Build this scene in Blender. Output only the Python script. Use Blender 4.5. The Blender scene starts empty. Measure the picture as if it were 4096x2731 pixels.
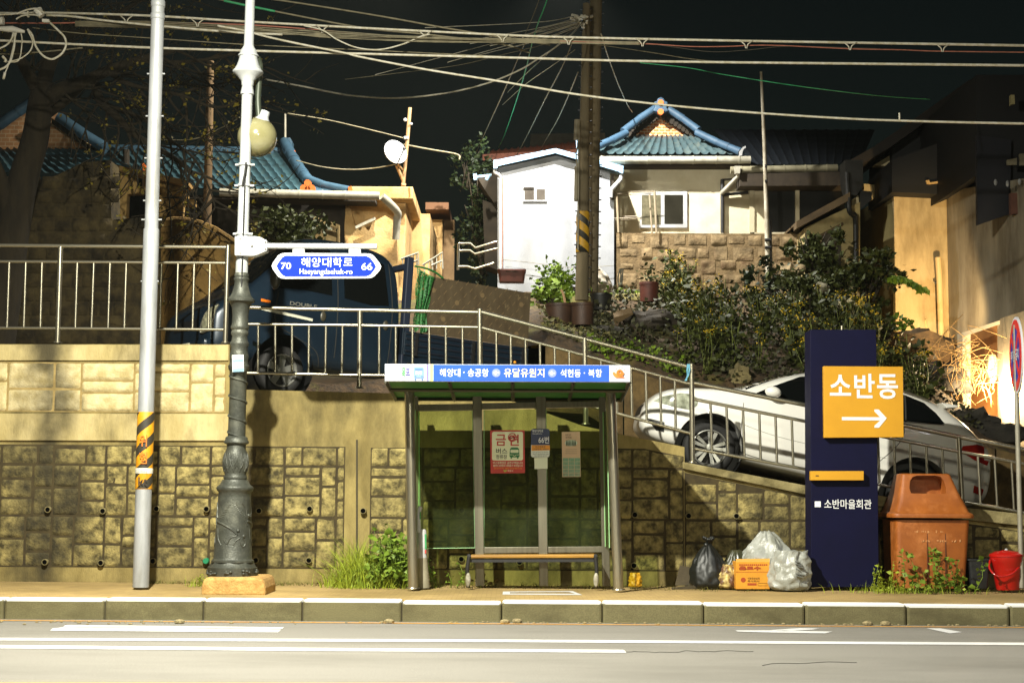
import bpy, bmesh, math, random
from mathutils import Vector, Matrix, noise
from mathutils.bvhtree import BVHTree

# ------------------------------------------------------------------ camera, night sky, lamps, exposure
C = bpy.context.scene
COL = C.collection
F, CX, CY = 6400.0, 2048.0, 1365.5          # focal length and centre in photograph pixels
PIT, ROLL, CAMZ = math.atan(.096), .007, 1.25
ROT = Matrix.Rotation(math.pi / 2 + PIT, 3, 'X') @ Matrix.Rotation(ROLL, 3, 'Z')
cd = bpy.data.cameras.new('camera')
cd.sensor_width = 36.0
cd.lens = 36.0 * F / 4096
cd.clip_start, cd.clip_end = .1, 800
co = bpy.data.objects.new('camera', cd)
COL.objects.link(co)
co.matrix_world = Matrix.Translation((0, 0, CAMZ)) @ ROT.to_4x4()
C.camera = co

W = bpy.data.worlds.new('World')
C.world = W
W.use_nodes = True
nt = W.node_tree
sky = nt.nodes.new('ShaderNodeTexSky')
sky.sky_type = 'NISHITA'
sky.sun_disc = False
sky.sun_elevation = math.radians(12.0)
sky.sun_rotation = math.radians(200)
bg = nt.nodes['Background']
tint = nt.nodes.new('ShaderNodeMixRGB')              # the greenish dark of a town sky
tint.blend_type = 'MULTIPLY'
tint.inputs['Fac'].default_value = 1
tint.inputs['Color2'].default_value = (1.25, 1.3, .95, 1)
nt.links.new(sky.outputs[0], tint.inputs['Color1'])
nt.links.new(tint.outputs[0], bg.inputs[0])
bg.inputs[1].default_value = .0013

C.view_settings.view_transform = 'Standard'
C.view_settings.look = 'None'
C.view_settings.exposure = 0.0
C.view_settings.gamma = 1
C.cycles.max_bounces = 6
C.cycles.diffuse_bounces = 3
C.cycles.glossy_bounces = 3
C.cycles.transparent_max_bounces = 16
C.cycles.sample_clamp_indirect = 4


def lamp(name, loc, watts, col, rad=.12, kind='POINT', aim=None, cone=120, blend=.5):
    l = bpy.data.lights.new(name, kind)
    l.energy, l.color, l.shadow_soft_size = watts, col, rad
    o = bpy.data.objects.new(name, l)
    o.location = loc
    if kind == 'SPOT':
        l.spot_size, l.spot_blend = math.radians(cone), blend
        o.rotation_euler = (Vector(aim) - Vector(loc)).to_track_quat('-Z', 'Y').to_euler()
    COL.objects.link(o)
    return o


# the street lamp over the near lane, the alley lamp by the utility pole, a sodium lamp down the road,
# the warm floodlight at the gate on the right, and two added unseen fills
lamp('street_light', (-2.85, 11.1, 7.4), 11300, (1.0, .97, .83), .08, 'SPOT', (-1.0, 15.4, 0), 156, 1.0)
lamp('alley_light', (.9, 27.7, 10.7), 5600, (1.0, .97, .90), .10, 'SPOT', (.7, 30.0, 5.5), 124, .6)
lamp('left_fill', (-2.1, 26.0, 10.4), 3300, (1.0, .93, .78), .10, 'SPOT', (-3.2, 28.6, 5.4), 128, .7)  # unseen lamp, added to brighten the left roof and the ochre house
lamp('right_street_light', (10.5, 7.0, 8.0), 2600, (.95, .95, 1.0), .35, 'SPOT', (6.5, 10.0, 0), 88, 1.0)
lamp('front_fill', (3.5, -5.0, 7.0), 3400, (1.0, .96, .74), .5, 'SPOT', (.8, 19.0, .2), 54, 1.0)  # unseen frontal fill, added to lift the shade under the shelter roof

# ------------------------------------------------------------------ picture point -> place in the scene
def ray(px, py):
    return ROT @ Vector(((px - CX) / F, -(py - CY) / F, -1))


def P(px, py, Y):
    d = ray(px, py)
    t = Y / d.y
    return Vector((d.x * t, Y, CAMZ + d.z * t))


def G(px, py, z=0.0):
    d = ray(px, py)
    t = (z - CAMZ) / d.z
    return Vector((d.x * t, d.y * t, z))


def PS(px, py, Y):                                   # metres per picture pixel there
    return (P(px + 1, py, Y) - P(px, py, Y)).x


def RC(x0, y0, x1, y1, Y):                           # centre x, centre z, width, height of a picture rectangle
    xm, ym = (x0 + x1) / 2, (y0 + y1) / 2
    c = P(xm, ym, Y)
    return c.x, c.z, P(x1, ym, Y).x - P(x0, ym, Y).x, P(xm, y0, Y).z - P(xm, y1, Y).z


rnd = random.Random(11)


def lin(c):
    return tuple(((v / 255) / 12.92 if v <= 10 else (((v / 255) + .055) / 1.055) ** 2.4) for v in c) + (1.0,)


# ------------------------------------------------------------------ materials
MATS = {}


def mat(name, c1, c2=None, scale=6, rough=.8, metal=0.0, bump=0.0, bscale=40, lo=.35, hi=.65, stretch=(1, 1, 1),
        stain=None, sscale=1.2, slo=.5, shi=.68, sstretch=(1, 1, 1), spec=.5, detail=6, coat=0.0, shadow_mould=None):
    """noise mottled surface; colours are sRGB 0-255 surface colours; stain = (colour) of large dirt patches"""
    if name in MATS:
        return MATS[name]
    m = bpy.data.materials.new(name)
    m.use_nodes = True
    n, k = m.node_tree.nodes, m.node_tree.links
    b = n['Principled BSDF']
    b.inputs['Roughness'].default_value = rough
    b.inputs['Metallic'].default_value = metal
    b.inputs['Specular IOR Level'].default_value = spec
    b.inputs['Coat Weight'].default_value = coat
    tc = n.new('ShaderNodeTexCoord')
    mp = n.new('ShaderNodeMapping')
    mp.inputs['Scale'].default_value = stretch
    k.new(tc.outputs['Object'], mp.inputs['Vector'])
    out = None
    if c2 is not None:
        t = n.new('ShaderNodeTexNoise')
        t.inputs['Scale'].default_value = scale
        t.inputs['Detail'].default_value = detail
        t.inputs['Roughness'].default_value = .62
        k.new(mp.outputs[0], t.inputs['Vector'])
        r = n.new('ShaderNodeValToRGB')
        r.color_ramp.elements[0].position, r.color_ramp.elements[0].color = lo, lin(c1)
        r.color_ramp.elements[1].position, r.color_ramp.elements[1].color = hi, lin(c2)
        k.new(t.outputs['Fac'], r.inputs['Fac'])
        out = r.outputs['Color']
    else:
        b.inputs['Base Color'].default_value = lin(c1)
    if stain is not None:
        mp2 = n.new('ShaderNodeMapping')
        mp2.inputs['Scale'].default_value = sstretch
        mp2.inputs['Location'].default_value = (3.7, 1.9, 5.1)
        k.new(tc.outputs['Object'], mp2.inputs['Vector'])
        t2 = n.new('ShaderNodeTexNoise')
        t2.inputs['Scale'].default_value = sscale
        t2.inputs['Detail'].default_value = 9
        t2.inputs['Roughness'].default_value = .68
        k.new(mp2.outputs[0], t2.inputs['Vector'])
        r2 = n.new('ShaderNodeValToRGB')
        r2.color_ramp.elements[0].position, r2.color_ramp.elements[0].color = slo, (0, 0, 0, 1)
        r2.color_ramp.elements[1].position, r2.color_ramp.elements[1].color = shi, (1, 1, 1, 1)
        k.new(t2.outputs['Fac'], r2.inputs['Fac'])
        mx = n.new('ShaderNodeMixRGB')
        k.new(r2.outputs['Color'], mx.inputs['Fac'])
        if out is not None:
            k.new(out, mx.inputs['Color1'])
        else:
            mx.inputs['Color1'].default_value = lin(c1)
        mx.inputs['Color2'].default_value = lin(stain)
        out = mx.outputs['Color']
    for xc, hw, amt in shadow_mould or ():                  # cast shadow and mould painted down the wall in broad ragged bands
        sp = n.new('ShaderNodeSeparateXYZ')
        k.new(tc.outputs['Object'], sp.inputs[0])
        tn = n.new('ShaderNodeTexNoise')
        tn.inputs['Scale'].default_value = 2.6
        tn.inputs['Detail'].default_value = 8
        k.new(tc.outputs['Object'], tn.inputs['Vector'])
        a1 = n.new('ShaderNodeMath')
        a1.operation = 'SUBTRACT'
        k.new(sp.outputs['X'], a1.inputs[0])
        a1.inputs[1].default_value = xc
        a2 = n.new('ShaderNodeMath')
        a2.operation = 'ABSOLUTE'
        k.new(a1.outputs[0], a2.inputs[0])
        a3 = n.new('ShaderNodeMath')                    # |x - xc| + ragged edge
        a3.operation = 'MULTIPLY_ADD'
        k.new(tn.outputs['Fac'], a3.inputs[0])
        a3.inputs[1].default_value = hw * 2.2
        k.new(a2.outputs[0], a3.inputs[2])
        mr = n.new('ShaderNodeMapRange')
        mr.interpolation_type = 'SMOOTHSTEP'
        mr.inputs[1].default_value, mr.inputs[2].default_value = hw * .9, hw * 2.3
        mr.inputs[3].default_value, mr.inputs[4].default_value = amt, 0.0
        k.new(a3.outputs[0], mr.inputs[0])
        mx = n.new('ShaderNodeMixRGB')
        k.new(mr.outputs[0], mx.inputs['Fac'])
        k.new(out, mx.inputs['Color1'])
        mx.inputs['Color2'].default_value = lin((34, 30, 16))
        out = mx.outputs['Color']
    if out is not None:
        k.new(out, b.inputs['Base Color'])
    if bump:
        t3 = n.new('ShaderNodeTexNoise')
        t3.inputs['Scale'].default_value = bscale
        t3.inputs['Detail'].default_value = 5
        k.new(mp.outputs[0], t3.inputs['Vector'])
        bp = n.new('ShaderNodeBump')
        bp.inputs['Strength'].default_value = min(1, bump)
        bp.inputs['Distance'].default_value = .02
        k.new(t3.outputs['Fac'], bp.inputs['Height'])
        k.new(bp.outputs[0], b.inputs['Normal'])
    MATS[name] = m
    return m


def glass(name, tint, refl=.12, rough=.02):
    """a pane: tinted see-through with a weak mirror on it"""
    if name in MATS:
        return MATS[name]
    m = bpy.data.materials.new(name)
    m.use_nodes = True
    n, k = m.node_tree.nodes, m.node_tree.links
    n.remove(n['Principled BSDF'])
    tr = n.new('ShaderNodeBsdfTransparent')
    tr.inputs[0].default_value = lin(tint)
    du = n.new('ShaderNodeBsdfDiffuse')                # dust and smears on the pane
    du.inputs[0].default_value = lin((130, 144, 100))
    tn = n.new('ShaderNodeTexNoise')
    tn.inputs['Scale'].default_value = 2.2
    tn.inputs['Detail'].default_value = 8
    mr = n.new('ShaderNodeMapRange')
    mr.inputs[1].default_value, mr.inputs[2].default_value = .35, .75
    mr.inputs[3].default_value, mr.inputs[4].default_value = .008, .075
    k.new(tn.outputs['Fac'], mr.inputs[0])
    m0 = n.new('ShaderNodeMixShader')
    k.new(mr.outputs[0], m0.inputs[0])
    k.new(tr.outputs[0], m0.inputs[1])
    k.new(du.outputs[0], m0.inputs[2])
    gl = n.new('ShaderNodeBsdfGlossy')
    gl.inputs['Roughness'].default_value = rough
    mx = n.new('ShaderNodeMixShader')
    mx.inputs[0].default_value = refl
    k.new(m0.outputs[0], mx.inputs[1])
    k.new(gl.outputs[0], mx.inputs[2])
    k.new(mx.outputs[0], n['Material Output'].inputs[0])
    MATS[name] = m
    return m


# ------------------------------------------------------------------ mesh helpers
WL = {}                                             # where an object's mesh origin stands


class MB:
    def __init__(s):
        s.v, s.f = [], []

    def add(s, vs, fs):
        o = len(s.v)
        s.v += [Vector(v) for v in vs]
        s.f += [tuple(i + o for i in f) for f in fs]
        return s

    def box(s, c, d, rot=None):
        c = Vector(c)
        vs = []
        for z in (-1, 1):
            for x, y in ((-1, -1), (1, -1), (1, 1), (-1, 1)):
                p = Vector((x * d[0] / 2, y * d[1] / 2, z * d[2] / 2))
                if rot:
                    p = rot @ p
                vs.append(c + p)
        return s.add(vs, [(3, 2, 1, 0), (4, 5, 6, 7), (0, 1, 5, 4), (1, 2, 6, 5), (2, 3, 7, 6), (3, 0, 4, 7)])

    def span(s, a, b):                              # box between two opposite corners
        return s.box([(a[i] + b[i]) / 2 for i in range(3)], [abs(b[i] - a[i]) for i in range(3)])

    def prism(s, pts, ext):                         # polygon (front face) pushed along ext
        ext = Vector(ext)
        pts = [Vector(p) for p in pts]
        n = len(pts)
        return s.add(pts + [p + ext for p in pts],
                     [tuple(range(n)), tuple(range(2 * n - 1, n - 1, -1))] + [(i, i + n, (i + 1) % n + n, (i + 1) % n) for i in range(n)])

    def pprism(s, pix, Y, d):                       # picture polygon standing at depth Y, d metres thick
        return s.prism([P(x, y, Y) for x, y in pix], (0, d, 0))

    def tube(s, pts, r, n=8, cap=True):
        pts = [Vector(p) for p in pts]
        m = len(pts)
        rs = r if isinstance(r, (list, tuple)) else [r] * m
        vs, fs = [], []
        up = None
        for i, p in enumerate(pts):
            t = (pts[min(i + 1, m - 1)] - pts[max(i - 1, 0)])
            t = t.normalized() if t.length > 1e-9 else Vector((0, 0, 1))
            if up is None:
                up = Vector((0, 0, 1)) if abs(t.z) < .9 else Vector((0, 1, 0))
            a = t.cross(up)
            a = a.normalized() if a.length > 1e-6 else t.orthogonal().normalized()
            b = t.cross(a).normalized()
            up = -b if b.dot(up) < 0 else b
            for j in range(n):
                q = 2 * math.pi * j / n
                vs.append(p + (a * math.cos(q) + b * math.sin(q)) * rs[i])
        for i in range(m - 1):
            for j in range(n):
                fs.append((i * n + j, (i + 1) * n + j, (i + 1) * n + (j + 1) % n, i * n + (j + 1) % n))
        if cap:
            fs.append(tuple(range(n)))
            fs.append(tuple(range(m * n - 1, (m - 1) * n - 1, -1)))
        return s.add(vs, fs)

    def lathe(s, p0, p1, prof, n=24, cap=(True, True)):   # prof: (fraction along p0-p1, radius); the axis may lean
        p0, p1 = Vector(p0), Vector(p1)
        return s._lathe(p0, p1 - p0, prof, n, cap)

    def _lathe(s, p0, t, prof, n, cap=(True, True)):
        vs, fs = [], []
        m = len(prof)
        d = t.normalized()
        a = d.orthogonal().normalized() if abs(d.z) < .9 else Vector((1, 0, 0))
        a = (a - d * a.dot(d)).normalized()
        b = d.cross(a)
        for q, r in prof:
            for j in range(n):
                w = 2 * math.pi * j / n
                vs.append(p0 + t * q + (a * math.cos(w) + b * math.sin(w)) * max(r, 1e-4))
        for i in range(m - 1):
            for j in range(n):
                fs.append((i * n + j, i * n + (j + 1) % n, (i + 1) * n + (j + 1) % n, (i + 1) * n + j))
        if cap[0]:
            fs.append(tuple(range(n - 1, -1, -1)))
        if cap[1]:
            fs.append(tuple(range((m - 1) * n, m * n)))
        return s.add(vs, fs)

    def ball(s, c, r, n=16, m=10, sc=(1, 1, 1)):
        c = Vector(c)
        vs, fs = [], []
        for i in range(m + 1):
            th = math.pi * i / m
            for j in range(n):
                ph = 2 * math.pi * j / n
                vs.append(c + Vector((r * sc[0] * math.sin(th) * math.cos(ph), r * sc[1] * math.sin(th) * math.sin(ph), r * sc[2] * math.cos(th))))
        for i in range(m):
            for j in range(n):
                fs.append((i * n + j, (i + 1) * n + j, (i + 1) * n + (j + 1) % n, i * n + (j + 1) % n))
        return s.add(vs, fs)

    def poly(s, pts):
        return s.add(pts, [tuple(range(len(pts)))])

    def leaf(s, c, size, d=None, up=None):          # one folded leaf
        c = Vector(c)
        d = (d or Vector((rnd.uniform(-1, 1), rnd.uniform(-1, 1), rnd.uniform(-.6, .8)))).normalized()
        u = d.cross(up or Vector((rnd.uniform(-1, 1), rnd.uniform(-1, 1), rnd.uniform(-1, 1))))
        u = u.normalized() if u.length > 1e-4 else d.orthogonal().normalized()
        w = d.cross(u)
        L, B = size, size * .36
        return s.add([c, c + d * L * .45 + u * B + w * B * .3, c + d * L, c + d * L * .45 - u * B + w * B * .3, c + d * L * .5],
                     [(0, 4, 1), (1, 4, 2), (0, 3, 4), (3, 2, 4)])

    def blade(s, p, h, bend, w):                    # a curved grass blade
        p = Vector(p)
        a = rnd.uniform(0, 6.28)
        side = Vector((math.cos(a), math.sin(a), 0)) * w
        b = Vector((bend[0], bend[1], 0))
        vs = []
        for i in range(4):
            t = i / 3
            q = p + Vector((0, 0, h * t * (1 - .15 * t))) + b * t * t
            vs += [q - side * (1 - t * .95), q + side * (1 - t * .95)]
        return s.add(vs, [(0, 1, 3, 2), (2, 3, 5, 4), (4, 5, 7, 6)])

    def build(s, name, m, parent=None, smooth=False, bevel=0, sub=0, loc=None, fixn=False):
        me = bpy.data.meshes.new(name)
        if parent is not None:
            org = WL[parent.name]
        elif loc is not None:
            org = Vector(loc)
        else:
            xs, ys, zs = [v.x for v in s.v], [v.y for v in s.v], [v.z for v in s.v]
            org = Vector(((min(xs) + max(xs)) / 2, (min(ys) + max(ys)) / 2, min(zs)))
        me.from_pydata([v - org for v in s.v], [], s.f)
        if fixn:
            bm = bmesh.new()
            bm.from_mesh(me)
            bmesh.ops.recalc_face_normals(bm, faces=bm.faces)
            bm.to_mesh(me)
            bm.free()
        me.validate()
        me.materials.append(m)
        if smooth:
            me.polygons.foreach_set('use_smooth', [True] * len(me.polygons))
            if smooth != 'all':
                me.set_sharp_from_angle(angle=math.radians(smooth if not isinstance(smooth, bool) else 40))
        o = bpy.data.objects.new(name, me)
        COL.objects.link(o)
        if parent is not None:
            o.parent = parent
        else:
            o.location = org
        WL[o.name] = org
        if bevel:
            bv = o.modifiers.new('bevel', 'BEVEL')
            bv.width, bv.segments, bv.limit_method, bv.angle_limit = bevel, 2, 'ANGLE', math.radians(40)
        if sub:
            sm = o.modifiers.new('sub', 'SUBSURF')
            sm.levels = sm.render_levels = sub
        return o


def tag(o, label, cat, group=None):
    o['label'], o['category'] = label, cat
    if group:
        o['group'] = group
    return o


def thing(name, label, cat, loc, group=None):
    o = bpy.data.objects.new(name, None)
    o.empty_display_size = .2
    COL.objects.link(o)
    o.location = loc
    WL[o.name] = Vector(loc)
    return tag(o, label, cat, group)


def struct(o, kind='structure'):
    o['kind'] = kind
    return o


def copy_thing(root, loc, label=None, rz=0.0, sc=1.0):
    c = root.copy()
    COL.objects.link(c)
    c.location = loc
    c.rotation_euler = (0, 0, rz)
    c.scale = (sc, sc, sc)
    if label:
        c['label'] = label
    for ch in root.children:
        d = ch.copy()
        COL.objects.link(d)
        d.parent = c
        for g in ch.children:
            e = g.copy()
            COL.objects.link(e)
            e.parent = d
    WL[c.name] = Vector(loc)
    return c


def catmull(pts, k=8):
    pts = [Vector(p) for p in pts]
    if len(pts) < 3:
        return pts
    q = [pts[0] * 2 - pts[1]] + pts + [pts[-1] * 2 - pts[-2]]
    out = []
    for i in range(1, len(q) - 2):
        for j in range(k):
            t = j / k
            a, b, c, d = q[i - 1], q[i], q[i + 1], q[i + 2]
            out.append(.5 * ((2 * b) + (c - a) * t + (2 * a - 5 * b + 4 * c - d) * t * t + (3 * b - a - 3 * c + d) * t ** 3))
    return out + [pts[-1]]


def text(name, body, rect, m, parent, Y, bold=.0, ext=.003, fit=True, align='C'):
    """writing inside a picture rectangle, standing at depth Y and facing the road"""
    x0, y0, x1, y1 = rect
    cu = bpy.data.curves.new(name, 'FONT')
    cu.body = body
    cu.resolution_u = 3
    cu.offset = bold
    o = bpy.data.objects.new(name, cu)
    COL.objects.link(o)
    me = bpy.data.meshes.new_from_object(o.evaluated_get(bpy.context.evaluated_depsgraph_get()))
    bpy.data.objects.remove(o)
    bpy.data.curves.remove(cu)
    cx, cz, w, h = RC(x0, y0, x1, y1, Y)
    xs, ys = [v.co.x for v in me.vertices], [v.co.y for v in me.vertices]
    ax, bx, ay, by = min(xs), max(xs), min(ys), max(ys)
    sx, sz = w / (bx - ax), h / (by - ay)
    if not fit:
        sx = sz = min(sx, sz)
    b = MB()
    b.v = [Vector((cx + (v.co.x - (ax + bx) / 2) * sx, Y, cz + (v.co.y - (ay + by) / 2) * sz)) for v in me.vertices]
    b.f = [tuple(p.vertices) for p in me.polygons]
    bpy.data.meshes.remove(me)
    return b.build(name, m, parent)


def rectpanel(b, x0, y0, x1, y1, Y, d):              # upright slab filling a picture rectangle
    cx, cz, w, h = RC(x0, y0, x1, y1, Y)
    return b.box((cx, Y + d / 2, cz), (w, d, h))


def rounded(x0, y0, x1, y1, r, n=5):                 # rounded rectangle outline in picture pixels
    o = []
    for cx, cy, a0 in ((x1 - r, y0 + r, -90), (x1 - r, y1 - r, 0), (x0 + r, y1 - r, 90), (x0 + r, y0 + r, 180)):
        for i in range(n + 1):
            a = math.radians(a0 + 90 * i / n)
            o.append((cx + r * math.cos(a), cy + r * math.sin(a)))
    return o


def circ(cx, cy, r, n=20, ry=None):
    return [(cx + r * math.cos(2 * math.pi * i / n), cy + (ry or r) * math.sin(2 * math.pi * i / n)) for i in range(n)]


# ------------------------------------------------------------------ palette
WHITE = mat('white_paint', (176, 177, 178), (162, 163, 162), 8, .5)
STEEL = mat('stainless_steel', (176, 170, 150), None, rough=.3, metal=.92, spec=.8)
DARKMETAL = mat('dark_metal', (38, 38, 40), (30, 30, 30), 12, .5)
GALV = mat('galvanised_pole', (164, 166, 168), (140, 143, 144), 9, .55, .25, stretch=(1, 1, .2), stain=(112, 108, 94), sscale=1.6, slo=.5, shi=.8, sstretch=(3, 3, .6))
CONC = mat('stained_concrete', (150, 134, 82), (112, 98, 54), 3.2, .9, bump=.4, bscale=60, stretch=(1, 1, .35),
           stain=(66, 58, 30), sscale=1.1, slo=.46, shi=.7, sstretch=(1, 1, .5), shadow_mould=((-5.5, .42, .9), (-3.0, .3, .55)))
BLOCKM = mat('block_concrete', (158, 143, 88), (58, 51, 25), 9, .92, bump=.8, bscale=40, lo=.38, hi=.64,
             stain=(46, 40, 20), sscale=1.3, slo=.44, shi=.68, sstretch=(1, 1, .6), shadow_mould=((-5.5, .5, .92), (-3.0, .35, .6)))
GROOVE = mat('groove_concrete', (128, 114, 76), (92, 80, 48), 5, .95, stain=(52, 44, 24), sscale=1.6)
BLACK = mat('black_rubber', (18, 18, 18), (26, 25, 23), 20, .75)
# ================================================================== SETTING: road, kerb, pavement
ASPH = mat('road_surface', (146, 142, 133), (86, 84, 78), 110, .85, bump=.5, bscale=160, lo=.3, hi=.7, detail=3, stain=(104, 101, 93), sscale=.9, slo=.46, shi=.72, sstretch=(.35, 1, 1))
b = MB()
b.poly([(-70, -25, 0), (70, -25, 0), (70, 16.0, 0), (-70, 16.0, 0)])
struct(b.build('road', ASPH))
b = MB()
b.poly([(-250, -60, -.3), (250, -60, -.3), (250, 400, -.3), (-250, 400, -.3)])
struct(b.build('ground', mat('soil', (70, 58, 38), (44, 36, 22), 5, .95, bump=.8, bscale=18)))

LINE = mat('road_paint', (226, 226, 226), (196, 196, 194), 40, .6, lo=.2, hi=.5)
YEL = mat('yellow_road_paint', (206, 150, 60), (176, 124, 46), 30, .65)


def marking(px, m, name='road_marking', z=.004):
    b = MB()
    b.poly([G(x, y, z) for x, y in px])
    return struct(b.build(name, m))


marking([(-300, 2548), (2048, 2556), (4400, 2570), (4400, 2580), (2048, 2566), (-300, 2558)], LINE)
marking([(-300, 2575), (1200, 2589), (2494, 2597), (2506, 2608), (1200, 2601), (-300, 2588)], LINE)
marking([(262, 2498), (700, 2502), (1136, 2507), (1128, 2513), (700, 2509), (252, 2505)], LINE)
marking([(210, 2512), (250, 2507), (700, 2511), (1124, 2516), (1112, 2527), (600, 2523), (200, 2520)], LINE)
marking([(2942, 2519), (3100, 2519), (3330, 2524), (3300, 2531), (3100, 2528), (2950, 2524)], LINE)
marking([(3080, 2518), (3200, 2510), (3278, 2512), (3250, 2516), (3140, 2522)], LINE)
marking([(3706, 2511), (3760, 2511), (3848, 2526), (3800, 2531)], LINE)
marking([(-300, 2727), (2048, 2729), (2600, 2760), (-300, 2760)], YEL)
b = MB()
b.poly([(-60, 15.72, .004), (60, 15.80, .004), (60, 15.87, .004), (-60, 15.81, .004)])
struct(b.build('road_edge_line', YEL))

KERBM = mat('kerb_granite', (108, 102, 68), (88, 83, 54), 90, .8, bump=.25, bscale=120, stain=(66, 60, 32), sscale=1.8, slo=.46, shi=.74, sstretch=(.8, 1, 1.6))
joints = [407, 811, 1212, 1611, 2007, 2402, 2795, 3183, 3568, 3955]
xj = [G(x, 2480, .0).x for x in joints]
st = (xj[-1] - xj[0]) / 9
xs = [xj[0] - st * i for i in range(22, 0, -1)] + xj + [xj[-1] + st * i for i in range(1, 23)]
b = MB()
for i in range(len(xs) - 1):
    dz = rnd.uniform(-.007, .006)
    dy = rnd.uniform(-.009, .007)
    b.span((xs[i] + .004, 16.0 + dy, -.1), (xs[i + 1] - .004, 16.24, .205 + dz))
kerb = struct(b.build('kerb', KERBM, bevel=.026))
n, k = KERBM.node_tree.nodes, KERBM.node_tree.links   # the worn white paint on the kerb's top and its rounded edge
gm = n.new('ShaderNodeNewGeometry')
sx_ = n.new('ShaderNodeSeparateXYZ')
k.new(gm.outputs['True Normal'], sx_.inputs[0])
mr_ = n.new('ShaderNodeMapRange')
mr_.inputs[1].default_value, mr_.inputs[2].default_value = .25, .45
k.new(sx_.outputs['Z'], mr_.inputs[0])
mx = n.new('ShaderNodeMixRGB')
k.new(mr_.outputs[0], mx.inputs['Fac'])
pr_ = n['Principled BSDF'].inputs['Base Color']
k.new(pr_.links[0].from_socket, mx.inputs['Color1'])
mx.inputs['Color2'].default_value = lin((222, 222, 220))
k.new(mx.outputs[0], pr_)
b = MB()
b.span((-60, 16.03, -.1), (60, 16.22, .17))
struct(b.build('kerb_mortar', mat('dark_joint', (60, 54, 38), None, rough=.95)))

PAVE = bpy.data.materials.new('pavement_pavers')
PAVE.use_nodes = True
n, k = PAVE.node_tree.nodes, PAVE.node_tree.links
bt = n.new('ShaderNodeTexBrick')
bt.inputs['Color1'].default_value = lin((176, 150, 94))
bt.inputs['Color2'].default_value = lin((156, 132, 86))
bt.inputs['Mortar'].default_value = lin((130, 104, 60))
bt.inputs['Scale'].default_value = 5
bt.inputs['Mortar Size'].default_value = .012
tc = n.new('ShaderNodeTexCoord')
k.new(tc.outputs['Object'], bt.inputs['Vector'])
t = n.new('ShaderNodeTexNoise')
t.inputs['Scale'].default_value = .9
t.inputs['Detail'].default_value = 8
k.new(tc.outputs['Object'], t.inputs['Vector'])
mx = n.new('ShaderNodeMixRGB')
mx.blend_type = 'MULTIPLY'
r = n.new('ShaderNodeValToRGB')
r.color_ramp.elements[0].position, r.color_ramp.elements[0].color = .38, (.55, .55, .42, 1)
r.color_ramp.elements[1].position, r.color_ramp.elements[1].color = .62, (1, 1, 1, 1)
k.new(t.outputs['Fac'], r.inputs['Fac'])
mx.inputs['Fac'].default_value = .8
k.new(bt.outputs['Color'], mx.inputs['Color1'])
k.new(r.outputs['Color'], mx.inputs['Color2'])
k.new(mx.outputs['Color'], n['Principled BSDF'].inputs['Base Color'])
n['Principled BSDF'].inputs['Roughness'].default_value = .9
b = MB()
b.span((-60, 16.24, -.2), (60, 19.02, .2))
struct(b.build('pavement', PAVE))
b = MB()                                             # paved pad and white outline in front of the shelter
pts = [G(2012, 2364, .204), (G(2290, 2362, .204)), G(2330, 2378, .204), G(2010, 2376, .204)]
inn = [G(2040, 2367, .204), (G(2275, 2365.5, .204)), G(2300, 2373, .204), G(2040, 2372, .204)]
for i in range(4):
    j = (i + 1) % 4
    b.poly([pts[i], pts[j], inn[j], inn[i]])
struct(b.build('pavement_marking', LINE))
b = MB()                                             # litter and broken mortar along the kerb foot
b.poly([G(2362, 2482, .012), G(2560, 2472, .02), G(2790, 2478, .02), G(2760, 2488, .006), G(2500, 2490, .006)])
struct(b.build('mortar_patch', mat('mortar', (168, 150, 104), (140, 122, 84), 20, .9)), 'stuff')

b = MB()                                             # grit, chips and leaf bits in the gutter and on the pavement edge
for i in range(150):
    p = G(rnd.uniform(-50, 4150), 2484 + abs(rnd.gauss(0, 5)), .006)
    r_ = rnd.uniform(.006, .02) if i % 25 else .045
    b.ball((p.x, min(p.y, 15.97), r_ * .4), r_, 7, 5, (1.2, 1, .6))
struct(b.build('gutter_grit', mat('grit', (150, 136, 98), (90, 80, 54), 60, .9), smooth=40), 'stuff')
b = MB()                                             # hairline cracks in the asphalt
for x0, y0, n_ in ((2500, 2606, 20), (3050, 2660, 12)):
    x, y = x0, y0
    pts = []
    for i in range(n_):
        pts.append(G(x, y, .002))
        x += rnd.uniform(16, 40)
        y += rnd.gauss(0, 2.2)
    b.tube(pts, .0028, 5)
struct(b.build('road_crack', mat('crack_dark', (52, 50, 46), None, rough=1)))

# ================================================================== RETAINING WALL
WY = 19.0
wall = thing('retaining_wall', 'tall stained concrete retaining wall faced with rough block relief behind the bus shelter', 'retaining wall', (0, WY, .2))
b = MB()
b.pprism([(-1700, 1375), (918, 1377), (918, 2400), (-1700, 2400)], WY, .35)
b.pprism([(918.5, 1556), (1990, 1583), (2330, 1702), (2500, 1740), (2738, 1787), (2738, 2420), (918.5, 2400)], WY + .006, .35)
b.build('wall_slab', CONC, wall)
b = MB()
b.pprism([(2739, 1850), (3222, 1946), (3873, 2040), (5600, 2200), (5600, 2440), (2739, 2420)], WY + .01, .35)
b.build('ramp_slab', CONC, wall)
b = MB()
b.pprism([(2731, 1846), (3219, 1940), (3870, 2030), (4400, 2090), (5600, 2196), (5600, 2232), (4400, 2135), (3873, 2079), (3219, 1976), (2731, 1874)], WY - .05, .45)
b.build('coping', mat('coping_concrete', (150, 138, 96), (104, 94, 58), 4, .9, bump=.4, bscale=50, stain=(60, 54, 30), sscale=2.0), wall, bevel=.01)
b = MB()
b.pprism([(-1700, 1652), (914, 1655), (914, 1762), (-1700, 1760)], WY - .03, .05)
b.pprism([(-1700, 1377), (914, 1379), (914, 1442), (-1700, 1440)], WY - .025, .05)
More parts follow.
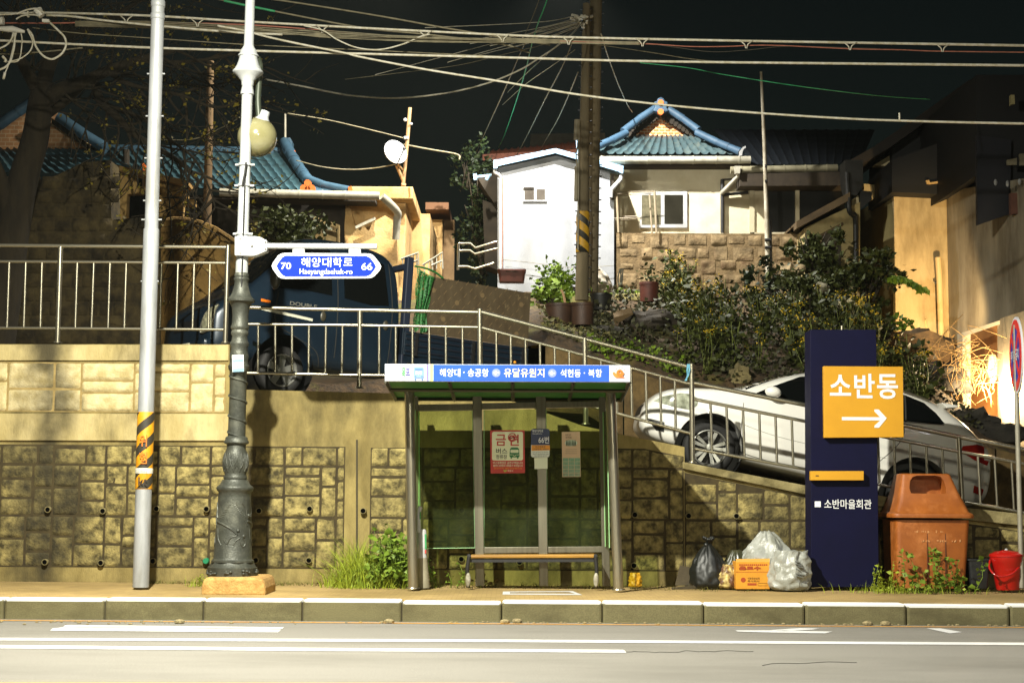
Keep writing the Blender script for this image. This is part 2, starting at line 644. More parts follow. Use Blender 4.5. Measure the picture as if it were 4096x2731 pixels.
b.build('concrete_band', mat('pale_concrete', (188, 172, 124), (156, 140, 90), 2.6, .9, bump=.3, bscale=50, stretch=(1, 1, .4),
                           stain=(70, 60, 32), sscale=1.1, slo=.50, shi=.70, sstretch=(1, 1, .35), shadow_mould=((-5.5, .42, .9), (-3.0, .3, .55))), wall, bevel=.006)


def block(b, x0, x1, z0, z1a, z1b, d0, rough, y=WY, cell=.022, seed=0):
    """one rock-faced block in relief; its top edge may slope from z1a to z1b"""
    nx = max(3, min(30, int((x1 - x0) / cell)))
    nz = max(3, min(24, int((min(z1a, z1b) - z0) / cell)))
    vs, fs = [], []
    for j in range(nz + 1):
        v = j / nz
        for i in range(nx + 1):
            u = i / nx
            x = x0 + (x1 - x0) * u
            z = z0 + (z1a + (z1b - z1a) * u - z0) * v
            e = min(min(i, nx - i) / 1.0, min(j, nz - j) / 1.0, 1)
            d = -.004 if e == 0 else d0 + rough * (noise.fractal(Vector((x * 7 + seed, z * 9, seed * 1.7)), .8, 2.1, 4) * .5
                                                  + .6 * noise.noise(Vector((x * 3.1 + z * 2.2 + seed, z * 4 - x * 1.5, 3))))
            if e and (i in (1, nx - 1) or j in (1, nz - 1)):
                d *= .88
            vs.append((x, y - max(d, -.004), z))
    for j in range(nz):
        for i in range(nx):
            a = j * (nx + 1) + i
            fs.append((a, a + 1, a + nx + 2, a + nx + 1))
    b.add(vs, fs)


PATT = [  # how each 62 x 60 cm form is split: (u0, u1, v0, v1)
    [(0, .62, .0, .34), (0, .62, .34, .72), (0, .62, .72, 1), (.62, 1, 0, .55), (.62, 1, .55, 1)],
    [(0, .34, .0, .45), (0, .34, .45, 1), (.34, 1, 0, .38), (.34, 1, .38, .62), (.34, 1, .62, 1)],
    [(0, .5, 0, .55), (0, .5, .55, 1), (.5, 1, 0, .3), (.5, 1, .3, .68), (.5, 1, .68, 1)],
    [(0, .7, 0, .42), (.7, 1, 0, .6), (0, .7, .42, .8), (0, .7, .8, 1), (.7, 1, .6, 1)],
    [(0, .42, .0, .6), (.42, 1, .0, .45), (0, .42, .6, 1), (.42, 1, .45, 1)],
]


def facing(name, x0, x1, z0, z1, topline, m, d0=.016, rough=.014, ux=.62, uz=.6, gap=.005, shift=0, parent=wall, y=WY, cell=.024, gm_=mat('groove_shade', (64, 54, 28), (44, 36, 18), 8, .95)):
    b = MB()
    nxs, nzs = int(math.ceil((x1 - x0) / ux)), int(math.ceil((z1 - z0) / uz))
    for i in range(nxs):
        for j in range(nzs):
            for q, (u0, u1, v0, v1) in enumerate(PATT[(i * 2 + j * 3 + shift) % 5]):
                a0, a1 = x0 + (i + u0) * ux + gap, min(x0 + (i + u1) * ux - gap, x1 - gap)
                c0, c1 = z0 + (j + v0) * uz + gap, min(z0 + (j + v1) * uz - gap, z1 - gap)
                if a1 - a0 < .06:
                    continue
                ta, tb = min(c1, topline(a0)), min(c1, topline(a1))
                if min(ta, tb) - c0 < .05:
                    continue
                block(b, a0, a1, c0, ta, tb, d0 + rnd.uniform(-.006, .012), rough, y, cell, rnd.uniform(0, 90))
    o = b.build(name, m, parent, smooth=60)
    pb = MB()                                          # shadow between the blocks, put in as a dark coloured backing
    N = 24
    up = [Vector((x0 + (x1 - x0) * i / N, y - .003, min(z1, topline(x0 + (x1 - x0) * i / N)))) for i in range(N + 1)]
    pb.poly([Vector((x0, y - .003, z0)), Vector((x1, y - .003, z0))] + up[::-1])
    pb.build('groove_shade_backing', gm_, parent)
    return o


zb = P(1000, 2272, WY).z                              # foot of the facing
inf = lambda x: 99
zt = P(500, 1780, WY).z
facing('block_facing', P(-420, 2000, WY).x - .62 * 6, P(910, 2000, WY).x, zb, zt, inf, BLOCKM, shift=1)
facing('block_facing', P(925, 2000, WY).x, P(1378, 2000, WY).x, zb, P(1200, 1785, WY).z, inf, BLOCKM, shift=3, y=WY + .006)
x480 = P(1480, 2000, WY).x


def top2(x):
    px = CX + x * F / WY
    return P(px, 1790 if px < 2560 else 1790 + (px - 2560) * .2, WY).z


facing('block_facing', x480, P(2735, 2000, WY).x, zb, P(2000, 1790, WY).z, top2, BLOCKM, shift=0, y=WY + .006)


def top3(x):
    px = CX + x * F / WY
    return P(px, 1874 + (px - 2733) * .205 + 14 if px < 3300 else (1994 + (px - 3300) * .15 + 14), WY).z


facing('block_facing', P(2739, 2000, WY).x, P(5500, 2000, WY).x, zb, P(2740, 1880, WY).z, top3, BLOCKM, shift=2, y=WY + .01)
x0, x1 = P(-420, 1500, WY).x - .95 * 4, P(905, 1500, WY).x
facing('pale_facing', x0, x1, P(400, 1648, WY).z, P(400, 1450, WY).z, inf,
       mat('pale_block', (200, 186, 144), (168, 152, 104), 8, .92, bump=.5, bscale=40, stain=(96, 84, 46), sscale=1.0, slo=.50, shi=.74, shadow_mould=((-5.5, .42, .9), (-3.0, .3, .55))), d0=.02, rough=.02, uz=.6, ux=.95, shift=4, gm_=mat('groove_tan', (150, 130, 82), (120, 102, 60), 8, .95))
b = MB()
b.pprism([(1424, 1758), (1431, 1758), (1431, 2260), (1424, 2260)], WY - .003, .05)
b.build('expansion_joint', mat('dark_joint', (60, 54, 38)), wall)
# weep holes: a short pipe with a dark mouth
holes = [(190, 2037), (410, 2043), (625, 2034), (825, 2035), (1035, 2042), (1238, 2034), (1452, 2042), (178, 2247), (402, 2250), (610, 2243),
         (1022, 2240), (1235, 2240), (1846, 2040), (2075, 2045), (1845, 2235), (2078, 2248), (2540, 2058), (2755, 2062), (2946, 2063), (2536, 2261)]
for hx, hy in holes:
    c = P(hx, hy, WY - .062)
    b = MB()
    b.lathe(c + Vector((0, .1, 0)), c, [(0, .036), (1, .036), (1.02, .029), (.3, .028)], 16)
    h = b.build('drain_pipe', mat('drain_rim', (118, 108, 72), None, rough=.9), wall, smooth=True)
    b = MB()
    b.lathe(c + Vector((0, .05, 0)), c + Vector((0, .004, 0)), [(0, .0275), (1, .0275)], 16)
    b.build('pipe_mouth', mat('hollow_black', (6, 6, 6), None, rough=1, spec=0), h)
c = P(822, 2243, WY - .075)
b = MB()
b.lathe(c + Vector((0, .1, 0)), c, [(0, .036), (.9, .036), (1, .03)], 16)
b.build('green_plug', mat('green_plastic', (20, 120, 80), None, rough=.5), wall, smooth=True)

# ================================================================== RAILINGS
def railing(label, Y, posts, rails, bals):
    posts = [(p if len(p) == 4 else (p[0], p[1], p[2], p[0])) for p in posts]
    x, y0, y1, x1 = posts[0]
    t = thing('railing', label, 'railing', P(x1, y1, Y), 'steel railings on the retaining wall')
    for x, y0, y1, x1 in posts:
        a, c = P(x1, y1, Y), P(x, y0, Y)
        b = MB()
        b.tube([a, c], .031, 14)
        b.lathe(a, a + Vector((0, 0, .02)), [(0, .055), (.6, .05), (1, .034)], 14)
        b.lathe(c, c + Vector((0, 0, .012)), [(0, .031), (.6, .024), (1, .008)], 14)
        b.build('post', STEEL, t, smooth=True)
    for nm, r, pts in rails:
        b = MB()
        b.tube([P(px, py, Y) for px, py in pts], r, 12)
        b.build(nm, STEEL, t, smooth=True)
    for x, y0, x1, y1 in bals:
        b = MB()
        b.tube([P(x1, y1, Y), P(x, y0, Y)], .0155, 10)
        b.build('baluster', STEEL, t, smooth=True)
    return t


RY = 19.12
bl = [(37, 1048, 28, 1308), (103, 1049, 95, 1308), (168, 1050, 161, 1308), (309, 1052, 301, 1309), (375, 1053, 366, 1310), (440, 1053, 432, 1310),
      (505, 1054, 497, 1311), (580, 1054, 571, 1311), (646, 1055, 638, 1312), (712, 1056, 705, 1312), (777, 1056, 770, 1313), (840, 1057, 834, 1313)]
bl += [(x, 1048, x - 8, 1308) for x in range(-1460, 0, 66) if min(abs(x - q) for q in (-1300, -920, -535, -150)) > 20]
railing('level steel railing with balusters on the high pale wall by the tree', RY,
        [(-1300, 985, 1372, -1308), (-920, 985, 1372, -928), (-535, 985, 1372, -543), (-150, 985, 1372, -158), (242, 988, 1371, 230), (912, 982, 1372, 901)],
        [('top_rail', .024, [(-1500, 966), (240, 984), (912, 989)]), ('mid_rail', .018, [(-1500, 1036), (908, 1052)]), ('bottom_rail', .018, [(-1500, 1300), (905, 1318)])], bl)
bl = [(1033, 1302, 1032, 1486), (1101, 1302, 1101, 1487), (1168, 1303, 1168, 1488), (1236, 1304, 1234, 1490), (1304, 1304, 1301, 1491), (1370, 1305, 1367, 1492),
      (1517, 1307, 1516, 1496), (1583, 1308, 1583, 1497), (1650, 1310, 1650, 1498), (1717, 1311, 1717, 1499), (1783, 1312, 1784, 1500), (1850, 1313, 1851, 1501)]
railing('level steel railing in front of the blue pickup truck', RY,
        [(1440, 1245, 1553, 1437), (1919, 1236, 1580, 1921)],
        [('top_rail', .024, [(985, 1229), (1250, 1236), (1920, 1249)]), ('mid_rail', .018, [(985, 1296), (1440, 1301), (1919, 1309)]),
         ('bottom_rail', .018, [(980, 1491), (1440, 1500), (1919, 1505)])], bl)
bl = []
for i, x in enumerate([1985, 2043, 2102, 2160, 2219, 2277]):
    f = (x - 1919) / (2342 - 1919)
    bl.append((x, 1313 + 108 * f, x + 2, 1510 + 108 * f))
for x in [2404, 2464, 2524, 2583, 2641, 2699]:
    f = (x - 2342) / (2768 - 2342)
    bl.append((x, 1428 + 106 * f, x + 4, 1618 + 112 * f))
railing('sloping steel railing going down above the shelter roof to the post with blue string', RY,
        [(2339, 1352, 1697, 2343), (2766, 1456, 1850, 2770)],
        [('top_rail', .024, [(1922, 1247), (2340, 1356), (2748, 1465)]), ('mid_rail', .018, [(1922, 1309), (2330, 1419), (2760, 1535)]),
         ('bottom_rail', .018, [(1922, 1506), (2340, 1617), (2762, 1733)])], bl)
bl = []
for x in [2842, 2906, 2972, 3037, 3102, 3167, 3232, 3298, 3364, 3430, 3512, 3576, 3640, 3705, 3770]:
    bl.append((x, 1601 + (x - 2775) * .1955, x + 6, 1788 + (x - 2775) * .193))
for x in [3912, 3979, 4046, 4113, 4180, 4320, 4386, 4452, 4518, 4584, 4720, 4786, 4852, 4918, 4984, 5050]:
    bl.append((x, 1822 + (x - 3912) * .19, x + 10, 2012 + (x - 3912) * .175))
railing('lowest sloping steel railing beside the white car', RY,
        [(3834, 1750, 2010, 3848), (4256, 1832, 2096, 4270), (4650, 1904, 2164, 4664), (5100, 1986, 2240, 5114)],
        [('top_rail', .026, [(2776, 1531), (3219, 1619), (3615, 1700), (3836, 1747), (4300, 1836), (5160, 1994)]), ('mid_rail', .020, [(2776, 1596), (3219, 1684), (3833, 1805), (4300, 1894), (5160, 2052)]),
         ('bottom_rail', .018, [(2776, 1793), (3219, 1875), (3603, 1955), (3856, 2005), (4300, 2088), (5160, 2234)])], bl)
b = MB()                                             # blue string tied to the post
for i in range(16):
    x = 2748 + rnd.uniform(0, 14)
    b.tube(catmull([P(x, 1456, RY - .03), P(x + rnd.uniform(-5, 3), 1480, RY - .05), P(2752 + rnd.uniform(-4, 4), 1500, RY - .04), P(2744 + rnd.uniform(-6, 8), 1522, RY - .04)], 4), .0025, 5)
tag(b.build('string', mat('blue_string', (110, 170, 190), (70, 130, 160), 60, .8)), 'frayed pale blue string tied to a railing post above the white car', 'string')
# ================================================================== BUS SHELTER
SF, SB = 17.75, 18.32                                 # front posts, rear frame
sh = thing('bus_shelter', 'glass and steel bus shelter with a blue and white name board on its roof edge', 'bus shelter', P(2048, 2352, SF))
FRAME = mat('brushed_frame', (128, 124, 108), (110, 106, 92), 3, .42, .8, stretch=(8, 8, .3))
for (xa, ya, xb_, yb) in ((1637, 1530, 1652, 2352), (2440, 1532, 2474, 2358)):
    b = MB()
    b.tube([P(xb_, yb, SF), P(xa, ya, SF)], .056, 20)
    a = P(xb_, yb, SF)
    b.lathe(a, a + Vector((0, 0, .012)), [(0, .075), (1, .07)], 20)
    b.build('front_post', STEEL, sh, smooth=True)
for (x0, x1, xb0, xb1) in ((1647, 1672, 1657, 1680), (1889, 1926, 1902, 1938), (2143, 2182, 2157, 2193), (2395, 2420, 2410, 2442)):
    b = MB()
    b.pprism([(x0, 1540), (x1, 1540), (xb1, 2344), (xb0, 2344)], SB, .06)
    b.build('rear_post', FRAME, sh, bevel=.006)
b = MB()
b.pprism([(1672, 1617), (1890, 1614), (1890, 1641), (1672, 1644)], SB + .01, .05)
b.pprism([(1926, 1612), (2143, 1608), (2143, 1632), (1926, 1637)], SB + .01, .05)
b.pprism([(2182, 1607), (2398, 1603), (2398, 1628), (2182, 1631)], SB + .01, .05)
b.build('top_rail', FRAME, sh, bevel=.004)
b = MB()
b.pprism([(1936, 2188), (2156, 2186), (2156, 2210), (1936, 2212)], SB + .01, .05)
b.pprism([(2192, 2186), (2412, 2184), (2412, 2208), (2192, 2210)], SB + .01, .05)
b.build('bottom_rail', FRAME, sh, bevel=.004)
PANE = glass('shelter_glass', (222, 232, 206), .05)
EDGE = mat('glass_edge', (150, 196, 140), None, rough=.25)
for poly in ([(1936, 1640), (2148, 1636), (2156, 2190), (1936, 2192)], [(2184, 1634), (2400, 1630), (2410, 2186), (2190, 2188)],
             [(1674, 1645), (1890, 1641), (1900, 2190), (1684, 2192)]):
    b = MB()
    b.pprism(poly, SB + .03, .01)
    pn = b.build('glass_pane', PANE, sh)
    b = MB()
    for i, j in ((0, 3), (2, 3), (1, 2)):
        b.tube([P(*poly[i], SB + .026), P(*poly[j], SB + .026)], .004, 6)
    b.build('pane_edge', EDGE, pn)
# side pane on the right, seen edge on, and on the left
for xa, xb_ in ((2428, 2452), (1660, 1668)):
    b = MB()
    p0, p1 = P(xa, 1640, SF + .12), P(xa + (10 if xa > 2000 else 0), 2190, SF + .12)
    q0, q1 = Vector((p0.x - (.02 if xa > 2000 else -.02), SB - .02, p0.z)), Vector((p1.x - (.02 if xa > 2000 else -.02), SB - .02, p1.z))
    b.prism([p0, q0, q1, p1], (.01, 0, 0))
    pn = b.build('side_pane', PANE, sh)
    b = MB()
    b.tube([p0, p1], .006, 6)
    b.tube([q0, q1], .006, 6)
    b.build('pane_edge', EDGE, pn)
# roof: a translucent green deck sloping up to the rear, with frame
fx0, fz0 = P(1541, 1528, 16.86), P(2520, 1532, 16.86)
ra, rb = P(1583, 1590, 18.46), P(2484, 1594, 18.46)
b = MB()
up = Vector((0, 0, .02))
b.prism([fx0 + Vector((.02, .06, .03)), fz0 + Vector((-.02, .06, .03)), rb, ra], up)
GREENR = bpy.data.materials.new('green_roof_panel')
GREENR.use_nodes = True
n, k = GREENR.node_tree.nodes, GREENR.node_tree.links
n['Principled BSDF'].inputs['Base Color'].default_value = lin((60, 104, 56))
n['Principled BSDF'].inputs['Roughness'].default_value = .45
tl_ = n.new('ShaderNodeBsdfTranslucent')
tl_.inputs[0].default_value = lin((84, 140, 60))
mx = n.new('ShaderNodeMixShader')
mx.inputs[0].default_value = .4
k.new(n['Principled BSDF'].outputs[0], mx.inputs[1])
k.new(tl_.outputs[0], mx.inputs[2])
k.new(mx.outputs[0], n['Material Output'].inputs[0])
b.build('roof_panel', GREENR, sh)
b = MB()
for f in (0.0, .26, .52, .77, 1.0):
    a, c = fx0.lerp(fz0, f) + Vector((0, .06, .01)), ra.lerp(rb, f) + Vector((0, 0, -.025))
    b.tube([a, c], .022, 4)
for f in (.35, .98):
    b.tube([(fx0 + Vector((0, .06, .0))).lerp(ra, f) - up, (fz0 + Vector((0, .06, 0))).lerp(rb, f) - up], .02, 4)
b.build('roof_frame', mat('dark_roof_frame', (62, 60, 48), None, rough=.5, metal=.5), sh)
# name board
FB = 16.8
b = MB()
b.pprism([(1539, 1455), (2521, 1460), (2521, 1528), (1539, 1524)], FB, .09)
board = b.build('name_board', mat('board_white', (168, 172, 184), None, rough=.45), sh, bevel=.006)
b = MB()
b.pprism([(1733, 1458), (2436, 1461), (2436, 1526.5), (1733, 1523.5)], FB - .004, .006)
b.build('blue_field', mat('board_blue', (40, 84, 190), (36, 76, 180), 3, .6, spec=.2), board)
for x0, x1, cc in ((1709, 1714, (86, 60, 150)), (1714, 1720, (150, 180, 200)), (1720, 1726, (228, 160, 110)), (1726, 1733, (196, 206, 120))):
    b = MB()
    b.pprism([(x0, 1457), (x1, 1457), (x1, 1523.5), (x0, 1523.5)], FB - .004, .006)
    b.build('colour_stripe', mat('stripe_%d' % cc[0], cc), board)
TW = mat('sign_white', (222, 224, 226), None, rough=.5)
TY = mat('sign_yellow', (236, 222, 140), None, rough=.5)
YB = FB - .007
text('lettering', '해양대', (1759, 1474, 1841, 1506), TW, board, YB, .004)
text('lettering', '·', (1853, 1486, 1858, 1491), TW, board, YB, .004)
text('lettering', '송공항', (1871, 1474, 1954, 1506), TW, board, YB, .004)
text('lettering', '유달유원지', (2016, 1473, 2177, 1508), TY, board, YB, .004)
text('lettering', '석현동', (2242, 1476, 2323, 1508), TW, board, YB, .004)
text('lettering', '·', (2335, 1489, 2340, 1494), TW, board, YB, .004)
text('lettering', '북항', (2353, 1476, 2408, 1508), TW, board, YB, .004)
PALE = mat('sign_pale_blue', (112, 126, 190), None, rough=.5)
for cx, cy in ((1985, 1491), (2209, 1492)):
    b = MB()
    b.pprism(circ(cx, cy, 17), YB, .004)
    rd = b.build('arrow_disc', PALE, board)
    b = MB()
    b.pprism([(cx - 11, cy), (cx - 2, cy - 9), (cx + 1, cy - 6), (cx - 3, cy - 2), (cx + 11, cy - 2), (cx + 11, cy + 2), (cx - 3, cy + 2), (cx + 1, cy + 6), (cx - 2, cy + 9)], YB - .003, .003)
    b.build('arrow', TW, rd)
text('lettering', '목', (1607, 1470, 1621, 1510), mat('letter_green', (70, 150, 80)), board, YB, .008)
text('lettering', '포', (1622, 1474, 1640, 1500), mat('letter_violet', (80, 76, 150)), board, YB, .008)
FADE = mat('faded_blue_print', (104, 134, 176), None, rough=.5)
b = MB()
b.pprism(rounded(1655, 1467, 1695, 1512, 6), YB, .003)
bus = b.build('bus_pictogram', FADE, board)
b = MB()
b.pprism(rounded(1659, 1473, 1691, 1480, 3), YB - .003, .003)
b.pprism(circ(1661, 1516, 4), YB, .003)
b.pprism(circ(1689, 1516, 4), YB, .003)
b.pprism(circ(1662, 1505, 3), YB - .003, .003)
b.pprism(circ(1688, 1505, 3), YB - .003, .003)
b.build('bus_details', mat('faded_blue_dark', (78, 112, 170), None), bus)
text('lettering', 'BUS', (1663, 1484, 1687, 1498), TW, bus, YB - .004, .010)
OR = mat('emblem_orange', (206, 116, 46), None, rough=.5)
b = MB()                                              # orange snail emblem
sp = [(2480 + (15 - i * .32) * math.cos(i * .42), 1491 + (15 - i * .32) * math.sin(i * .42)) for i in range(38)]
b.tube([P(x, y, YB) for x, y in sp], .0065, 6)
b.pprism([(2454, 1487), (2459, 1489), (2466, 1496), (2478, 1507), (2496, 1507), (2498, 1511), (2466, 1511), (2456, 1504), (2450, 1493)], YB, .004)
for a in (-100, -70, -40, -130):
    q = math.radians(a)
    b.pprism(circ(2480 + 22 * math.cos(q), 1491 + 22 * math.sin(q), 1.6, 8), YB, .003)
b.build('snail_emblem', OR, board)

# bench
BY = 18.02
bench = thing('bench', 'low bench with a yellow wooden seat inside the bus shelter', 'bench', P(2130, 2350, BY))
b = MB()
b.pprism([(1882, 2220), (2384, 2217), (2384, 2230), (1882, 2232)], BY - .02, .36)
b.build('seat', mat('bench_wood', (170, 126, 42), (120, 84, 26), 3, .5, stretch=(.4, 6, 6)), bench, bevel=.008)
b = MB()
b.pprism([(1872, 2234), (2392, 2231), (2392, 2246), (1872, 2248)], BY, .05)
b.pprism([(1872, 2234), (2392, 2231), (2392, 2246), (1872, 2248)], BY + .27, .05)
b.build('seat_frame', DARKMETAL, bench)
for x, dx in ((1876, -12), (2382, 8)):
    b = MB()
    b.tube(catmull([P(x, 2225, BY - .03), P(x + dx * .6, 2280, BY - .02), P(x + dx * .2, 2320, BY), P(x + dx * .4, 2348, BY)], 5), [.022] * 15 + [.022], 10)
    b.tube(catmull([P(x, 2225, BY + .32), P(x + dx * .6, 2280, BY + .32), P(x + dx * .3, 2346, BY + .3)], 5), .022, 10)
    b.tube([P(x, 2222, BY - .03), P(x, 2222, BY + .34)], .022, 8)
    lg = b.build('leg', DARKMETAL, bench, smooth=True)
    b = MB()
    b.ball(P(x + dx * .3, 2318, BY - .03), .03, 14, 10, (1, .8, 2.7))
    b.build('foot_cover', mat('worn_white_metal', (176, 172, 158), (120, 114, 96), 14, .5), lg, smooth=True)

# notices on the rear glass
NY = SB + .012
red = thing('poster', 'red and white no smoking poster with a green bus stuck on the shelter glass', 'poster', P(2030, 1890, NY))
REDM = mat('poster_red', (176, 40, 26), None, rough=.5)
CREAM = mat('poster_cream', (218, 222, 190), None, rough=.5)
b = MB()
b.pprism([(1960, 1720), (2098, 1720), (2100, 1891), (1963, 1893)], NY, .004)
b.build('sheet', REDM, red)
b = MB()
b.pprism(rounded(1968, 1726, 2092, 1841, 8), NY - .003, .003)
b.build('white_panel', CREAM, red)
DK = mat('print_black', (26, 26, 24), None, rough=.6)
text('lettering', '금', (1983, 1737, 2024, 1782), REDM, red, NY - .007, .014)
text('lettering', '연', (2034, 1737, 2076, 1782), REDM, red, NY - .007, .014)
b = MB()
ring = circ(2049, 1749, 16, 28)
b.tube([P(x, y, NY - .009) for x, y in ring + ring[:1]], .0045, 6, False)
b.tube([P(2038, 1760, NY - .009), P(2060, 1738, NY - .009)], .0045, 6)
b.build('no_smoking_ring', REDM, red)
b = MB()
b.pprism([(2038, 1748), (2058, 1748), (2058, 1752), (2038, 1752)], NY - .008, .002)
b.build('cigarette', DK, red)
text('lettering', '버스', (1984, 1792, 2029, 1814), DK, red, NY - .007, .012)
text('lettering', '정류장', (1984, 1818, 2028, 1835), DK, red, NY - .007, .005)
GB = mat('print_green', (24, 110, 56), None, rough=.5)
b = MB()
b.pprism([(2040, 1794), (2046, 1789), (2070, 1789), (2076, 1794), (2078, 1825), (2074, 1828), (2074, 1833), (2068, 1833), (2068, 1828), (2048, 1828), (2048, 1833), (2042, 1833), (2042, 1828), (2038, 1825)], NY - .006, .003)
bs = b.build('bus_picture', GB, red)
b = MB()
b.pprism(rounded(2042, 1798, 2074, 1810, 3), NY - .009, .003)
b.pprism(circ(2044, 1818, 2.2, 10), NY - .009, .003)
b.pprism(circ(2072, 1818, 2.2, 10), NY - .009, .003)
b.tube(catmull([P(2050, 1817, NY - .008), P(2058, 1823, NY - .008), P(2066, 1817, NY - .008)], 5), .0035, 5)
b.build('bus_windscreen', CREAM, bs)
text('lettering', '버스정류장은 금연구역입니다', (1972, 1845, 2091, 1855), CREAM, red, NY - .004, .010)
text('lettering', '흡연시 5만원의 과태료가 부과됩니다', (1973, 1857, 2091, 1866), CREAM, red, NY - .004, .010)
text('lettering', '금연구역 국민건강증진법', (1975, 1869, 2088, 1875), mat('print_amber', (220, 150, 40)), red, NY - .004, .010)
text('lettering', '목포시', (2030, 1878, 2052, 1886), CREAM, red, NY - .004, .010)
b = MB()
b.pprism([(2012, 1878), (2020, 1880), (2027, 1877), (2027, 1884), (2018, 1887)], NY - .004, .003)
b.build('small_emblem', mat('print_leaf', (150, 180, 70)), red)

num = thing('stop_sign_plate', 'dark blue plate with the number 66 on the middle shelter post', 'sign', P(2160, 1825, SB - .03))
NP = SB - .03
b = MB()
b.pprism(rounded(2124, 1714, 2198, 1828, 9), NP, .015)
b.build('plate', mat('plate_white', (206, 212, 200), None, rough=.45), num)
b = MB()
b.pprism([(2124, 1779), (2124, 1722), (2128, 1716), (2134, 1714), (2188, 1714), (2195, 1716), (2198, 1722), (2199, 1779)], NP - .004, .004)
b.build('blue_field', mat('plate_navy', (20, 36, 78), None, rough=.45), num)
b = MB()
b.pprism([(2126, 1780), (2199, 1780), (2200, 1800), (2126, 1802)], NP - .004, .004)
b.build('amber_band', mat('plate_amber', (214, 140, 26), None, rough=.5), num)
text('lettering', '해양대학로', (2129, 1718, 2173, 1728), TW, num, NP - .007, .01)
text('lettering', 'Haeyangdaehak-ro', (2130, 1731, 2169, 1737), TW, num, NP - .007, .0)
text('lettering', '66번', (2154, 1745, 2196, 1772), TW, num, NP - .007, .01)
text('lettering', '버스정류장', (2142, 1783, 2182, 1790), DK, num, NP - .007, .010)
text('lettering', '고유번호 30014', (2132, 1792, 2194, 1799), DK, num, NP - .007, .010)
text('lettering', '119 신고시 이 위치는', (2131, 1805, 2194, 1810), DK, num, NP - .003, .0)
text('lettering', '목포시 해양대학로 66번', (2131, 1813, 2195, 1818), DK, num, NP - .003, .0)
text('lettering', '버스정류장 입니다', (2138, 1820, 2188, 1825), DK, num, NP - .003, .0)
b = MB()
b.pprism([(2137, 1831), (2190, 1829), (2190, 1874), (2138, 1875)], SB - .02, .006)
tag(b.build('notice', mat('paper_white', (214, 220, 196), None, rough=.7)), 'blank white notice taped under the number plate on the shelter post', 'notice')

pink = thing('poster', 'narrow pink poster with small landscape photos on the right shelter glass', 'poster', P(2285, 1907, NY))
b = MB()
b.pprism([(2247, 1727), (2320, 1726), (2323, 1906), (2249, 1907)], NY, .004)
b.build('sheet', mat('poster_pink', (206, 176, 146), (196, 168, 138), 8, .6), pink)
text('lettering', 'LG U+', (2262, 1734, 2285, 1742), mat('print_grey', (96, 84, 74)), pink, NY - .004, .010)
text('lettering', '정직원', (2262, 1745, 2286, 1753), mat('print_grey', (96, 84, 74)), pink, NY - .004, .010)
b = MB()
b.pprism(circ(2284, 1771, 25, 22, 13), NY - .003, .003)
b.build('picture_oval', mat('picture_pale', (190, 206, 186), None), pink)
b = MB()
for i in range(7):
    x = 2266 + i * 6 + rnd.uniform(-1, 1)
    b.pprism([(x - 1.5, 1765), (x + 1.5, 1765), (x + 2, 1773), (x + 2.4, 1783), (x + .6, 1783), (x, 1775), (x - .6, 1783), (x - 2.2, 1783), (x - 2, 1773)], NY - .005, .002)
    b.pprism(circ(x, 1762, 2, 8), NY - .005, .002)
b.build('picture_figures', mat('print_dark_green', (50, 66, 50)), pink)
b = MB()
for j in range(3):
    b.pprism([(2262, 1796 + j * 8), (2308, 1796 + j * 8), (2308, 1798 + j * 8), (2262, 1798 + j * 8)], NY - .003, .002)
b.build('text_line', mat('print_soft', (150, 130, 110)), pink)
for r_ in range(5):
    b = MB()
    for c_ in range(3):
        x, y = 2251 + c_ * 23.6, 1831 + r_ * 15
        b.pprism([(x, y), (x + 22, y), (x + 22, y + 13.5), (x, y + 13.5)], NY - .004, .003)
    b.build('photo_row', mat('photo_green_%d' % r_, (96 + r_ * 8, 140 - r_ * 4, 104), (126, 160, 134), 40, .5), pink)

# white guy-wire guard behind the left post
gd = thing('wire_guard', 'white and grey plastic guy wire guard standing behind the left shelter post', 'cable guard', P(1692, 2352, 18.0))
b = MB()
b.lathe(P(1695, 2350, 18.0), P(1690, 2230, 18.0), [(0, .068), (.5, .062), (1, .052)], 18)
b.build('grey_base', mat('guard_grey', (140, 134, 112), (120, 114, 94), 8, .7), gd, smooth=True)
b = MB()
b.lathe(P(1690, 2232, 18.0), P(1688, 2116, 18.0), [(0, .05), (.93, .05), (1, .038)], 18)
b.build('white_sleeve', WHITE, gd, smooth=True)
b = MB()
b.tube(catmull([P(1676, 2130, 17.97), P(1674, 2070, 17.98), P(1677, 2040, 17.99), P(1683, 2024, 18.0)], 5), [.024] * 15 + [.008], 10)
b.build('upper_sleeve', WHITE, gd, smooth=True)
b = MB()
b.pprism([(1699, 2135), (1705, 2135), (1706, 2195), (1700, 2195)], 17.955, .004)
b.pprism([(1679, 2046), (1683, 2046), (1683, 2076), (1679, 2076)], 17.955, .004)
b.build('green_label', mat('label_green', (40, 130, 70)), gd)
b = MB()
b.pprism([(1699, 2198), (1705, 2198), (1705, 2212), (1699, 2212)], 17.955, .004)
b.build('red_label', mat('label_red', (170, 60, 50)), gd)
# ================================================================== tools for rounder things
def bake(o):                                          # keep the shape its modifiers give
    dg = bpy.context.evaluated_depsgraph_get()
    me = bpy.data.meshes.new_from_object(o.evaluated_get(dg))
    old = o.data
    o.modifiers.clear()
    o.data = me
    bpy.data.meshes.remove(old)
    return o


def carve(o, mb):                                     # cut a shape out of o
    c = mb.build('cutter', BLACK, None, loc=(0, 0, 0), fixn=True)
    bpy.context.view_layer.update()
    m = o.modifiers.new('cut', 'BOOLEAN')
    m.operation, m.solver, m.object = 'DIFFERENCE', 'EXACT', c
    bake(o)
    me = c.data
    bpy.data.objects.remove(c)
    bpy.data.meshes.remove(me)
    return o


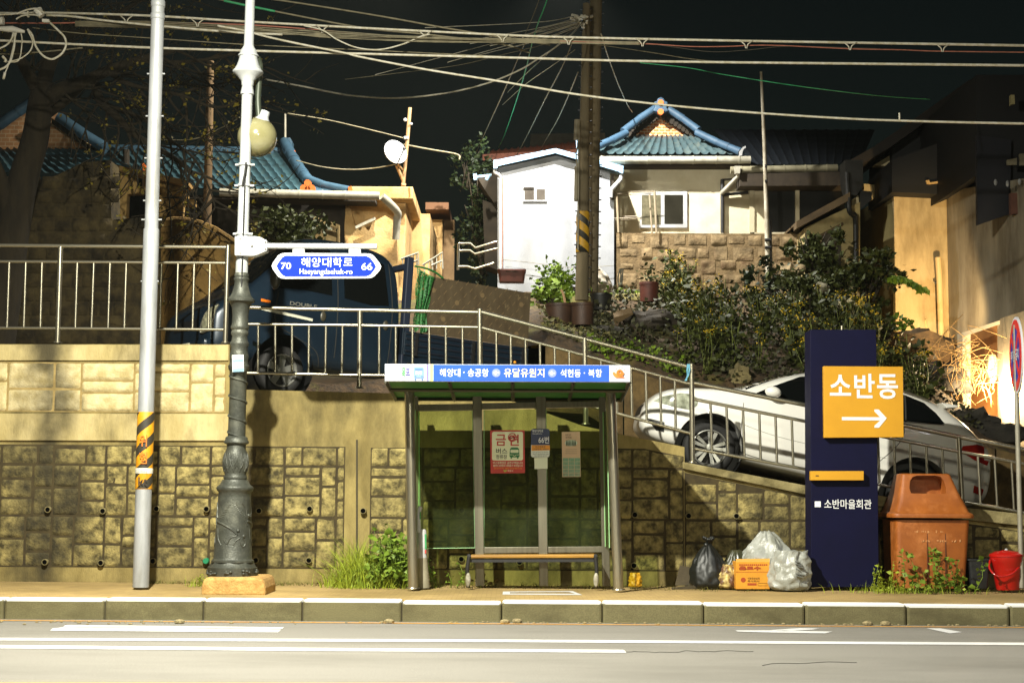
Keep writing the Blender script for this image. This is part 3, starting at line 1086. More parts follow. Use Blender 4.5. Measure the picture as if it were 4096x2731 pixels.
def text_mb(body, w, h, bold=0.0):                    # writing as a flat mesh round the origin, in x-z
    cu = bpy.data.curves.new('t', 'FONT')
    cu.body, cu.resolution_u, cu.offset = body, 3, bold
    o = bpy.data.objects.new('t', cu)
    COL.objects.link(o)
    me = bpy.data.meshes.new_from_object(o.evaluated_get(bpy.context.evaluated_depsgraph_get()))
    bpy.data.objects.remove(o)
    bpy.data.curves.remove(cu)
    xs, ys = [v.co.x for v in me.vertices], [v.co.y for v in me.vertices]
    ax, bx, ay, by = min(xs), max(xs), min(ys), max(ys)
    b = MB()
    b.v = [Vector(((v.co.x - (ax + bx) / 2) * w / (bx - ax), 0, (v.co.y - (ay + by) / 2) * h / (by - ay))) for v in me.vertices]
    b.f = [tuple(p.vertices) for p in me.polygons]
    bpy.data.meshes.remove(me)
    return b


def moved(b, mtx):
    b.v = [mtx @ v for v in b.v]
    return b


def sack(b, c, w, h, d, neck=.25, wr=.09, seed=0, lean=(0, 0), n=72, m=40, squash=.5, k=9):
    """a crumpled bag standing at c, drawn together at its neck"""
    c = Vector(c)
    vs, fs = [], []
    for i in range(m + 1):
        t = i / m
        if t < .12:
            r = .78 + .22 * math.sin(t / .12 * math.pi / 2)
        else:
            u = (t - .12) / .88
            r = (1 - u ** 2.4) * (1 - neck) + neck if neck < 1 else 1
        for j in range(n):
            a = 2 * math.pi * j / n
            q = Vector((math.cos(a), math.sin(a), 0))
            f = 1 + wr * (math.sin(a * k + seed + 3 * noise.noise(Vector((q.x * 2, q.y * 2, t * 3 + seed)))) * (t ** 1.2) * .6
                          + 1.6 * noise.ridged_multi_fractal(Vector((q.x * 1.6 + seed, q.y * 1.6, t * 2.2)), .9, 2.2, 4, 1, 2) * .35 - .3
                          + noise.noise(Vector((q.x * 3.5 + seed, q.y * 3.5, t * 6))) * .8)
            vs.append(c + Vector((q.x * w / 2 * r * f + lean[0] * t * t, q.y * d / 2 * r * f + lean[1] * t * t, h * t * (1 + .05 * noise.noise(q * 2 + Vector((seed, 0, 0)))))))
    for i in range(m):
        for j in range(n):
            fs.append((i * n + j, i * n + (j + 1) % n, (i + 1) * n + (j + 1) % n, (i + 1) * n + j))
    fs.append(tuple(range(n - 1, -1, -1)))
    fs.append(tuple(range(m * n, m * n + n)))
    return b.add(vs, fs)


# ================================================================== ORNAMENTAL LAMP POST
LY = 17.2
IRON = mat('grey_green_iron', (70, 72, 64), (54, 56, 50), 7, .5, .35, bump=.25, bscale=60, stain=(96, 97, 86), sscale=3)
SHAFTW = mat('pale_lamp_shaft', (168, 171, 172), (150, 153, 152), 6, .5, .1, stretch=(1, 1, .3), stain=(140, 140, 126), sscale=1.5, slo=.55, shi=.8)
lampost = thing('lamp_post', 'ornate cast iron lamp post with an unlit globe and a blue street name sign', 'lamp post', P(930, 2312, LY))
ax = lambda y: 929 + (2300 - y) * .0313


def lz(prof, m, name, n=28, parent=lampost, Y=LY, axis=ax):
    b = MB()
    p0, p1 = P(axis(prof[0][0]), prof[0][0], Y), P(axis(prof[-1][0]), prof[-1][0], Y)
    s = PS(900, 1500, Y)
    h = prof[0][0] - prof[-1][0]
    b.lathe(p0, p1, [((prof[0][0] - y) / h, r * s) for y, r in prof], n)
    return b.build(name, m, parent, smooth=50)


lz([(2306, 98), (2268, 100), (2262, 92), (2246, 84)], IRON, 'octagonal_foot', 8)
lz([(2250, 80), (2247, 84), (2240, 84), (2236, 78), (2230, 75), (2110, 70), (1990, 65), (1968, 64), (1962, 70), (1952, 74), (1944, 70), (1938, 60), (1918, 50)], IRON, 'base_drum')
lz([(1918, 44), (1912, 47), (1905, 46), (1898, 42), (1888, 45), (1860, 49), (1830, 48), (1808, 44), (1796, 38), (1778, 38), (1772, 49), (1765, 50), (1758, 44), (1750, 44), (1744, 36)], IRON, 'acanthus_bulb')
lz([(1744, 35), (1490, 33), (1480, 40), (1466, 43), (1458, 36), (1440, 36), (1425, 39), (1410, 34), (1390, 33), (1380, 38), (1372, 38), (1366, 32), (1345, 30), (1338, 35), (1330, 35), (1322, 31),
    (1316, 36), (1308, 37), (1300, 33), (1262, 32), (1232, 35), (1214, 44), (1208, 55), (1200, 56), (1194, 50), (1182, 40), (1160, 33), (1140, 28), (1124, 28), (1120, 31), (1114, 31), (1110, 27), (1104, 30), (1098, 28), (1092, 25)],
   IRON, 'fluted_shaft')
b = MB()                                              # spiral ribbon round the shaft, leaf relief on the bulb and drum
s = PS(900, 1500, LY)
for y0 in (1512, 1590, 1670, 1735):
    pts = []
    for i in range(25):
        a = math.pi * (1.15 - 1.3 * i / 24)
        y = y0 - 14 + 38 * i / 24
        c = P(ax(y), y, LY)
        pts.append(c + Vector((math.cos(a) * 35.5 * s, -math.sin(a) * 35.5 * s, 0)))
    b.tube(pts, .011, 6)
b.build('spiral_ribbon', IRON, lampost, smooth=True)
b = MB()
for kx in range(12):
    a0 = kx * math.pi / 6
    for (ya, yb_, da) in ((1885, 1815, .0), (1878, 1830, .16), (1878, 1830, -.16), (1866, 1812, .1), (1866, 1812, -.1)):
        pts = []
        for i in range(6):
            y = ya + (yb_ - ya) * i / 5
            a = a0 + da * math.sin(i / 5 * math.pi) + da * i / 5
            r = (45 + 4.5 * math.sin((1890 - y) / 80 * math.pi)) * s
            c = P(ax(y), y, LY)
            pts.append(c + Vector((math.cos(a) * r, math.sin(a) * r, 0)))
        b.tube(pts, [.008, .009, .009, .008, .006, .003], 5)


def relief(pts, r):                                   # raised line on the drum: (angle from the front in degrees, y)
    out = []
    for a, y in catmull([Vector((p[0], p[1], 0)) for p in pts], 5) and [(q.x, q.y) for q in catmull([Vector((p[0], p[1], 0)) for p in pts], 5)]:
        q = math.radians(a - 90)
        rr = (64 + (y - 1968) / (2236 - 1968) * 11) * s
        c = P(ax(y), y, LY)
        out.append(c + Vector((math.cos(q) * rr, math.sin(q) * rr, 0)))
    b.tube(out, r, 6)


for sgn, off in ((1, 0), (1, 120), (1, -120)):
    relief([(off - 62, 2082), (off - 30, 2094), (off + 0, 2112), (off + 22, 2136)], .012)
    relief([(off - 50, 2112), (off - 46, 2150), (off - 30, 2178)], .008)
    relief([(off + 20, 2140), (off + 2, 2148), (off - 10, 2172), (off - 20, 2160)], .007)
    relief([(off + 30, 2148), (off + 18, 2160), (off + 10, 2176)], .007)
    relief([(off + 40, 2150), (off + 50, 2170), (off + 40, 2185), (off + 32, 2168)], .007)
    relief([(off + 14, 2010), (off + 36, 2050), (off + 56, 2100)], .008)
    relief([(off + 36, 2010), (off + 52, 2030), (off + 56, 2056), (off + 62, 2070)], .009)
    for i in range(9):
        relief([(off - 12 - i * 4, 2020 + i * 6), (off - 3 - i * 3, 2016 + i * 7)], .006)
        relief([(off + 10 + i * 4, 2022 + i * 6), (off + 18 + i * 4, 2016 + i * 6)], .006)
for a, y in ((24, 2120), (44, 2142), (64, 2060)):
    q = math.radians(a - 90)
    c = P(ax(y), y, LY)
    b.ball(c + Vector((math.cos(q) * 69 * s, math.sin(q) * 69 * s, 0)), .02, 10, 8)
for i in range(8):
    a = math.pi * (i + .5) / 4 + math.pi / 8
    for kk in range(5):
        c = P(ax(2286) + 0, 2286 + rnd.uniform(-9, 9), LY)
        aa = a + rnd.uniform(-.2, .2)
        b.ball(c + Vector((math.cos(aa) * 97 * s, math.sin(aa) * 97 * s, 0)), .018, 8, 6, (1, 1, .8))
b.build('cast_relief', IRON, lampost, smooth=True)
lz([(1092, 25), (900, 23), (690, 22.5), (500, 22), (385, 22), (384, 27), (378, 27.5), (366, 25), (350, 22), (346, 25), (340, 25), (330, 26), (312, 42), (300, 58), (296, 62), (291, 62), (284, 55),
    (268, 46), (250, 40), (238, 37), (232, 37), (231, 42), (226, 42), (222, 36), (212, 34), (204, 30), (198, 26), (190, 22), (186, 20), (-80, 19)], SHAFTW, 'upper_shaft')
for y in (660, 743, 936):
    lz([(y + 5, 27), (y + 4, 28), (y - 4, 28), (y - 5, 27)], SHAFTW, 'clamp_ring')
    b = MB()
    for sx in (-1, 1):
        c = P(ax(y) + sx * 31, y, LY - .02)
        b.tube([c - Vector((sx * .02, 0, 0)), c + Vector((sx * .022, 0, 0))], .013, 8)
    b.build('clamp_bolt', SHAFTW, lampost, smooth=True)
b = MB()
b.tube([P(ax(y) + 1, y, LY - .075) for y in (690, 800, 930, 1100, 1180)], .009, 6)
b.tube([P(970, 742, LY - .08), P(980, 690, LY - .1), P(984, 650, LY - .1)], .012, 6)
b.build('cable', BLACK, lampost, smooth=True)
lamp_arm = MB()
lamp_arm.tube(catmull([P(1030, 232, LY + .03), P(1040, 262, LY + .08), P(1036, 330, LY + .12), P(1032, 400, LY + .14), P(1036, 470, LY + .15)], 6), .034, 12)
lamp_arm.build('lamp_arm', mat('dark_green_arm', (56, 62, 50), None, rough=.45, metal=.3), lampost, smooth=True)
b = MB()
b.ball(P(1029, 549, LY + .17), 81 * s, 36, 24)
gl = b.build('globe', mat('milky_globe', (112, 108, 74), (126, 122, 90), 3, .16, spec=.7, coat=.6, stretch=(1, 1, 1.6)), lampost, smooth='all')
b = MB()
cpt = P(1052, 482, LY + .15)
d = (P(1060, 440, LY + .15) - P(1040, 500, LY + .15)).normalized()
b.lathe(P(1044, 498, LY + .15), P(1063, 446, LY + .15), [(0, .13), (.15, .115), (.4, .075), (.6, .055), (1, .05)], 16)
b.build('globe_cap', SHAFTW, gl, smooth=True)
b = MB()
b.pprism([(928, 1420), (974, 1418), (976, 1486), (930, 1488)], LY - .135, .006)
stk = b.build('sticker', mat('sticker_white', (206, 208, 196), None, rough=.5), lampost)
b = MB()
b.pprism([(930, 1438), (973, 1436), (973, 1446), (930, 1448)], LY - .139, .004)
b.pprism([(931, 1474), (975, 1472), (975, 1485), (931, 1487)], LY - .139, .004)
b.build('sticker_print', mat('sticker_blue', (110, 150, 176), None), stk)
b = MB()
for y in (1426, 1454, 1463):
    for i in range(6):
        b.pprism([(934 + i * 6.5, y), (938.5 + i * 6.5, y), (938.5 + i * 6.5, y + 5), (934 + i * 6.5, y + 5)], LY - .139, .004)
b.build('sticker_text', mat('sticker_rust', (176, 130, 110), None), stk)
# bracket, arm and street name sign
SY = LY - .12
b = MB()
b.pprism([(938, 944), (1020, 944), (1042, 948), (1056, 956), (1068, 960), (1068, 1004), (1052, 1010), (1030, 1020), (1012, 1024), (938, 1022)], SY, .14)
br = b.build('sign_bracket', WHITE, lampost, bevel=.012)
b = MB()
for x, y in ((1006, 985), (1010, 984), (960, 955), (960, 1012), (1062, 968), (1062, 996)):
    b.tube([P(x, y, SY + .01), P(x, y, SY - .012)], .008, 8)
b.pprism([(950, 950), (953, 950), (953, 1018), (950, 1018)], SY - .004, .01)
b.build('bracket_bolt', mat('bolt_grey', (90, 88, 80), None, rough=.4, metal=.6), br)
b = MB()
b.tube([P(1060, 984, SY + .05), P(1508, 986, SY + .05)], .031, 14)
b.build('sign_arm', WHITE, lampost, smooth=True)
SG = SY + .02
ssg = MB()
hexo = [(1086, 1064), (1092, 1050), (1112, 1022), (1124, 1014), (1140, 1012), (1468, 1014), (1484, 1016), (1496, 1024), (1518, 1052), (1525, 1066), (1520, 1080), (1498, 1104), (1486, 1111), (1470, 1113), (1140, 1115), (1124, 1113), (1112, 1106), (1092, 1078)]
ssg.pprism(hexo, SG, .03)
sgn_ = ssg.build('street_sign', mat('sign_board_white', (214, 218, 224), None, rough=.4), lampost, bevel=.004)
b = MB()
b.pprism([(1106, 1064), (1112, 1052), (1128, 1030), (1142, 1022), (1466, 1024), (1482, 1032), (1498, 1054), (1504, 1066), (1498, 1078), (1482, 1098), (1466, 1105), (1142, 1106), (1128, 1099), (1112, 1078)], SG - .004, .006)
b.build('blue_field', mat('sign_blue', (8, 40, 172), None, rough=.7, spec=.12), sgn_)
b = MB()
for x in (1170, 1395):
    b.pprism([(x, 996), (x + 48, 996), (x + 48, 1014), (x, 1014)], SG, .05)
b.build('hanger', WHITE, lampost, bevel=.004)
for i, ch in enumerate('해양대학로'):
    text('lettering', ch, (1205 + i * 42.3, 1030 if i != 4 else 1033, 1205 + i * 42.3 + 35, 1068 if i != 4 else 1062), TW, sgn_, SG - .008, .004)
text('lettering', 'Haeyangdaehak-ro', (1198, 1075, 1410, 1103), TW, sgn_, SG - .008, .0)
text('lettering', '70', (1124, 1050, 1164, 1077), TW, sgn_, SG - .008, .010)
text('lettering', '66', (1446, 1052, 1489, 1080), TW, sgn_, SG - .008, .010)
b = MB()
b.pprism([(812, 2316), (830, 2308), (1036, 2308), (1052, 2314), (1062, 2350), (1062, 2384), (804, 2384), (804, 2350)], LY - .36, .74)
tag(b.build('stone_plinth', mat('sandstone', (186, 150, 88), (156, 118, 62), 12, .9, bump=.6, bscale=50), bevel=.03), 'sandy stone block under the ornate lamp post', 'plinth')

# ================================================================== STEEL POLE ON THE LEFT
PY = 17.6
pol = thing('utility_pole', 'pale galvanised steel pole with a yellow and black striped band', 'pole', P(563, 2347, PY), 'poles carrying the overhead cables')
pax = lambda y: 563 + (2347 - y) * .0298
lzp = lambda prof, m, name, n=28: lz(prof, m, name, n, pol, PY, pax)
lzp([(2347, 32), (1700, 32), (944, 31.5), (938, 31), (936, 27.5), (-80, 26)], GALV, 'shaft')
lzp([(1955, 33.4), (1954, 33.6), (1649, 33.4), (1648, 33)], mat('hazard_yellow', (206, 146, 20), (186, 128, 16), 12, .55), 'hazard_band')
s2 = PS(563, 1800, PY)


def helix(y0, h, pitch, ylo, yhi, r, m, parent, axis, Y, s, name='black_stripe'):
    b = MB()
    vs, fs = [], []
    N = 72
    for i in range(N + 1):
        a = -math.pi + 2 * math.pi * i / N              # from the back, round by the left, front and right
        yc = y0 - pitch * i / N
        ya, yb_ = min(max(yc + h / 2, ylo), yhi), min(max(yc - h / 2, ylo), yhi)
        for y in (ya, yb_):
            c = P(axis(y), y, Y)
            vs.append(c + Vector((math.sin(a) * r * s, -math.cos(a) * r * s, 0)))
    for i in range(N):
        if (vs[2 * i] - vs[2 * i + 1]).length > 1e-5 or (vs[2 * i + 2] - vs[2 * i + 3]).length > 1e-5:
            fs.append((2 * i, 2 * i + 2, 2 * i + 3, 2 * i + 1))
    if fs:
        b.add(vs, fs)
        b.build(name, m, parent, smooth='all')


HZB = mat('hazard_black', (48, 44, 34), None, rough=.6)
for i in range(-1, 6):
    helix(1700 + i * 84, 38, 168, 1650, 1953, 34.2, HZB, pol, pax, PY, s2)
lzp([(1893, 34.8), (1892, 35), (1873, 35), (1872, 34.8)], mat('band_white', (206, 204, 190), None, rough=.6), 'paper_strip')
text('lettering', 'kt', (553, 1907, 590, 1941), mat('print_dark_brown', (40, 30, 20)), pol, PY - .108, .014)
for i, ch in enumerate(('위', '험')):
    text('lettering', ch, (556, 1738 + i * 68, 588, 1786 + i * 68), mat('faint_red_print', (206, 110, 30)), pol, PY - .108, .01)
text('lettering', '안전 국민안전', (545, 1878, 588, 1888), mat('print_grey', (96, 84, 74)), pol, PY - .108, .0)
for y in (296, 465, 633, 803, 879, 1125):
    b = MB()
    for sx in (-1, 1):
        c = P(pax(y) + sx * 30, y, PY)
        b.tube([c - Vector((sx * .02, 0, 0)), c + Vector((sx * (.03 if y == 879 else .016), 0, 0))], .009, 8)
    b.build('step_bolt', GALV, pol, smooth=True)
for y in (18, 68):
    lzp([(y + 12, 28), (y + 11, 29), (y - 11, 29), (y - 12, 28)], GALV, 'pole_clamp')

# ================================================================== TALL BLUE SIGN PILLAR
TYY = 18.3
tow = thing('sign_pillar', 'tall dark blue sign pillar with a yellow arrow panel on the pavement', 'sign', P(3380, 2347, TYY))
NAVY = mat('pillar_navy', (12, 13, 44), (10, 11, 38), 2, .6, spec=.12)
b = MB()
b.prism([P(3241, 1318, TYY), P(3505, 1318, TYY), P(3516, 2347, TYY), P(3245, 2347, TYY)], (0, .36, 0))
b.build('pillar', NAVY, tow, bevel=.006)
AMB = mat('panel_amber', (200, 146, 22), (190, 137, 20), 2, .5)
b = MB()
b.pprism([(3294, 1464), (3612, 1466), (3615, 1748), (3297, 1750)], TYY - .09, .07)
yp = b.build('arrow_panel', AMB, tow, bevel=.004)
for i, (ch, x0, x1, y0, y1) in enumerate((('소', 3319, 3404, 1498, 1582), ('반', 3417, 3499, 1494, 1592), ('동', 3508, 3592, 1496, 1595))):
    text('lettering', ch, (x0, y0, x1, y1), TW, yp, TYY - .094, .02)
b = MB()
b.pprism([(3368, 1667), (3520, 1668), (3498, 1645), (3498, 1637), (3515, 1637), (3547, 1672), (3516, 1710), (3498, 1710), (3498, 1702), (3521, 1681), (3368, 1680)], TYY - .095, .004)
b.build('arrow', TW, yp)
b = MB()
b.pprism([(3243, 1883), (3455, 1883), (3455, 1920), (3243, 1920)], TYY - .09, .08)
bar = b.build('amber_bar', AMB, tow, bevel=.003)
b = MB()
b.pprism([(3263, 1900), (3275, 1900), (3275, 1904), (3263, 1904)], TYY - .094, .004)
b.build('bar_print', DK, bar)
b = MB()
b.pprism([(3259, 2004), (3283, 2004), (3283, 2027), (3259, 2027)], TYY - .004, .004)
b.build('white_square', TW, tow)
text('lettering', '소반마을회관', (3297, 1996, 3486, 2034), TW, tow, TYY - .005, .006)
b = MB()
b.tube([P(3367, 1320, TYY + .15), P(3367, 1303, TYY + .15)], .012, 8)
b.build('top_pin', STEEL, tow)

# ================================================================== BROWN LITTER BIN
BNY = 18.2
bn = thing('litter_bin', 'big brown plastic litter bin with a hooded lid and an open mouth', 'litter bin', P(3728, 2352, BNY + .35))
BRN = mat('brown_plastic', (152, 84, 24), (134, 72, 20), 4, .55, bump=.15, bscale=160, stain=(186, 116, 60), sscale=5, slo=.5, shi=.8)


def ringbox(b, rings, r=.12, n=4):                    # rings: (cx, cz, half width, y0, y1) rounded rectangles joined into one shell
    vs, fs = [], []
    cnt = 4 * (n + 1)
    for cx, cz, hw, y0, y1 in rings:
        rr = min(hw, (y1 - y0) / 2) * r * 2
        for qx, qy, a0 in ((1, -1, -90), (1, 1, 0), (-1, 1, 90), (-1, -1, 180)):
            for i in range(n + 1):
                a = math.radians(a0 + 90 * i / n)
                ex, ey = cx + qx * (hw - rr), (y1 - rr if qy > 0 else y0 + rr)
                vs.append((ex + rr * math.cos(a), ey + rr * math.sin(a), cz))
    for i in range(len(rings) - 1):
        for j in range(cnt):
            fs.append((i * cnt + j, i * cnt + (j + 1) % cnt, (i + 1) * cnt + (j + 1) % cnt, (i + 1) * cnt + j))
    fs.append(tuple(range(cnt - 1, -1, -1)))
    fs.append(tuple(range((len(rings) - 1) * cnt, len(rings) * cnt)))
    return b.add(vs, fs)


def rb(x0, x1, y, ya, yb_, Yr=BNY):                    # a ring from picture x0..x1 at row y
    a, c = P(x0, y, Yr), P(x1, y, Yr)
    return ((a.x + c.x) / 2, a.z, (c.x - a.x) / 2, ya, yb_)


b = MB()
ringbox(b, [rb(3592, 3866, 2351, BNY + .03, BNY + .66), rb(3588, 3872, 2230, BNY + .01, BNY + .69), rb(3584, 3880, 2078, BNY - .01, BNY + .72), rb(3590, 3874, 2078, BNY + .02, BNY + .69), rb(3592, 3872, 2100, BNY + .03, BNY + .68)], .08)
b.build('body', BRN, bn, smooth=30)
b = MB()
for x0, x1 in ((3707, 3712), (3780, 3784)):
    b.pprism([(x0, 2090), (x0 + 3, 2090), (x1 + 2, 2345), (x1 - 1, 2345)], BNY - .003, .02)
b.build('panel_seam', mat('seam_brown', (84, 44, 18), None, rough=.8), bn)
b = MB()
ringbox(b, [rb(3566, 3895, 2069, BNY - .07, BNY + .78), rb(3565, 3896, 2060, BNY - .075, BNY + .785), rb(3568, 3893, 2053, BNY - .07, BNY + .78), rb(3582, 3880, 2046, BNY - .04, BNY + .75),
            rb(3596, 3864, 2005, BNY + .03, BNY + .68), rb(3606, 3848, 1970, BNY + .08, BNY + .63), rb(3614, 3832, 1930, BNY + .12, BNY + .59), rb(3620, 3818, 1897, BNY + .15, BNY + .56), rb(3625, 3813, 1892, BNY + .17, BNY + .54)], .1)
lid = b.build('lid', BRN, bn, smooth=30, fixn=True)
cut = MB()
arch = [(3660, 1972), (3655, 1950), (3660, 1922), (3672, 1906), (3690, 1900), (3768, 1900), (3786, 1905), (3797, 1920), (3803, 1950), (3801, 1974)]
cut.prism([P(x, y, BNY - .1) for x, y in arch], (0, .45, 0))
carve(lid, cut)
lid.data.set_sharp_from_angle(angle=math.radians(30))
b = MB()
for y0, x0, x1, sd in ((2122, 3650, 3790, 1), (2160, 3662, 3846, 5)):
    x = x0
    q = random.Random(sd)
    while x < x1:
        w_ = q.uniform(3, 9)
        if q.random() < .62:
            b.pprism([(x, y0 + q.uniform(-3, 3)), (x + w_, y0 + q.uniform(-3, 3)), (x + w_ * .9, y0 + q.uniform(4, 10)), (x + 1, y0 + q.uniform(4, 10))], BNY - .006, .012)
        x += w_ + q.uniform(2, 5)
b.build('worn_lettering', mat('worn_white', (196, 150, 100), (176, 110, 56), 60, .8), bn)

# ================================================================== BUCKET, BLACK TUB, NO PARKING SIGN
KY = 18.25
bk = thing('bucket', 'red plastic bucket with a lid and a hanging handle by the sign post', 'bucket', P(4028, 2357, KY))
REDP = mat('red_plastic', (176, 24, 16), (160, 20, 14), 6, .3, spec=.6)
b = MB()
b.lathe(P(4034, 2357, KY), P(4026, 2224, KY), [(0, .128), (.02, .132), (.8, .172), (.84, .182), (1, .186)], 28)
b.build('body', REDP, bk, smooth=True)
b = MB()
b.lathe(P(4026, 2224, KY), P(4025, 2200, KY), [(0, .192), (.3, .192), (.45, .18), (.8, .13), (1, .03)], 28)
ld = b.build('lid', REDP, bk, smooth=True)
b = MB()
b.ball(P(4025, 2199, KY), .02, 12, 8)
b.build('knob', WHITE, ld, smooth=True)
b = MB()
b.tube(catmull([P(3990, 2218, KY - .05), P(4005, 2204, KY - .05), P(4030, 2203, KY - .05), P(4060, 2214, KY - .05)], 6), .008, 8)
b.build('lid_handle', REDP, ld, smooth=True)
b = MB()
b.tube(catmull([P(3960, 2238, KY - .02), P(3958, 2270, KY - .1), P(3980, 2298, KY - .19), P(4015, 2303, KY - .2), P(4060, 2285, KY - .18), P(4092, 2240, KY - .05)], 6), .011, 8)
b.build('handle', REDP, bk, smooth=True)
tb = thing('tub', 'black plastic tub standing between the brown bin and the red bucket', 'tub', P(3915, 2352, KY + .1))
b = MB()
ringbox(b, [rb(3885, 3952, 2352, KY, KY + .3, KY), rb(3874, 3960, 2240, KY - .02, KY + .33, KY), rb(3868, 3964, 2240, KY - .03, KY + .34, KY), rb(3868, 3964, 2234, KY - .03, KY + .34, KY), rb(3876, 3956, 2236, KY - .01, KY + .32, KY)], .12)
b.build('body', mat('black_plastic', (34, 36, 38), (26, 27, 28), 6, .42), tb, smooth=30)

NPY = 18.15
np_ = thing('traffic_sign', 'round red and blue no parking sign seen nearly edge on at the right', 'traffic sign', P(4086, 2345, NPY))
b = MB()
b.tube([P(4087, 2350, NPY), P(4066, 1555, NPY), P(4062, 1300, NPY)], .028, 14)
b.build('post', mat('sign_post_grey', (158, 154, 140), (136, 132, 116), 5, .5, .3), np_, smooth=True)
ce = P(4071, 1422, NPY)
hr = 154 * PS(4071, 1422, NPY)
nang = math.radians(-98.6)                             # the face looks left, a little towards the road
mt = Matrix.Translation(ce + Vector((-.03, -.02, 0))) @ Matrix.Rotation(nang, 4, 'Z')


def disc(r0, r1, y, name, m, par, n=48, th=.004):
    b = MB()
    vs, fs = [], []
    for i in range(n):
        a = 2 * math.pi * i / n
        for r in (r0, r1):
            for yy in (y, y + th):
                vs.append((math.cos(a) * r, yy, math.sin(a) * r))
    for i in range(n):
        j = (i + 1) % n
        o, p = i * 4, j * 4
        fs += [(o, p, p + 2, o + 2), (o + 1, o + 3, p + 3, p + 1), (o + 2, p + 2, p + 3, o + 3)]
    b.add(vs, fs)
    return moved(b, mt).build(name, m, par)


d1 = disc(0, hr, 0, 'disc', mat('sign_disc_white', (210, 210, 216), None, rough=.4), np_, th=.02)
disc(hr * .70, hr * .93, -.006, 'red_ring', mat('sign_red', (214, 50, 44), None, rough=.4), d1)
disc(0, hr * .70, -.006, 'blue_field', mat('sign_blue_dark', (20, 52, 160), None, rough=.4), d1)
b = MB()
for sgn in (-1, 1):
    a = math.radians(45)
    b.box((0, -.008, 0), (hr * 1.42, .004, hr * .16), Matrix.Rotation(a * sgn, 3, 'Y'))
moved(b, mt).build('red_cross', mat('sign_red', (214, 50, 44)), d1)
moved(moved(text_mb('주·정차금지', hr * 1.25, hr * .3, .02), Matrix.Translation((0, -.013, 0))), mt).build('lettering', TW, d1)

# ================================================================== RUBBISH BY THE WALL
RYY = 18.15
BAGB = mat('black_bag_film', (12, 15, 12), None, rough=.5, spec=.6)
bag = thing('rubbish_bag', 'tied black rubbish bag leaning against the block wall', 'rubbish bag', P(2832, 2348, 18.5))
b = MB()
sack(b, P(2832, 2350, 18.5), .42, .5, .4, .14, .1, 3, k=11)
b.build('bag', BAGB, bag, smooth=70)
b = MB()
kn = P(2834, 2168, 18.5)
for i in range(14):
    a = i * .45
    b.tube(catmull([kn, kn + Vector((math.cos(a) * .03, math.sin(a) * .02, .03)), kn + Vector((math.cos(a) * .07, math.sin(a) * .04, .05 + .02 * math.sin(i)))], 4), [.018] * 8 + [.006], 6)
b.ball(kn + Vector((-.03, -.03, -.03)), .03, 10, 8)
b.build('knot', BAGB, bag, smooth=70)
BAGW = mat('white_sack', (160, 162, 156), (138, 140, 132), 9, .38, bump=.5, bscale=20, stain=(112, 112, 98), sscale=4)
wb = thing('rubbish_bag', 'white printed rubbish sack standing beside the blue pillar', 'rubbish bag', P(3162, 2356, 18.1), 'white rubbish sacks')
b = MB()
sack(b, P(3160, 2357, 18.15), .45, .43, .4, .72, .17, 12, (.03, 0), k=7)
b.build('sack', BAGW, wb, smooth=28)
b = MB()
for i, (x0, x1, y) in enumerate(((3182, 3208, 2252), (3182, 3222, 2291), (3186, 3214, 2300), (3180, 3204, 2242), (3190, 3220, 2262), (3184, 3200, 2272))):
    b.pprism([(x0, y), (x1, y + 6), (x1, y + 10), (x0, y + 4)], 17.925 + .012 * (i % 2), .03)
b.build('sack_print', mat('sack_print_grey', (92, 94, 90), None, rough=.7), wb)
w2 = thing('rubbish_bag', 'white rubbish sack slumped over the cardboard box', 'rubbish bag', P(3078, 2232, 18.5), 'white rubbish sacks')
b = MB()
sack(b, P(3078, 2345, 18.62), .62, .63, .5, .22, .2, 27, (-.03, 0), k=5)
b.build('sack', BAGW, w2, smooth=28)
b = MB()
sack(b, P(2945, 2346, 18.75), .34, .42, .3, .3, .14, 41, k=6)
tag(b.build('rubbish_bag', mat('dark_translucent_bag', (48, 50, 34), (66, 64, 44), 8, .35), smooth=70), 'small dim olive rubbish bag behind the cardboard box', 'rubbish bag')
b = MB()
sack(b, P(2912, 2350, 18.4), .26, .26, .26, .55, .2, 55, k=5)
tag(b.build('rubbish_bag', mat('wrapper_mix', (196, 176, 110), (90, 60, 40), 9, .5, lo=.42, hi=.56), smooth=70), 'crumpled cream and brown wrapper bag left of the cardboard box', 'rubbish bag')
b = MB()
sack(b, P(2540, 2346, 18.5), .13, .16, .1, .7, .3, 71, k=4, n=40, m=24)
tag(b.build('wrapper', mat('yellow_wrapper', (206, 156, 30), (180, 130, 20), 9, .45), smooth=70), 'crumpled yellow wrapper on the pavement by the right shelter post', 'wrapper')
bx = thing('cardboard_box', 'yellow printed cardboard box standing in front of the white sacks', 'box', P(3012, 2355, RYY))
CARD = mat('yellow_card', (204, 142, 34), (190, 128, 28), 6, .75)
b = MB()
b.pprism([(2944, 2246), (3079, 2246), (3079, 2355), (2944, 2355)], RYY, .3)
b.build('carton', CARD, bx, bevel=.004)
b = MB()
b.prism([P(2944, 2246, RYY + .004), P(3079, 2246, RYY + .004), P(3079, 2233, RYY + .03), P(2944, 2235, RYY + .03)], (0, .006, .002))
b.build('flap', mat('card_inside', (186, 140, 60), None, rough=.8), bx)
PR_ = mat('box_print_red', (150, 60, 14), None, rough=.7)
b = MB()
b.pprism([(2944, 2285.5), (3079, 2285.5), (3079, 2287), (2944, 2287)], RYY - .002, .004)
for i in range(14):
    b.pprism([(2957 + i * 8.2, 2255), (2963 + i * 8.2, 2255), (2963 + i * 8.2, 2261), (2957 + i * 8.2, 2261)], RYY - .002, .004)
b.pprism(circ(2973, 2318, 10, 14), RYY - .002, .004)
b.pprism([(2990, 2331), (3026, 2331), (3026, 2340), (2990, 2340)], RYY - .002, .004)
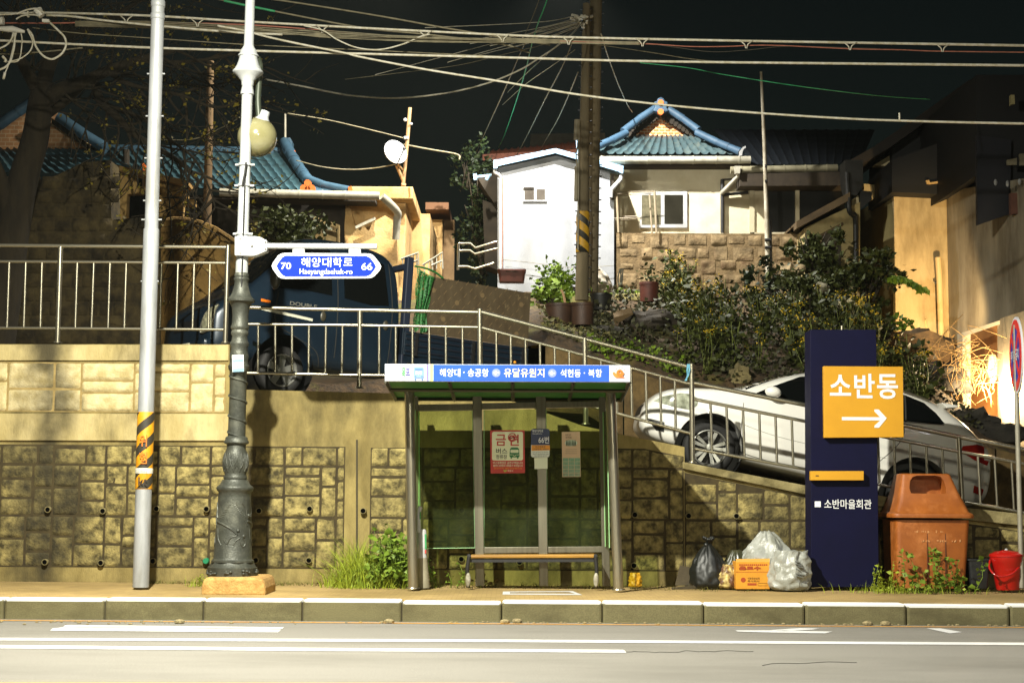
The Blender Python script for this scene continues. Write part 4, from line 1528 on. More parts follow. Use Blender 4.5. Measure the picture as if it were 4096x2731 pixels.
b.build('box_print', PR_, bx)
text('lettering', '음료수', (2956, 2263, 3044, 2279), PR_, bx, RYY - .004, .05)
text('lettering', '서울중앙상회', (2990, 2308, 3038, 2316), mat('box_print_brown', (96, 64, 16)), bx, RYY - .004, .014)
text('lettering', '주식회사', (2990, 2319, 3038, 2327), mat('box_print_brown', (96, 64, 16)), bx, RYY - .004, .014)
b = MB()
b.tube([P(3032, 2331, RYY - .002), P(3068, 2331, RYY - .002), P(3068, 2341, RYY - .002), P(3032, 2341, RYY - .002), P(3032, 2331, RYY - .002)], .002, 4)
for i in range(3):
    b.pprism([(3074, 2302 + i * 6), (3079, 2302 + i * 6), (3079, 2304 + i * 6), (3074, 2304 + i * 6)], RYY - .002, .004)
b.build('box_mark', mat('box_print_brown', (96, 64, 16)), bx)
b = MB()
b.prism([P(2686, 2352, 18.3), P(2870, 2335, 18.5), P(2876, 2344, 18.5), P(2690, 2361, 18.3)], (0, .02, .01))
tag(b.build('plank', mat('dark_board', (66, 56, 36), (50, 42, 26), 6, .8)), 'dark plank lying on the pavement in front of the black rubbish bag', 'plank')
b = MB()
b.prism([P(2700, 2340, 18.75), P(2800, 2340, 18.75), P(2790, 2275, 18.9), P(2720, 2262, 18.9)], (0, .012, .006))
tag(b.build('cardboard_sheet', mat('dirty_card', (70, 60, 40), (54, 46, 30), 6, .85)), 'dirty flattened cardboard sheet leaning on the wall behind the black bag', 'cardboard')

# ================================================================== WEEDS ALONG THE WALL FOOT
GRN = mat('weed_green', (150, 160, 44), (104, 122, 30), 9, .6, spec=.3)
GRN2 = mat('leaf_green', (116, 138, 44), (80, 104, 30), 9, .55, spec=.3)


def tuft(b, px0, px1, py, Y0, Y1, n, h0, h1, w=.004):
    for _ in range(n):
        x, Y = rnd.uniform(px0, px1), rnd.uniform(Y0, Y1)
        p = P(x, py, Y)
        p.z = .2
        b.blade(p, rnd.uniform(h0, h1), (rnd.gauss(0, .12), rnd.gauss(-.03, .1)), w * rnd.uniform(.6, 1.4))


b = MB()
for i in range(760):
    x = rnd.gauss(1440, 66)
    p = P(x, 2330, rnd.uniform(18.1, 18.9))
    p.z = .2
    h = rnd.uniform(.25, .78) * max(.35, 1 - abs(x - 1430) / 240)
    b.blade(p, h, (rnd.gauss(0, .22), rnd.gauss(-.05, .15)), rnd.uniform(.003, .008))
tuft(b, 1300, 1640, 2330, 17.9, 18.9, 420, .05, .22)
tag(b.build('grass_clump', GRN, smooth='all'), 'tall bright green grass clump growing at the wall foot left of the bus shelter', 'grass')
b = MB()
for i in range(90):
    x, Y = rnd.uniform(1490, 1640), rnd.uniform(18.1, 18.85)
    base = P(x, 2330, Y)
    base.z = .2
    h = rnd.uniform(.2, .72) * (1 if 1510 < x < 1620 else .6)
    top = base + Vector((rnd.gauss(0, .07), rnd.gauss(-.03, .06), h))
    b.tube([base, base.lerp(top, .5) + Vector((rnd.gauss(0, .02), 0, 0)), top], [.004, .003, .0015], 4)
    for q in range(9):
        t = rnd.uniform(.25, 1)
        b.leaf(base.lerp(top, t) + Vector((rnd.gauss(0, .03), rnd.gauss(0, .03), 0)), rnd.uniform(.05, .12), Vector((rnd.gauss(0, 1), rnd.gauss(-.3, 1), rnd.uniform(-.3, .5))))
tag(b.build('leafy_weed', GRN2, smooth='all'), 'broad leafed green weeds beside the left shelter post', 'weed')


def weed(px, py, Y, h, n, label, m=GRN2, sp=.1, lf=.07, blades=30):
    b = MB()
    base0 = P(px, py, Y)
    base0.z = .2
    for i in range(n):
        base = base0 + Vector((rnd.gauss(0, sp), rnd.gauss(0, sp * .6), 0))
        hh = h * rnd.uniform(.4, 1)
        top = base + Vector((rnd.gauss(0, .08), rnd.gauss(-.04, .06), hh))
        b.tube([base, base.lerp(top, .5) + Vector((rnd.gauss(0, .02), 0, 0)), top], [.005, .004, .0015], 4)
        for q in range(int(8 + hh * 22)):
            t = rnd.uniform(.15, 1)
            b.leaf(base.lerp(top, t) + Vector((rnd.gauss(0, .015), rnd.gauss(0, .015), 0)), rnd.uniform(.5, 1.2) * lf, Vector((rnd.gauss(0, 1), rnd.gauss(-.4, 1), rnd.uniform(-.2, .6))))
    for i in range(blades):
        b.blade(base0 + Vector((rnd.gauss(0, sp * 1.8), rnd.gauss(0, .08), 0)), rnd.uniform(.04, .16), (rnd.gauss(0, .06), rnd.gauss(0, .06)), .004)
    return tag(b.build('weed', m, smooth='all'), label, 'weed')


weed(1762, 2345, 18.3, .42, 8, 'thin weeds growing in shade under the bench left end', sp=.12, lf=.05)
weed(1925, 2345, 18.55, .18, 7, 'short brownish weed by the rear shelter post behind the bench', mat('dry_weed', (120, 96, 36), (84, 70, 26), 9, .7), .06, .05)
weed(3530, 2350, 18.2, .36, 9, 'small leafy weed at the foot of the blue pillar beside the brown bin', GRN, .1, .06, 60)
weed(3745, 2352, 17.95, .5, 14, 'taller leafy weed growing in front of the brown bin', GRN2, .16, .085, 50)
weed(3620, 2354, 17.9, .12, 14, 'low mat of weeds along the foot of the brown bin', GRN, .2, .04, 160)
weed(800, 2335, 18.3, .16, 4, 'small tuft of grass beside the stone lamp plinth', GRN, .04, .03, 60)
b = MB()
tuft(b, 590, 840, 2335, 18.7, 18.98, 170, .02, .07, .004)
tuft(b, 1060, 1320, 2335, 18.5, 18.98, 170, .02, .07, .004)
tuft(b, 1700, 2480, 2335, 18.2, 18.98, 300, .02, .09, .004)
tuft(b, 2500, 3230, 2345, 17.95, 18.95, 300, .02, .07, .004)
tuft(b, 3500, 4120, 2345, 17.95, 18.95, 240, .02, .07, .004)
struct(b.build('moss_and_grass', mat('moss_green', (104, 100, 30), (70, 72, 24), 9, .8), smooth='all'), 'stuff')
# ================================================================== VEHICLES
def shell(stations, sub=2):
    """car body: stations (x, zb, zm, zs, zr, zt, wb, wm, ws, wr) joined into one skin, both sides"""
    b = MB()
    vs, fs = [], []
    for x, zb, zm, zs, zr, zt, wb, wm, ws, wr in stations:
        half = [(wb * .6, zb), (wb, zb), (wm, zb + (zm - zb) * .55), (wm, zm), (wm * .985, zm + (zs - zm) * .7), (ws, zs), (wr + (ws - wr) * .42, zs + (zr - zs) * .62), (wr, zr), (wr * .55, zt)]
        row = [(x, -y, z) for y, z in half] + [(x, y, z) for y, z in reversed(half)]
        vs += row
    n = 18
    for i in range(len(stations) - 1):
        for j in range(n):
            fs.append((i * n + j, i * n + (j + 1) % n, (i + 1) * n + (j + 1) % n, (i + 1) * n + j))
    fs.append(tuple(range(n - 1, -1, -1)))
    fs.append(tuple(range((len(stations) - 1) * n, len(stations) * n)))
    return b.add(vs, fs)


class Car:
    def __init__(s, root, mtx):
        s.root, s.m = root, mtx

    def body(s, b, m, name='body', sub=2, cuts=()):
        o = b.build(name, m, None, smooth='all', sub=sub, loc=(0, 0, 0), fixn=True)
        bake(o)
        bm = bmesh.new()
        bm.from_mesh(o.data)
        s.bvh = BVHTree.FromBMesh(bm)
        bm.free()
        for c in cuts:
            carve(o, c)
        o.data.transform(Matrix.Translation(-WL[s.root.name]) @ s.m)
        o.data.polygons.foreach_set('use_smooth', [True] * len(o.data.polygons))
        o.data.set_sharp_from_angle(angle=math.radians(50))
        o.parent = s.root
        WL[o.name] = WL[s.root.name]
        return o

    def hit(s, p, d):
        h = s.bvh.ray_cast(Vector(p) - Vector(d) * 3, Vector(d))
        if h[0] is None:
            h = s.bvh.find_nearest(Vector(p))
        return h[0], h[1]

    def patch(s, pts, m, name, parent=None, off=.006, d=(0, 1, 0), step=.07, th=0):
        """a panel (window, lamp ...) laid on the body along direction d"""
        bm = bmesh.new()
        d = Vector(d).normalized()
        vs = [bm.verts.new(p) for p in pts]
        bm.faces.new(vs)
        bmesh.ops.triangulate(bm, faces=bm.faces)
        for _ in range(4):
            es = [e for e in bm.edges if e.calc_length() > step]
            if not es:
                break
            bmesh.ops.subdivide_edges(bm, edges=es, cuts=1)
            bmesh.ops.triangulate(bm, faces=bm.faces)
        b = MB()
        bm.verts.index_update()
        for v in bm.verts:
            h, nn = s.hit(v.co, d)
            if nn.dot(d) > 0:
                nn = -nn
            b.v.append(h + nn * off)
        b.f = [tuple(v.index for v in f.verts) for f in bm.faces]
        bm.free()
        return s.put(b, m, name, parent, 'all')

    def line(s, pts, m, name, r=.005, d=(0, 1, 0), parent=None, n=6, off=0.0, k=6):
        q = []
        for p in catmull(pts, k):
            h, nn = s.hit(p, d)
            q.append(h - Vector(d) * off)
        b = MB()
        b.tube(q, r, n)
        return s.put(b, m, name, parent, True)

    def put(s, b, m, name, parent=None, smooth=False, bevel=0, fixn=False):
        moved(b, s.m)
        return b.build(name, m, parent or s.root, smooth=smooth, bevel=bevel, fixn=fixn)

    def wheel(s, c, r, rr, spokes, w=.2, twin=True, side=-1):
        """tyre with a rim and spokes; the outer face looks to -y"""
        c = Vector(c)
        b = MB()
        y0, y1 = c.y, c.y + w
        prof = [(y0 + .1, rr * .99), (y0 + .012, rr * 1.0), (y0, rr * 1.06), (y0 + .004, r * .9), (y0 + .03, r * .985), (y0 + .06, r), (y1 - .06, r), (y1 - .02, r * .97), (y1, r * .85), (y1, rr)]
        b.lathe((c.x, 0, c.z), (c.x, 1, c.z), prof, 40, (False, True))
        ty = s.put(b, BLACK, 'wheel', None, 50)
        b = MB()
        b.lathe((c.x, 0, c.z), (c.x, 1, c.z), [(y0 + .10, rr * .98), (y0 + .015, rr * 1.0), (y0 - .004, rr * 1.02), (y0 - .006, rr * .98), (y0 + .006, rr * .93), (y0 + .05, rr * .9), (y0 + .1, rr * .88)], 40, (False, False))
        b.lathe((c.x, 0, c.z), (c.x, 1, c.z), [(y0 + .06, rr * .24), (y0 + .002, rr * .22), (y0 - .002, rr * .15), (y0 + .0, .002)], 20)
        for i in range(spokes):
            for q in ((-1, 1) if twin else (0,)):
                a = 2 * math.pi * i / spokes + .3
                a2 = a + q * (.2 if twin else 0)
                p0 = Vector((c.x + math.cos(a + q * .25) * rr * .16, y0 + .02, c.z + math.sin(a + q * .25) * rr * .16))
                p1 = Vector((c.x + math.cos(a2) * rr * .97, y0 + .012, c.z + math.sin(a2) * rr * .97))
                t = Vector((-math.sin(a2), 0, math.cos(a2)))
                h0, h1 = (rr * .055, rr * .115) if twin else (rr * .16, rr * .24)
                b.prism([p0 - t * h0, p1 - t * h1, p1 + t * h1, p0 + t * h0], (0, .04, 0))
        s.put(b, mat('alloy', (176, 176, 170), None, rough=.35, metal=.85), 'rim', ty, 30)
        b = MB()
        b.lathe((c.x, 0, c.z), (c.x, 1, c.z), [(y0 + .09, rr * .95), (y0 + .085, .002)], 32)
        s.put(b, mat('brake_dark', (28, 27, 25), (44, 42, 38), 20, .6), 'brake_disc', ty)
        return ty


GAP = mat('panel_gap', (40, 38, 32), None, rough=.8)
DGL = mat('dark_car_glass', (10, 12, 12), None, rough=.06, spec=.6)
TRIM = mat('black_trim', (22, 22, 22), None, rough=.5)

# ------------------------------------------------------------------ white estate car on the ramp
th = math.radians(12.6)
cx_ = Vector((math.cos(th), 0, -math.sin(th)))
cz_ = Vector((math.sin(th), 0, math.cos(th)))
cen = P(2838, 1790, 20.3)
org = cen - cz_ * .33 + Vector((0, .88, 0))
Mx = Matrix(((cx_.x, 0, cz_.x, org.x), (0, 1, 0, org.y), (cx_.z, 0, cz_.z, org.z), (0, 0, 0, 1)))
root = thing('parked_car', 'white estate car parked nose up on the sloping lane behind the railing', 'car', org)
suv = Car(root, Mx)
CARW = mat('white_car_paint', (228, 226, 218), (222, 220, 212), 2, .3, coat=.7)
ST = [(-.925, .46, .52, .60, .63, .65, .42, .50, .48, .4), (-.90, .40, .50, .66, .70, .73, .56, .64, .61, .5), (-.80, .31, .50, .80, .85, .88, .68, .76, .73, .6), (-.62, .26, .54, .93, .97, 1.0, .78, .85, .82, .68),
      (-.35, .24, .60, 1.01, 1.04, 1.07, .84, .90, .86, .74), (.0, .24, .64, 1.07, 1.10, 1.13, .85, .92, .87, .78), (.18, .24, .66, 1.09, 1.13, 1.17, .85, .92, .87, .77), (.45, .24, .68, 1.11, 1.27, 1.33, .85, .92, .87, .74),
      (.88, .24, .70, 1.13, 1.50, 1.57, .85, .92, .87, .67), (1.35, .24, .70, 1.15, 1.61, 1.69, .85, .92, .87, .64), (1.8, .24, .71, 1.18, 1.63, 1.72, .85, .92, .87, .63), (2.25, .24, .73, 1.21, 1.61, 1.70, .85, .92, .87, .63),
      (2.65, .26, .75, 1.25, 1.56, 1.65, .85, .92, .86, .62), (2.92, .28, .76, 1.26, 1.49, 1.58, .84, .91, .85, .62), (3.18, .30, .77, 1.25, 1.36, 1.44, .82, .90, .83, .64), (3.40, .34, .77, 1.16, 1.22, 1.28, .79, .87, .80, .66),
      (3.52, .40, .74, 1.02, 1.07, 1.10, .74, .83, .76, .64), (3.58, .46, .66, .86, .90, .93, .68, .78, .70, .58), (3.59, .52, .62, .72, .76, .78, .60, .68, .62, .5)]
cuts = []
for wx, wz, wr_ in ((0, .34, .43), (2.65, .37, .44)):
    c_ = MB()
    c_.lathe((wx, -1.2, wz), (wx, -.55, wz), [(0, wr_), (1, wr_)], 40)
    cuts.append(c_)
suv.body(shell(ST), CARW, cuts=cuts)
for wx, wz, wr_ in ((0, .34, .43), (2.65, .37, .44)):
    b = MB()
    b.lathe((wx, -.87, wz), (wx, -.56, wz), [(0, wr_ + .01), (1, wr_ + .01), (1, .01)], 40, (False, True))
    suv.put(b, TRIM, 'wheel_arch', None, True)
suv.wheel((0, -.88, .33), .335, .225, 5)
suv.wheel((2.65, -.88, .33), .335, .225, 5)
V = lambda x, z: (x, 0, z)
wp = [V(.40, 1.115), V(.62, 1.27), V(.97, 1.49), V(1.2, 1.565), V(1.7, 1.60), V(2.25, 1.575), V(2.58, 1.52), V(2.74, 1.42), V(2.86, 1.30), V(2.80, 1.275), V(2.3, 1.21), V(1.5, 1.16), V(.9, 1.125)]
win = suv.patch(wp, DGL, 'side_window', off=.008)
for x0, z0, x1, z1 in ((1.36, 1.155, 1.40, 1.585), (2.30, 1.20, 2.26, 1.575), (2.36, 1.21, 2.33, 1.56)):
    suv.line([V(x0, z0), V((x0 + x1) / 2, (z0 + z1) / 2), V(x1, z1)], mat('pillar_grey', (52, 52, 48), None, rough=.5), 'window_pillar', .012, parent=win, off=.008)
suv.patch([V(.19, 1.15), V(.42, 1.30), V(.72, 1.46), V(.93, 1.56), V(.98, 1.545), V(.72, 1.425), V(.46, 1.265), V(.30, 1.155)], DGL, 'windscreen_edge', off=.004)
suv.patch([(.3, -.5, 1.5), (.3, .5, 1.5), (.95, .45, 1.9), (.95, -.45, 1.9)], DGL, 'windscreen', d=(.55, 0, -1), off=.006)
HL = mat('headlight_glass', (176, 180, 160), (96, 100, 84), 9, .08, spec=.8, coat=1)
suv.patch([V(-.80, .76), V(-.70, .84), V(-.50, .925), V(-.36, .94), V(-.27, .90), V(-.27, .82), V(-.33, .745), V(-.55, .735)], HL, 'headlight', off=.010)
suv.patch([V(-.84, .53), V(-.62, .52), V(-.60, .40), V(-.70, .40), V(-.74, .47)], TRIM, 'fog_lamp', off=.008)
suv.patch([(-1, -.42, .58), (-1, .42, .58), (-1, .4, .72), (-1, -.4, .72)], TRIM, 'grille', d=(1, 0, 0), off=.008)
suv.line([V(.30, .98), V(.34, .60), V(.36, .42), V(.42, .36), V(.9, .33), V(1.22, .33)], GAP, 'door_gap', .0045)
suv.line([V(1.40, 1.14), V(1.43, .8), V(1.40, .4), V(1.36, .33)], GAP, 'door_gap', .0045)
suv.line([V(2.32, 1.20), V(2.36, 1.05), V(2.28, .85), V(2.05, .55), V(1.9, .35)], GAP, 'door_gap', .0045)
suv.line([V(.28, .72), V(.8, .66), V(1.5, .66), V(2.2, .70)], mat('crease', (150, 150, 140), None, rough=.5), 'door_crease', .004)
for x in (1.28, 2.18):
    suv.patch([V(x - .09, 1.0), V(x + .09, 1.01), V(x + .09, 1.035), V(x - .09, 1.03)], CARW, 'door_handle', off=.028)
b = MB()
b.ball((.62, -1.0, 1.19), .1, 16, 12, (1.05, .75, .72))
mr = suv.put(b, CARW, 'mirror', None, True)
b = MB()
b.tube([(.6, -.86, 1.12), (.62, -.98, 1.15)], .03, 8)
suv.put(b, TRIM, 'mirror_stem', mr, True)
TL = mat('tail_light_red', (150, 22, 14), (186, 40, 24), 9, .1, spec=.8, coat=1)
tl = suv.patch([V(3.10, 1.00), V(3.12, 1.07), V(3.3, 1.13), V(3.45, 1.13), V(3.5, .98), V(3.48, .90), V(3.3, .93)], TL, 'tail_light', off=.012)
suv.patch([V(3.40, 1.11), V(3.50, 1.10), V(3.52, .96), V(3.42, .96)], mat('lamp_clear', (220, 214, 208), None, rough=.1, coat=1), 'clear_lens', parent=tl, off=.018)
suv.patch([V(3.36, .62), V(3.50, .60), V(3.50, .52), V(3.37, .53)], TL, 'rear_reflector', off=.01)
suv.patch([(3.8, -.55, 1.2), (3.8, .55, 1.2), (3.3, .5, 1.5), (3.3, -.5, 1.5)], DGL, 'rear_window', d=(-1, 0, -.45), off=.008)
b = MB()
b.prism([(2.82, -.6, 1.585), (3.04, -.58, 1.60), (3.05, -.58, 1.575), (2.9, -.6, 1.53)], (0, 1.2, 0))
suv.put(b, CARW, 'spoiler', None, False, .012, True)
suv.line([(1.1, -.60, 1.66), (1.5, -.60, 1.72), (2.1, -.60, 1.725), (2.5, -.60, 1.70), (2.66, -.6, 1.64)], STEEL, 'roof_rail', .014, d=(0, 0, -1), off=.03)
suv.line([V(.45, 1.135), V(1.4, 1.155), V(2.3, 1.205), V(2.85, 1.285)], mat('window_trim', (150, 148, 140), None, rough=.3, metal=.6), 'window_trim', .006, off=.004)

# ------------------------------------------------------------------ dark blue double cab pickup
ya = math.radians(34)
wc = P(1125, 1478, 20.15)
Rz = Matrix.Rotation(ya, 4, 'Z') @ Matrix.Rotation(math.radians(3.6), 4, 'Y')
off = Rz @ Vector((1.0, -.80, .31))
org = wc - off
Mt = Matrix.Translation(org) @ Rz
root = thing('pickup_truck', 'dark blue double cab pickup truck with a plywood side board', 'truck', org)
trk = Car(root, Mt)
BLUE = mat('dark_blue_paint', (22, 37, 50), (18, 31, 43), 2, .34, coat=.7, metal=.2)
ST = [(0, .42, .60, .84, .88, .90, .66, .74, .72, .58), (.05, .36, .64, .95, 1.0, 1.03, .76, .81, .79, .66), (.30, .35, .70, 1.12, 1.17, 1.21, .82, .86, .83, .72), (.48, .35, .74, 1.22, 1.29, 1.33, .82, .87, .84, .72),
      (.62, .35, .76, 1.26, 1.42, 1.47, .82, .87, .84, .70), (.95, .35, .78, 1.29, 1.76, 1.81, .82, .87, .84, .67), (1.22, .35, .78, 1.30, 2.00, 2.06, .82, .87, .84, .66), (1.40, .35, .78, 1.31, 2.08, 2.15, .82, .87, .84, .65),
      (1.9, .35, .78, 1.31, 2.10, 2.17, .82, .87, .84, .65), (2.35, .35, .78, 1.31, 2.07, 2.14, .82, .87, .84, .65), (2.56, .36, .78, 1.31, 2.00, 2.06, .82, .87, .84, .66), (2.63, .40, .78, 1.30, 1.86, 1.90, .80, .85, .82, .66), (2.65, .44, .78, 1.28, 1.78, 1.82, .78, .83, .80, .64)]
c_ = MB()
c_.lathe((1.0, -1.2, .33), (1.0, -.5, .33), [(0, .42), (1, .42)], 36)
trk.body(shell(ST), BLUE, 'cab', cuts=[c_])
b = MB()
b.lathe((1.0, -.84, .33), (1.0, -.5, .33), [(0, .425), (1, .425), (1, .01)], 36, (False, True))
trk.put(b, TRIM, 'wheel_arch', None, True)
trk.wheel((1.0, -.83, .30), .315, .205, 5, twin=False)
trk.wheel((3.75, -.83, .30), .315, .205, 5, twin=False)
w1 = trk.patch([V(.80, 1.33), V(.98, 1.58), V(1.20, 1.84), V(1.34, 1.94), V(1.62, 1.95), V(1.62, 1.34), V(1.2, 1.36)], DGL, 'side_window', off=.008)
w2_ = trk.patch([V(1.80, 1.33), V(1.80, 1.94), V(2.2, 1.94), V(2.42, 1.88), V(2.46, 1.32), V(2.2, 1.29)], DGL, 'side_window', off=.008)
trk.patch([(.5, -.66, 1.4), (.5, .66, 1.4), (1.2, .58, 2.0), (1.2, -.58, 2.0)], DGL, 'windscreen', d=(1, 0, -.5), off=.008)
HLT = mat('truck_headlight', (170, 168, 140), (70, 70, 56), 14, .08, spec=.8, coat=1)
hl = trk.patch([(0, -.80, .70), (0, -.50, .68), (0, -.56, .88), (0, -.66, .99), (0, -.78, 1.02)], HLT, 'headlight', d=(1, .35, 0), off=.012)
trk.line([(0, -.80, .70), (0, -.50, .68), (0, -.56, .88), (0, -.66, .99), (0, -.78, 1.02), (0, -.80, .70)], mat('lamp_chrome', (190, 188, 176), None, rough=.2, metal=.9), 'lamp_rim', .008, d=(1, .35, 0), parent=hl, off=.012, k=3)
trk.patch([(0, -.38, .74), (0, .38, .74), (0, .40, .86), (0, -.40, .86)], TRIM, 'grille', d=(1, 0, 0), off=.008)
b = MB()
b.prism([(-.07, -.78, .36), (-.07, .78, .36), (-.07, .80, .58), (-.07, -.80, .58)], (.35, 0, 0))
bp_ = trk.put(b, BLUE, 'front_bumper', None, False, .04, True)
b = MB()
b.prism([(-.085, -.36, .43), (-.085, -.02, .43), (-.085, -.02, .55), (-.085, -.36, .55)], (.012, 0, 0))
pl = trk.put(b, mat('plate_cream', (196, 190, 160), None, rough=.5), 'number_plate', bp_, fixn=True)
tx = text_mb('80더 8823', .29, .075, .01)
moved(tx, Matrix.Translation((-.088, -.19, .49)) @ Matrix.Rotation(math.radians(-90), 4, 'Z'))
trk.put(tx, DK, 'plate_lettering', pl)
trk.line([V(.86, 1.29), V(.84, .9), V(1.1, .75), V(1.42, .60), V(1.52, .40)], GAP, 'door_gap', .006)
trk.line([V(1.71, 2.02), V(1.71, 1.3), V(1.70, .40)], GAP, 'door_gap', .006)
trk.line([V(2.50, 1.9), V(2.52, 1.3), V(2.48, .42)], GAP, 'door_gap', .006)
b = MB()
for x in (1.5, 2.42):
    b.ball((x, -.865, 1.05), .06, 12, 8, (.7, .25, 1.1))
trk.put(b, mat('handle_dark', (60, 56, 44), None, rough=.4), 'door_handle', None, True)
trk.patch([V(.60, 1.06), V(1.35, 1.00), V(1.35, .965), V(.60, 1.02)], mat('strip_white', (196, 194, 176), None, rough=.4), 'side_stripe', off=.008)
tx = text_mb('DOUBLE', .38, .05, .01)
moved(tx, Matrix.Translation((1.2, -.885, 1.155)))
trk.put(tx, mat('badge_grey', (150, 148, 136), None, rough=.3, metal=.5), 'badge')
b = MB()
b.ball((.72, -1.02, 1.42), .11, 14, 10, (.6, .8, 1.35))
mr = trk.put(b, mat('mirror_black', (52, 50, 40), None, rough=.3), 'mirror', None, True)
b = MB()
b.tube([(.82, -.84, 1.34), (.74, -1.0, 1.36)], .02, 8)
trk.put(b, TRIM, 'mirror_stem', mr, True)
trk.patch([V(.62, 1.16), V(.76, 1.15), V(.74, 1.12), V(.62, 1.125)], mat('indicator_orange', (214, 110, 30), None, rough=.2), 'indicator', off=.01)
# load bed, posts, board and net
b = MB()
b.span((2.72, -.84, .60), (4.72, .84, .70))
b.span((2.72, -.86, .70), (4.72, -.82, 1.02))
b.span((2.72, .82, .70), (4.72, .86, 1.02))
b.span((4.68, -.82, .70), (4.72, .82, 1.02))
b.span((2.70, -.84, .70), (2.74, .84, 1.1))
bed = trk.put(b, BLUE, 'load_bed', None, False, .008)
b = MB()
for z in (.76, .84, .92, .985):
    b.span((2.74, -.875, z - .012), (4.7, -.858, z + .012))
trk.put(b, mat('bed_dark_blue', (14, 20, 32), None, rough=.5), 'bed_rib', bed, False, .004)
b = MB()
for x in (2.9, 3.8, 4.62):
    b.span((x - .02, -.885, .70), (x + .02, -.86, 1.0))
b.span((2.76, -.80, .40), (4.6, -.70, .58))
trk.put(b, TRIM, 'side_catch', bed)
b = MB()
b.span((2.70, -.84, .5), (2.80, -.74, 2.02))
b.span((2.70, .74, .5), (2.80, .84, 2.02))
b.span((2.71, -.74, 1.86), (2.79, .74, 1.94))
trk.put(b, mat('frame_dark_blue', (26, 34, 50), None, rough=.5), 'headboard_post', None, False, .012)
b = MB()
b.span((2.98, -.855, 1.03), (4.70, -.835, 1.80))
trk.put(b, mat('film_faced_plywood', (80, 68, 48), (68, 56, 38), 9, .6, stretch=(1.4, 1, .5), stain=(120, 104, 74), sscale=7, slo=.62, shi=.7), 'side_board', None)
b = MB()
for i in range(17):
    for j in range(9):
        x0, z0 = 2.9 + i * .16, 1.08 + j * .085
        x0 -= j * .07
        if 3.0 < x0 < 4.6:
            b.prism([(x0, -.8565, z0), (x0 + .008, -.8565, z0 - .004), (x0 + .05, -.8565, z0 + .05), (x0 + .042, -.8565, z0 + .054)], (0, .003, 0))
for x0, z0 in ((3.12, 1.62), (3.5, 1.5), (3.9, 1.66), (4.3, 1.4), (4.55, 1.62), (3.3, 1.25), (4.5, 1.2)):
    b.lathe((x0, -.857, z0), (x0, -.8565, z0), [(0, .035), (1, .035)], 14)
trk.put(b, mat('board_stamp', (106, 88, 60), None, rough=.6), 'stamp')
NET = mat('green_net', (34, 110, 44), (24, 84, 32), 30, .6)
n, k = NET.node_tree.nodes, NET.node_tree.links        # a woven net: threads with gaps between
vo = n.new('ShaderNodeTexVoronoi')
vo.feature = 'DISTANCE_TO_EDGE'
vo.inputs['Scale'].default_value = 34
tc = n.new('ShaderNodeTexCoord')
k.new(tc.outputs['Object'], vo.inputs['Vector'])
mr = n.new('ShaderNodeMapRange')
mr.inputs[1].default_value, mr.inputs[2].default_value = .16, .24
mr.inputs[3].default_value, mr.inputs[4].default_value = 0, .8
k.new(vo.outputs['Distance'], mr.inputs[0])
tr_ = n.new('ShaderNodeBsdfTransparent')
mx = n.new('ShaderNodeMixShader')
k.new(mr.outputs[0], mx.inputs[0])
k.new(n['Principled BSDF'].outputs[0], mx.inputs[1])
k.new(tr_.outputs[0], mx.inputs[2])
k.new(mx.outputs[0], n['Material Output'].inputs[0])
for layer, (xa, xb_, zt_, amp) in enumerate(((2.82, 3.12, 1.88, .018), (2.84, 3.02, 1.86, .024))):
    b = MB()
    vs, fs = [], []
    for i in range(26):
        t = i / 25
        for j in range(22):
            u = j / 21
            wdt = (xb_ - xa) * (1 - .3 * min(1, t * 1.5) ** .8)
            z = zt_ - .10 * u * (1 - t) - t * (.80 + .05 * math.sin(u * 9))
            vs.append((xa + u * wdt + .012 * math.sin(i * .5 + j), -.885 - layer * .02 - amp * math.sin(u * 17 + t * 2.2), z))
    for i in range(25):
        for j in range(21):
            fs.append((i * 22 + j, i * 22 + j + 1, (i + 1) * 22 + j + 1, (i + 1) * 22 + j))
    b.add(vs, fs)
    trk.put(b, NET, 'net', None, 'all')
b = MB()
b.tube(catmull([(2.8, -.86, 1.9), (2.95, -.89, 1.89), (3.1, -.89, 1.86), (3.24, -.88, 1.80)], 4), .014, 6)
trk.put(b, mat('net_rope', (30, 100, 40), None, rough=.7), 'net_rope', None)
b = MB()
for x, z in ((4.48, .80), (4.53, .74)):
    b.ball((x, -.885, z), .022, 10, 8)
trk.put(b, mat('marker_amber', (230, 150, 40), None, rough=.2), 'side_marker', None, True)
# ================================================================== LANE, BANK AND HILLSIDE
def interp(tab, x):
    if x <= tab[0][0]:
        return tab[0][1]
    for (a, u), (c, w) in zip(tab, tab[1:]):
        if x <= c:
            return u + (w - u) * (x - a) / (c - a)
    return tab[-1][1]


LANE = [(-60, 2.5), (-2.9, 2.49), (.9, 2.23), (1.8, 1.70), (2.5, 1.535), (5.15, .95), (8.5, .35), (10.5, .2), (60, .2)]
b = MB()
for (a, u), (c, w) in zip(LANE, LANE[1:]):
    b.poly([(a, 19.3, u), (c, 19.3, w), (c, 23.6, w), (a, 23.6, u)])
struct(b.build('lane', mat('lane_concrete', (112, 102, 74), (84, 76, 52), 6, .9, bump=.3)))
FOOT = [(-60, 2.5), (-.2, 3.3), (.47, 3.42), (1.6, 3.06), (2.47, 2.80), (3.4, 2.65), (5.6, 2.3), (6.9, 1.95), (8, 1.7), (12, 1.2), (60, .3)]
TOP = [(-60, 5.0), (5.5, 5.0), (6.6, 4.4), (7.25, 3.5), (7.55, 2.8), (8.0, 2.3), (10, 2.2), (60, 1.0)]
sm = lambda t: max(0, min(1, t)) ** 2 * (3 - 2 * max(0, min(1, t)))


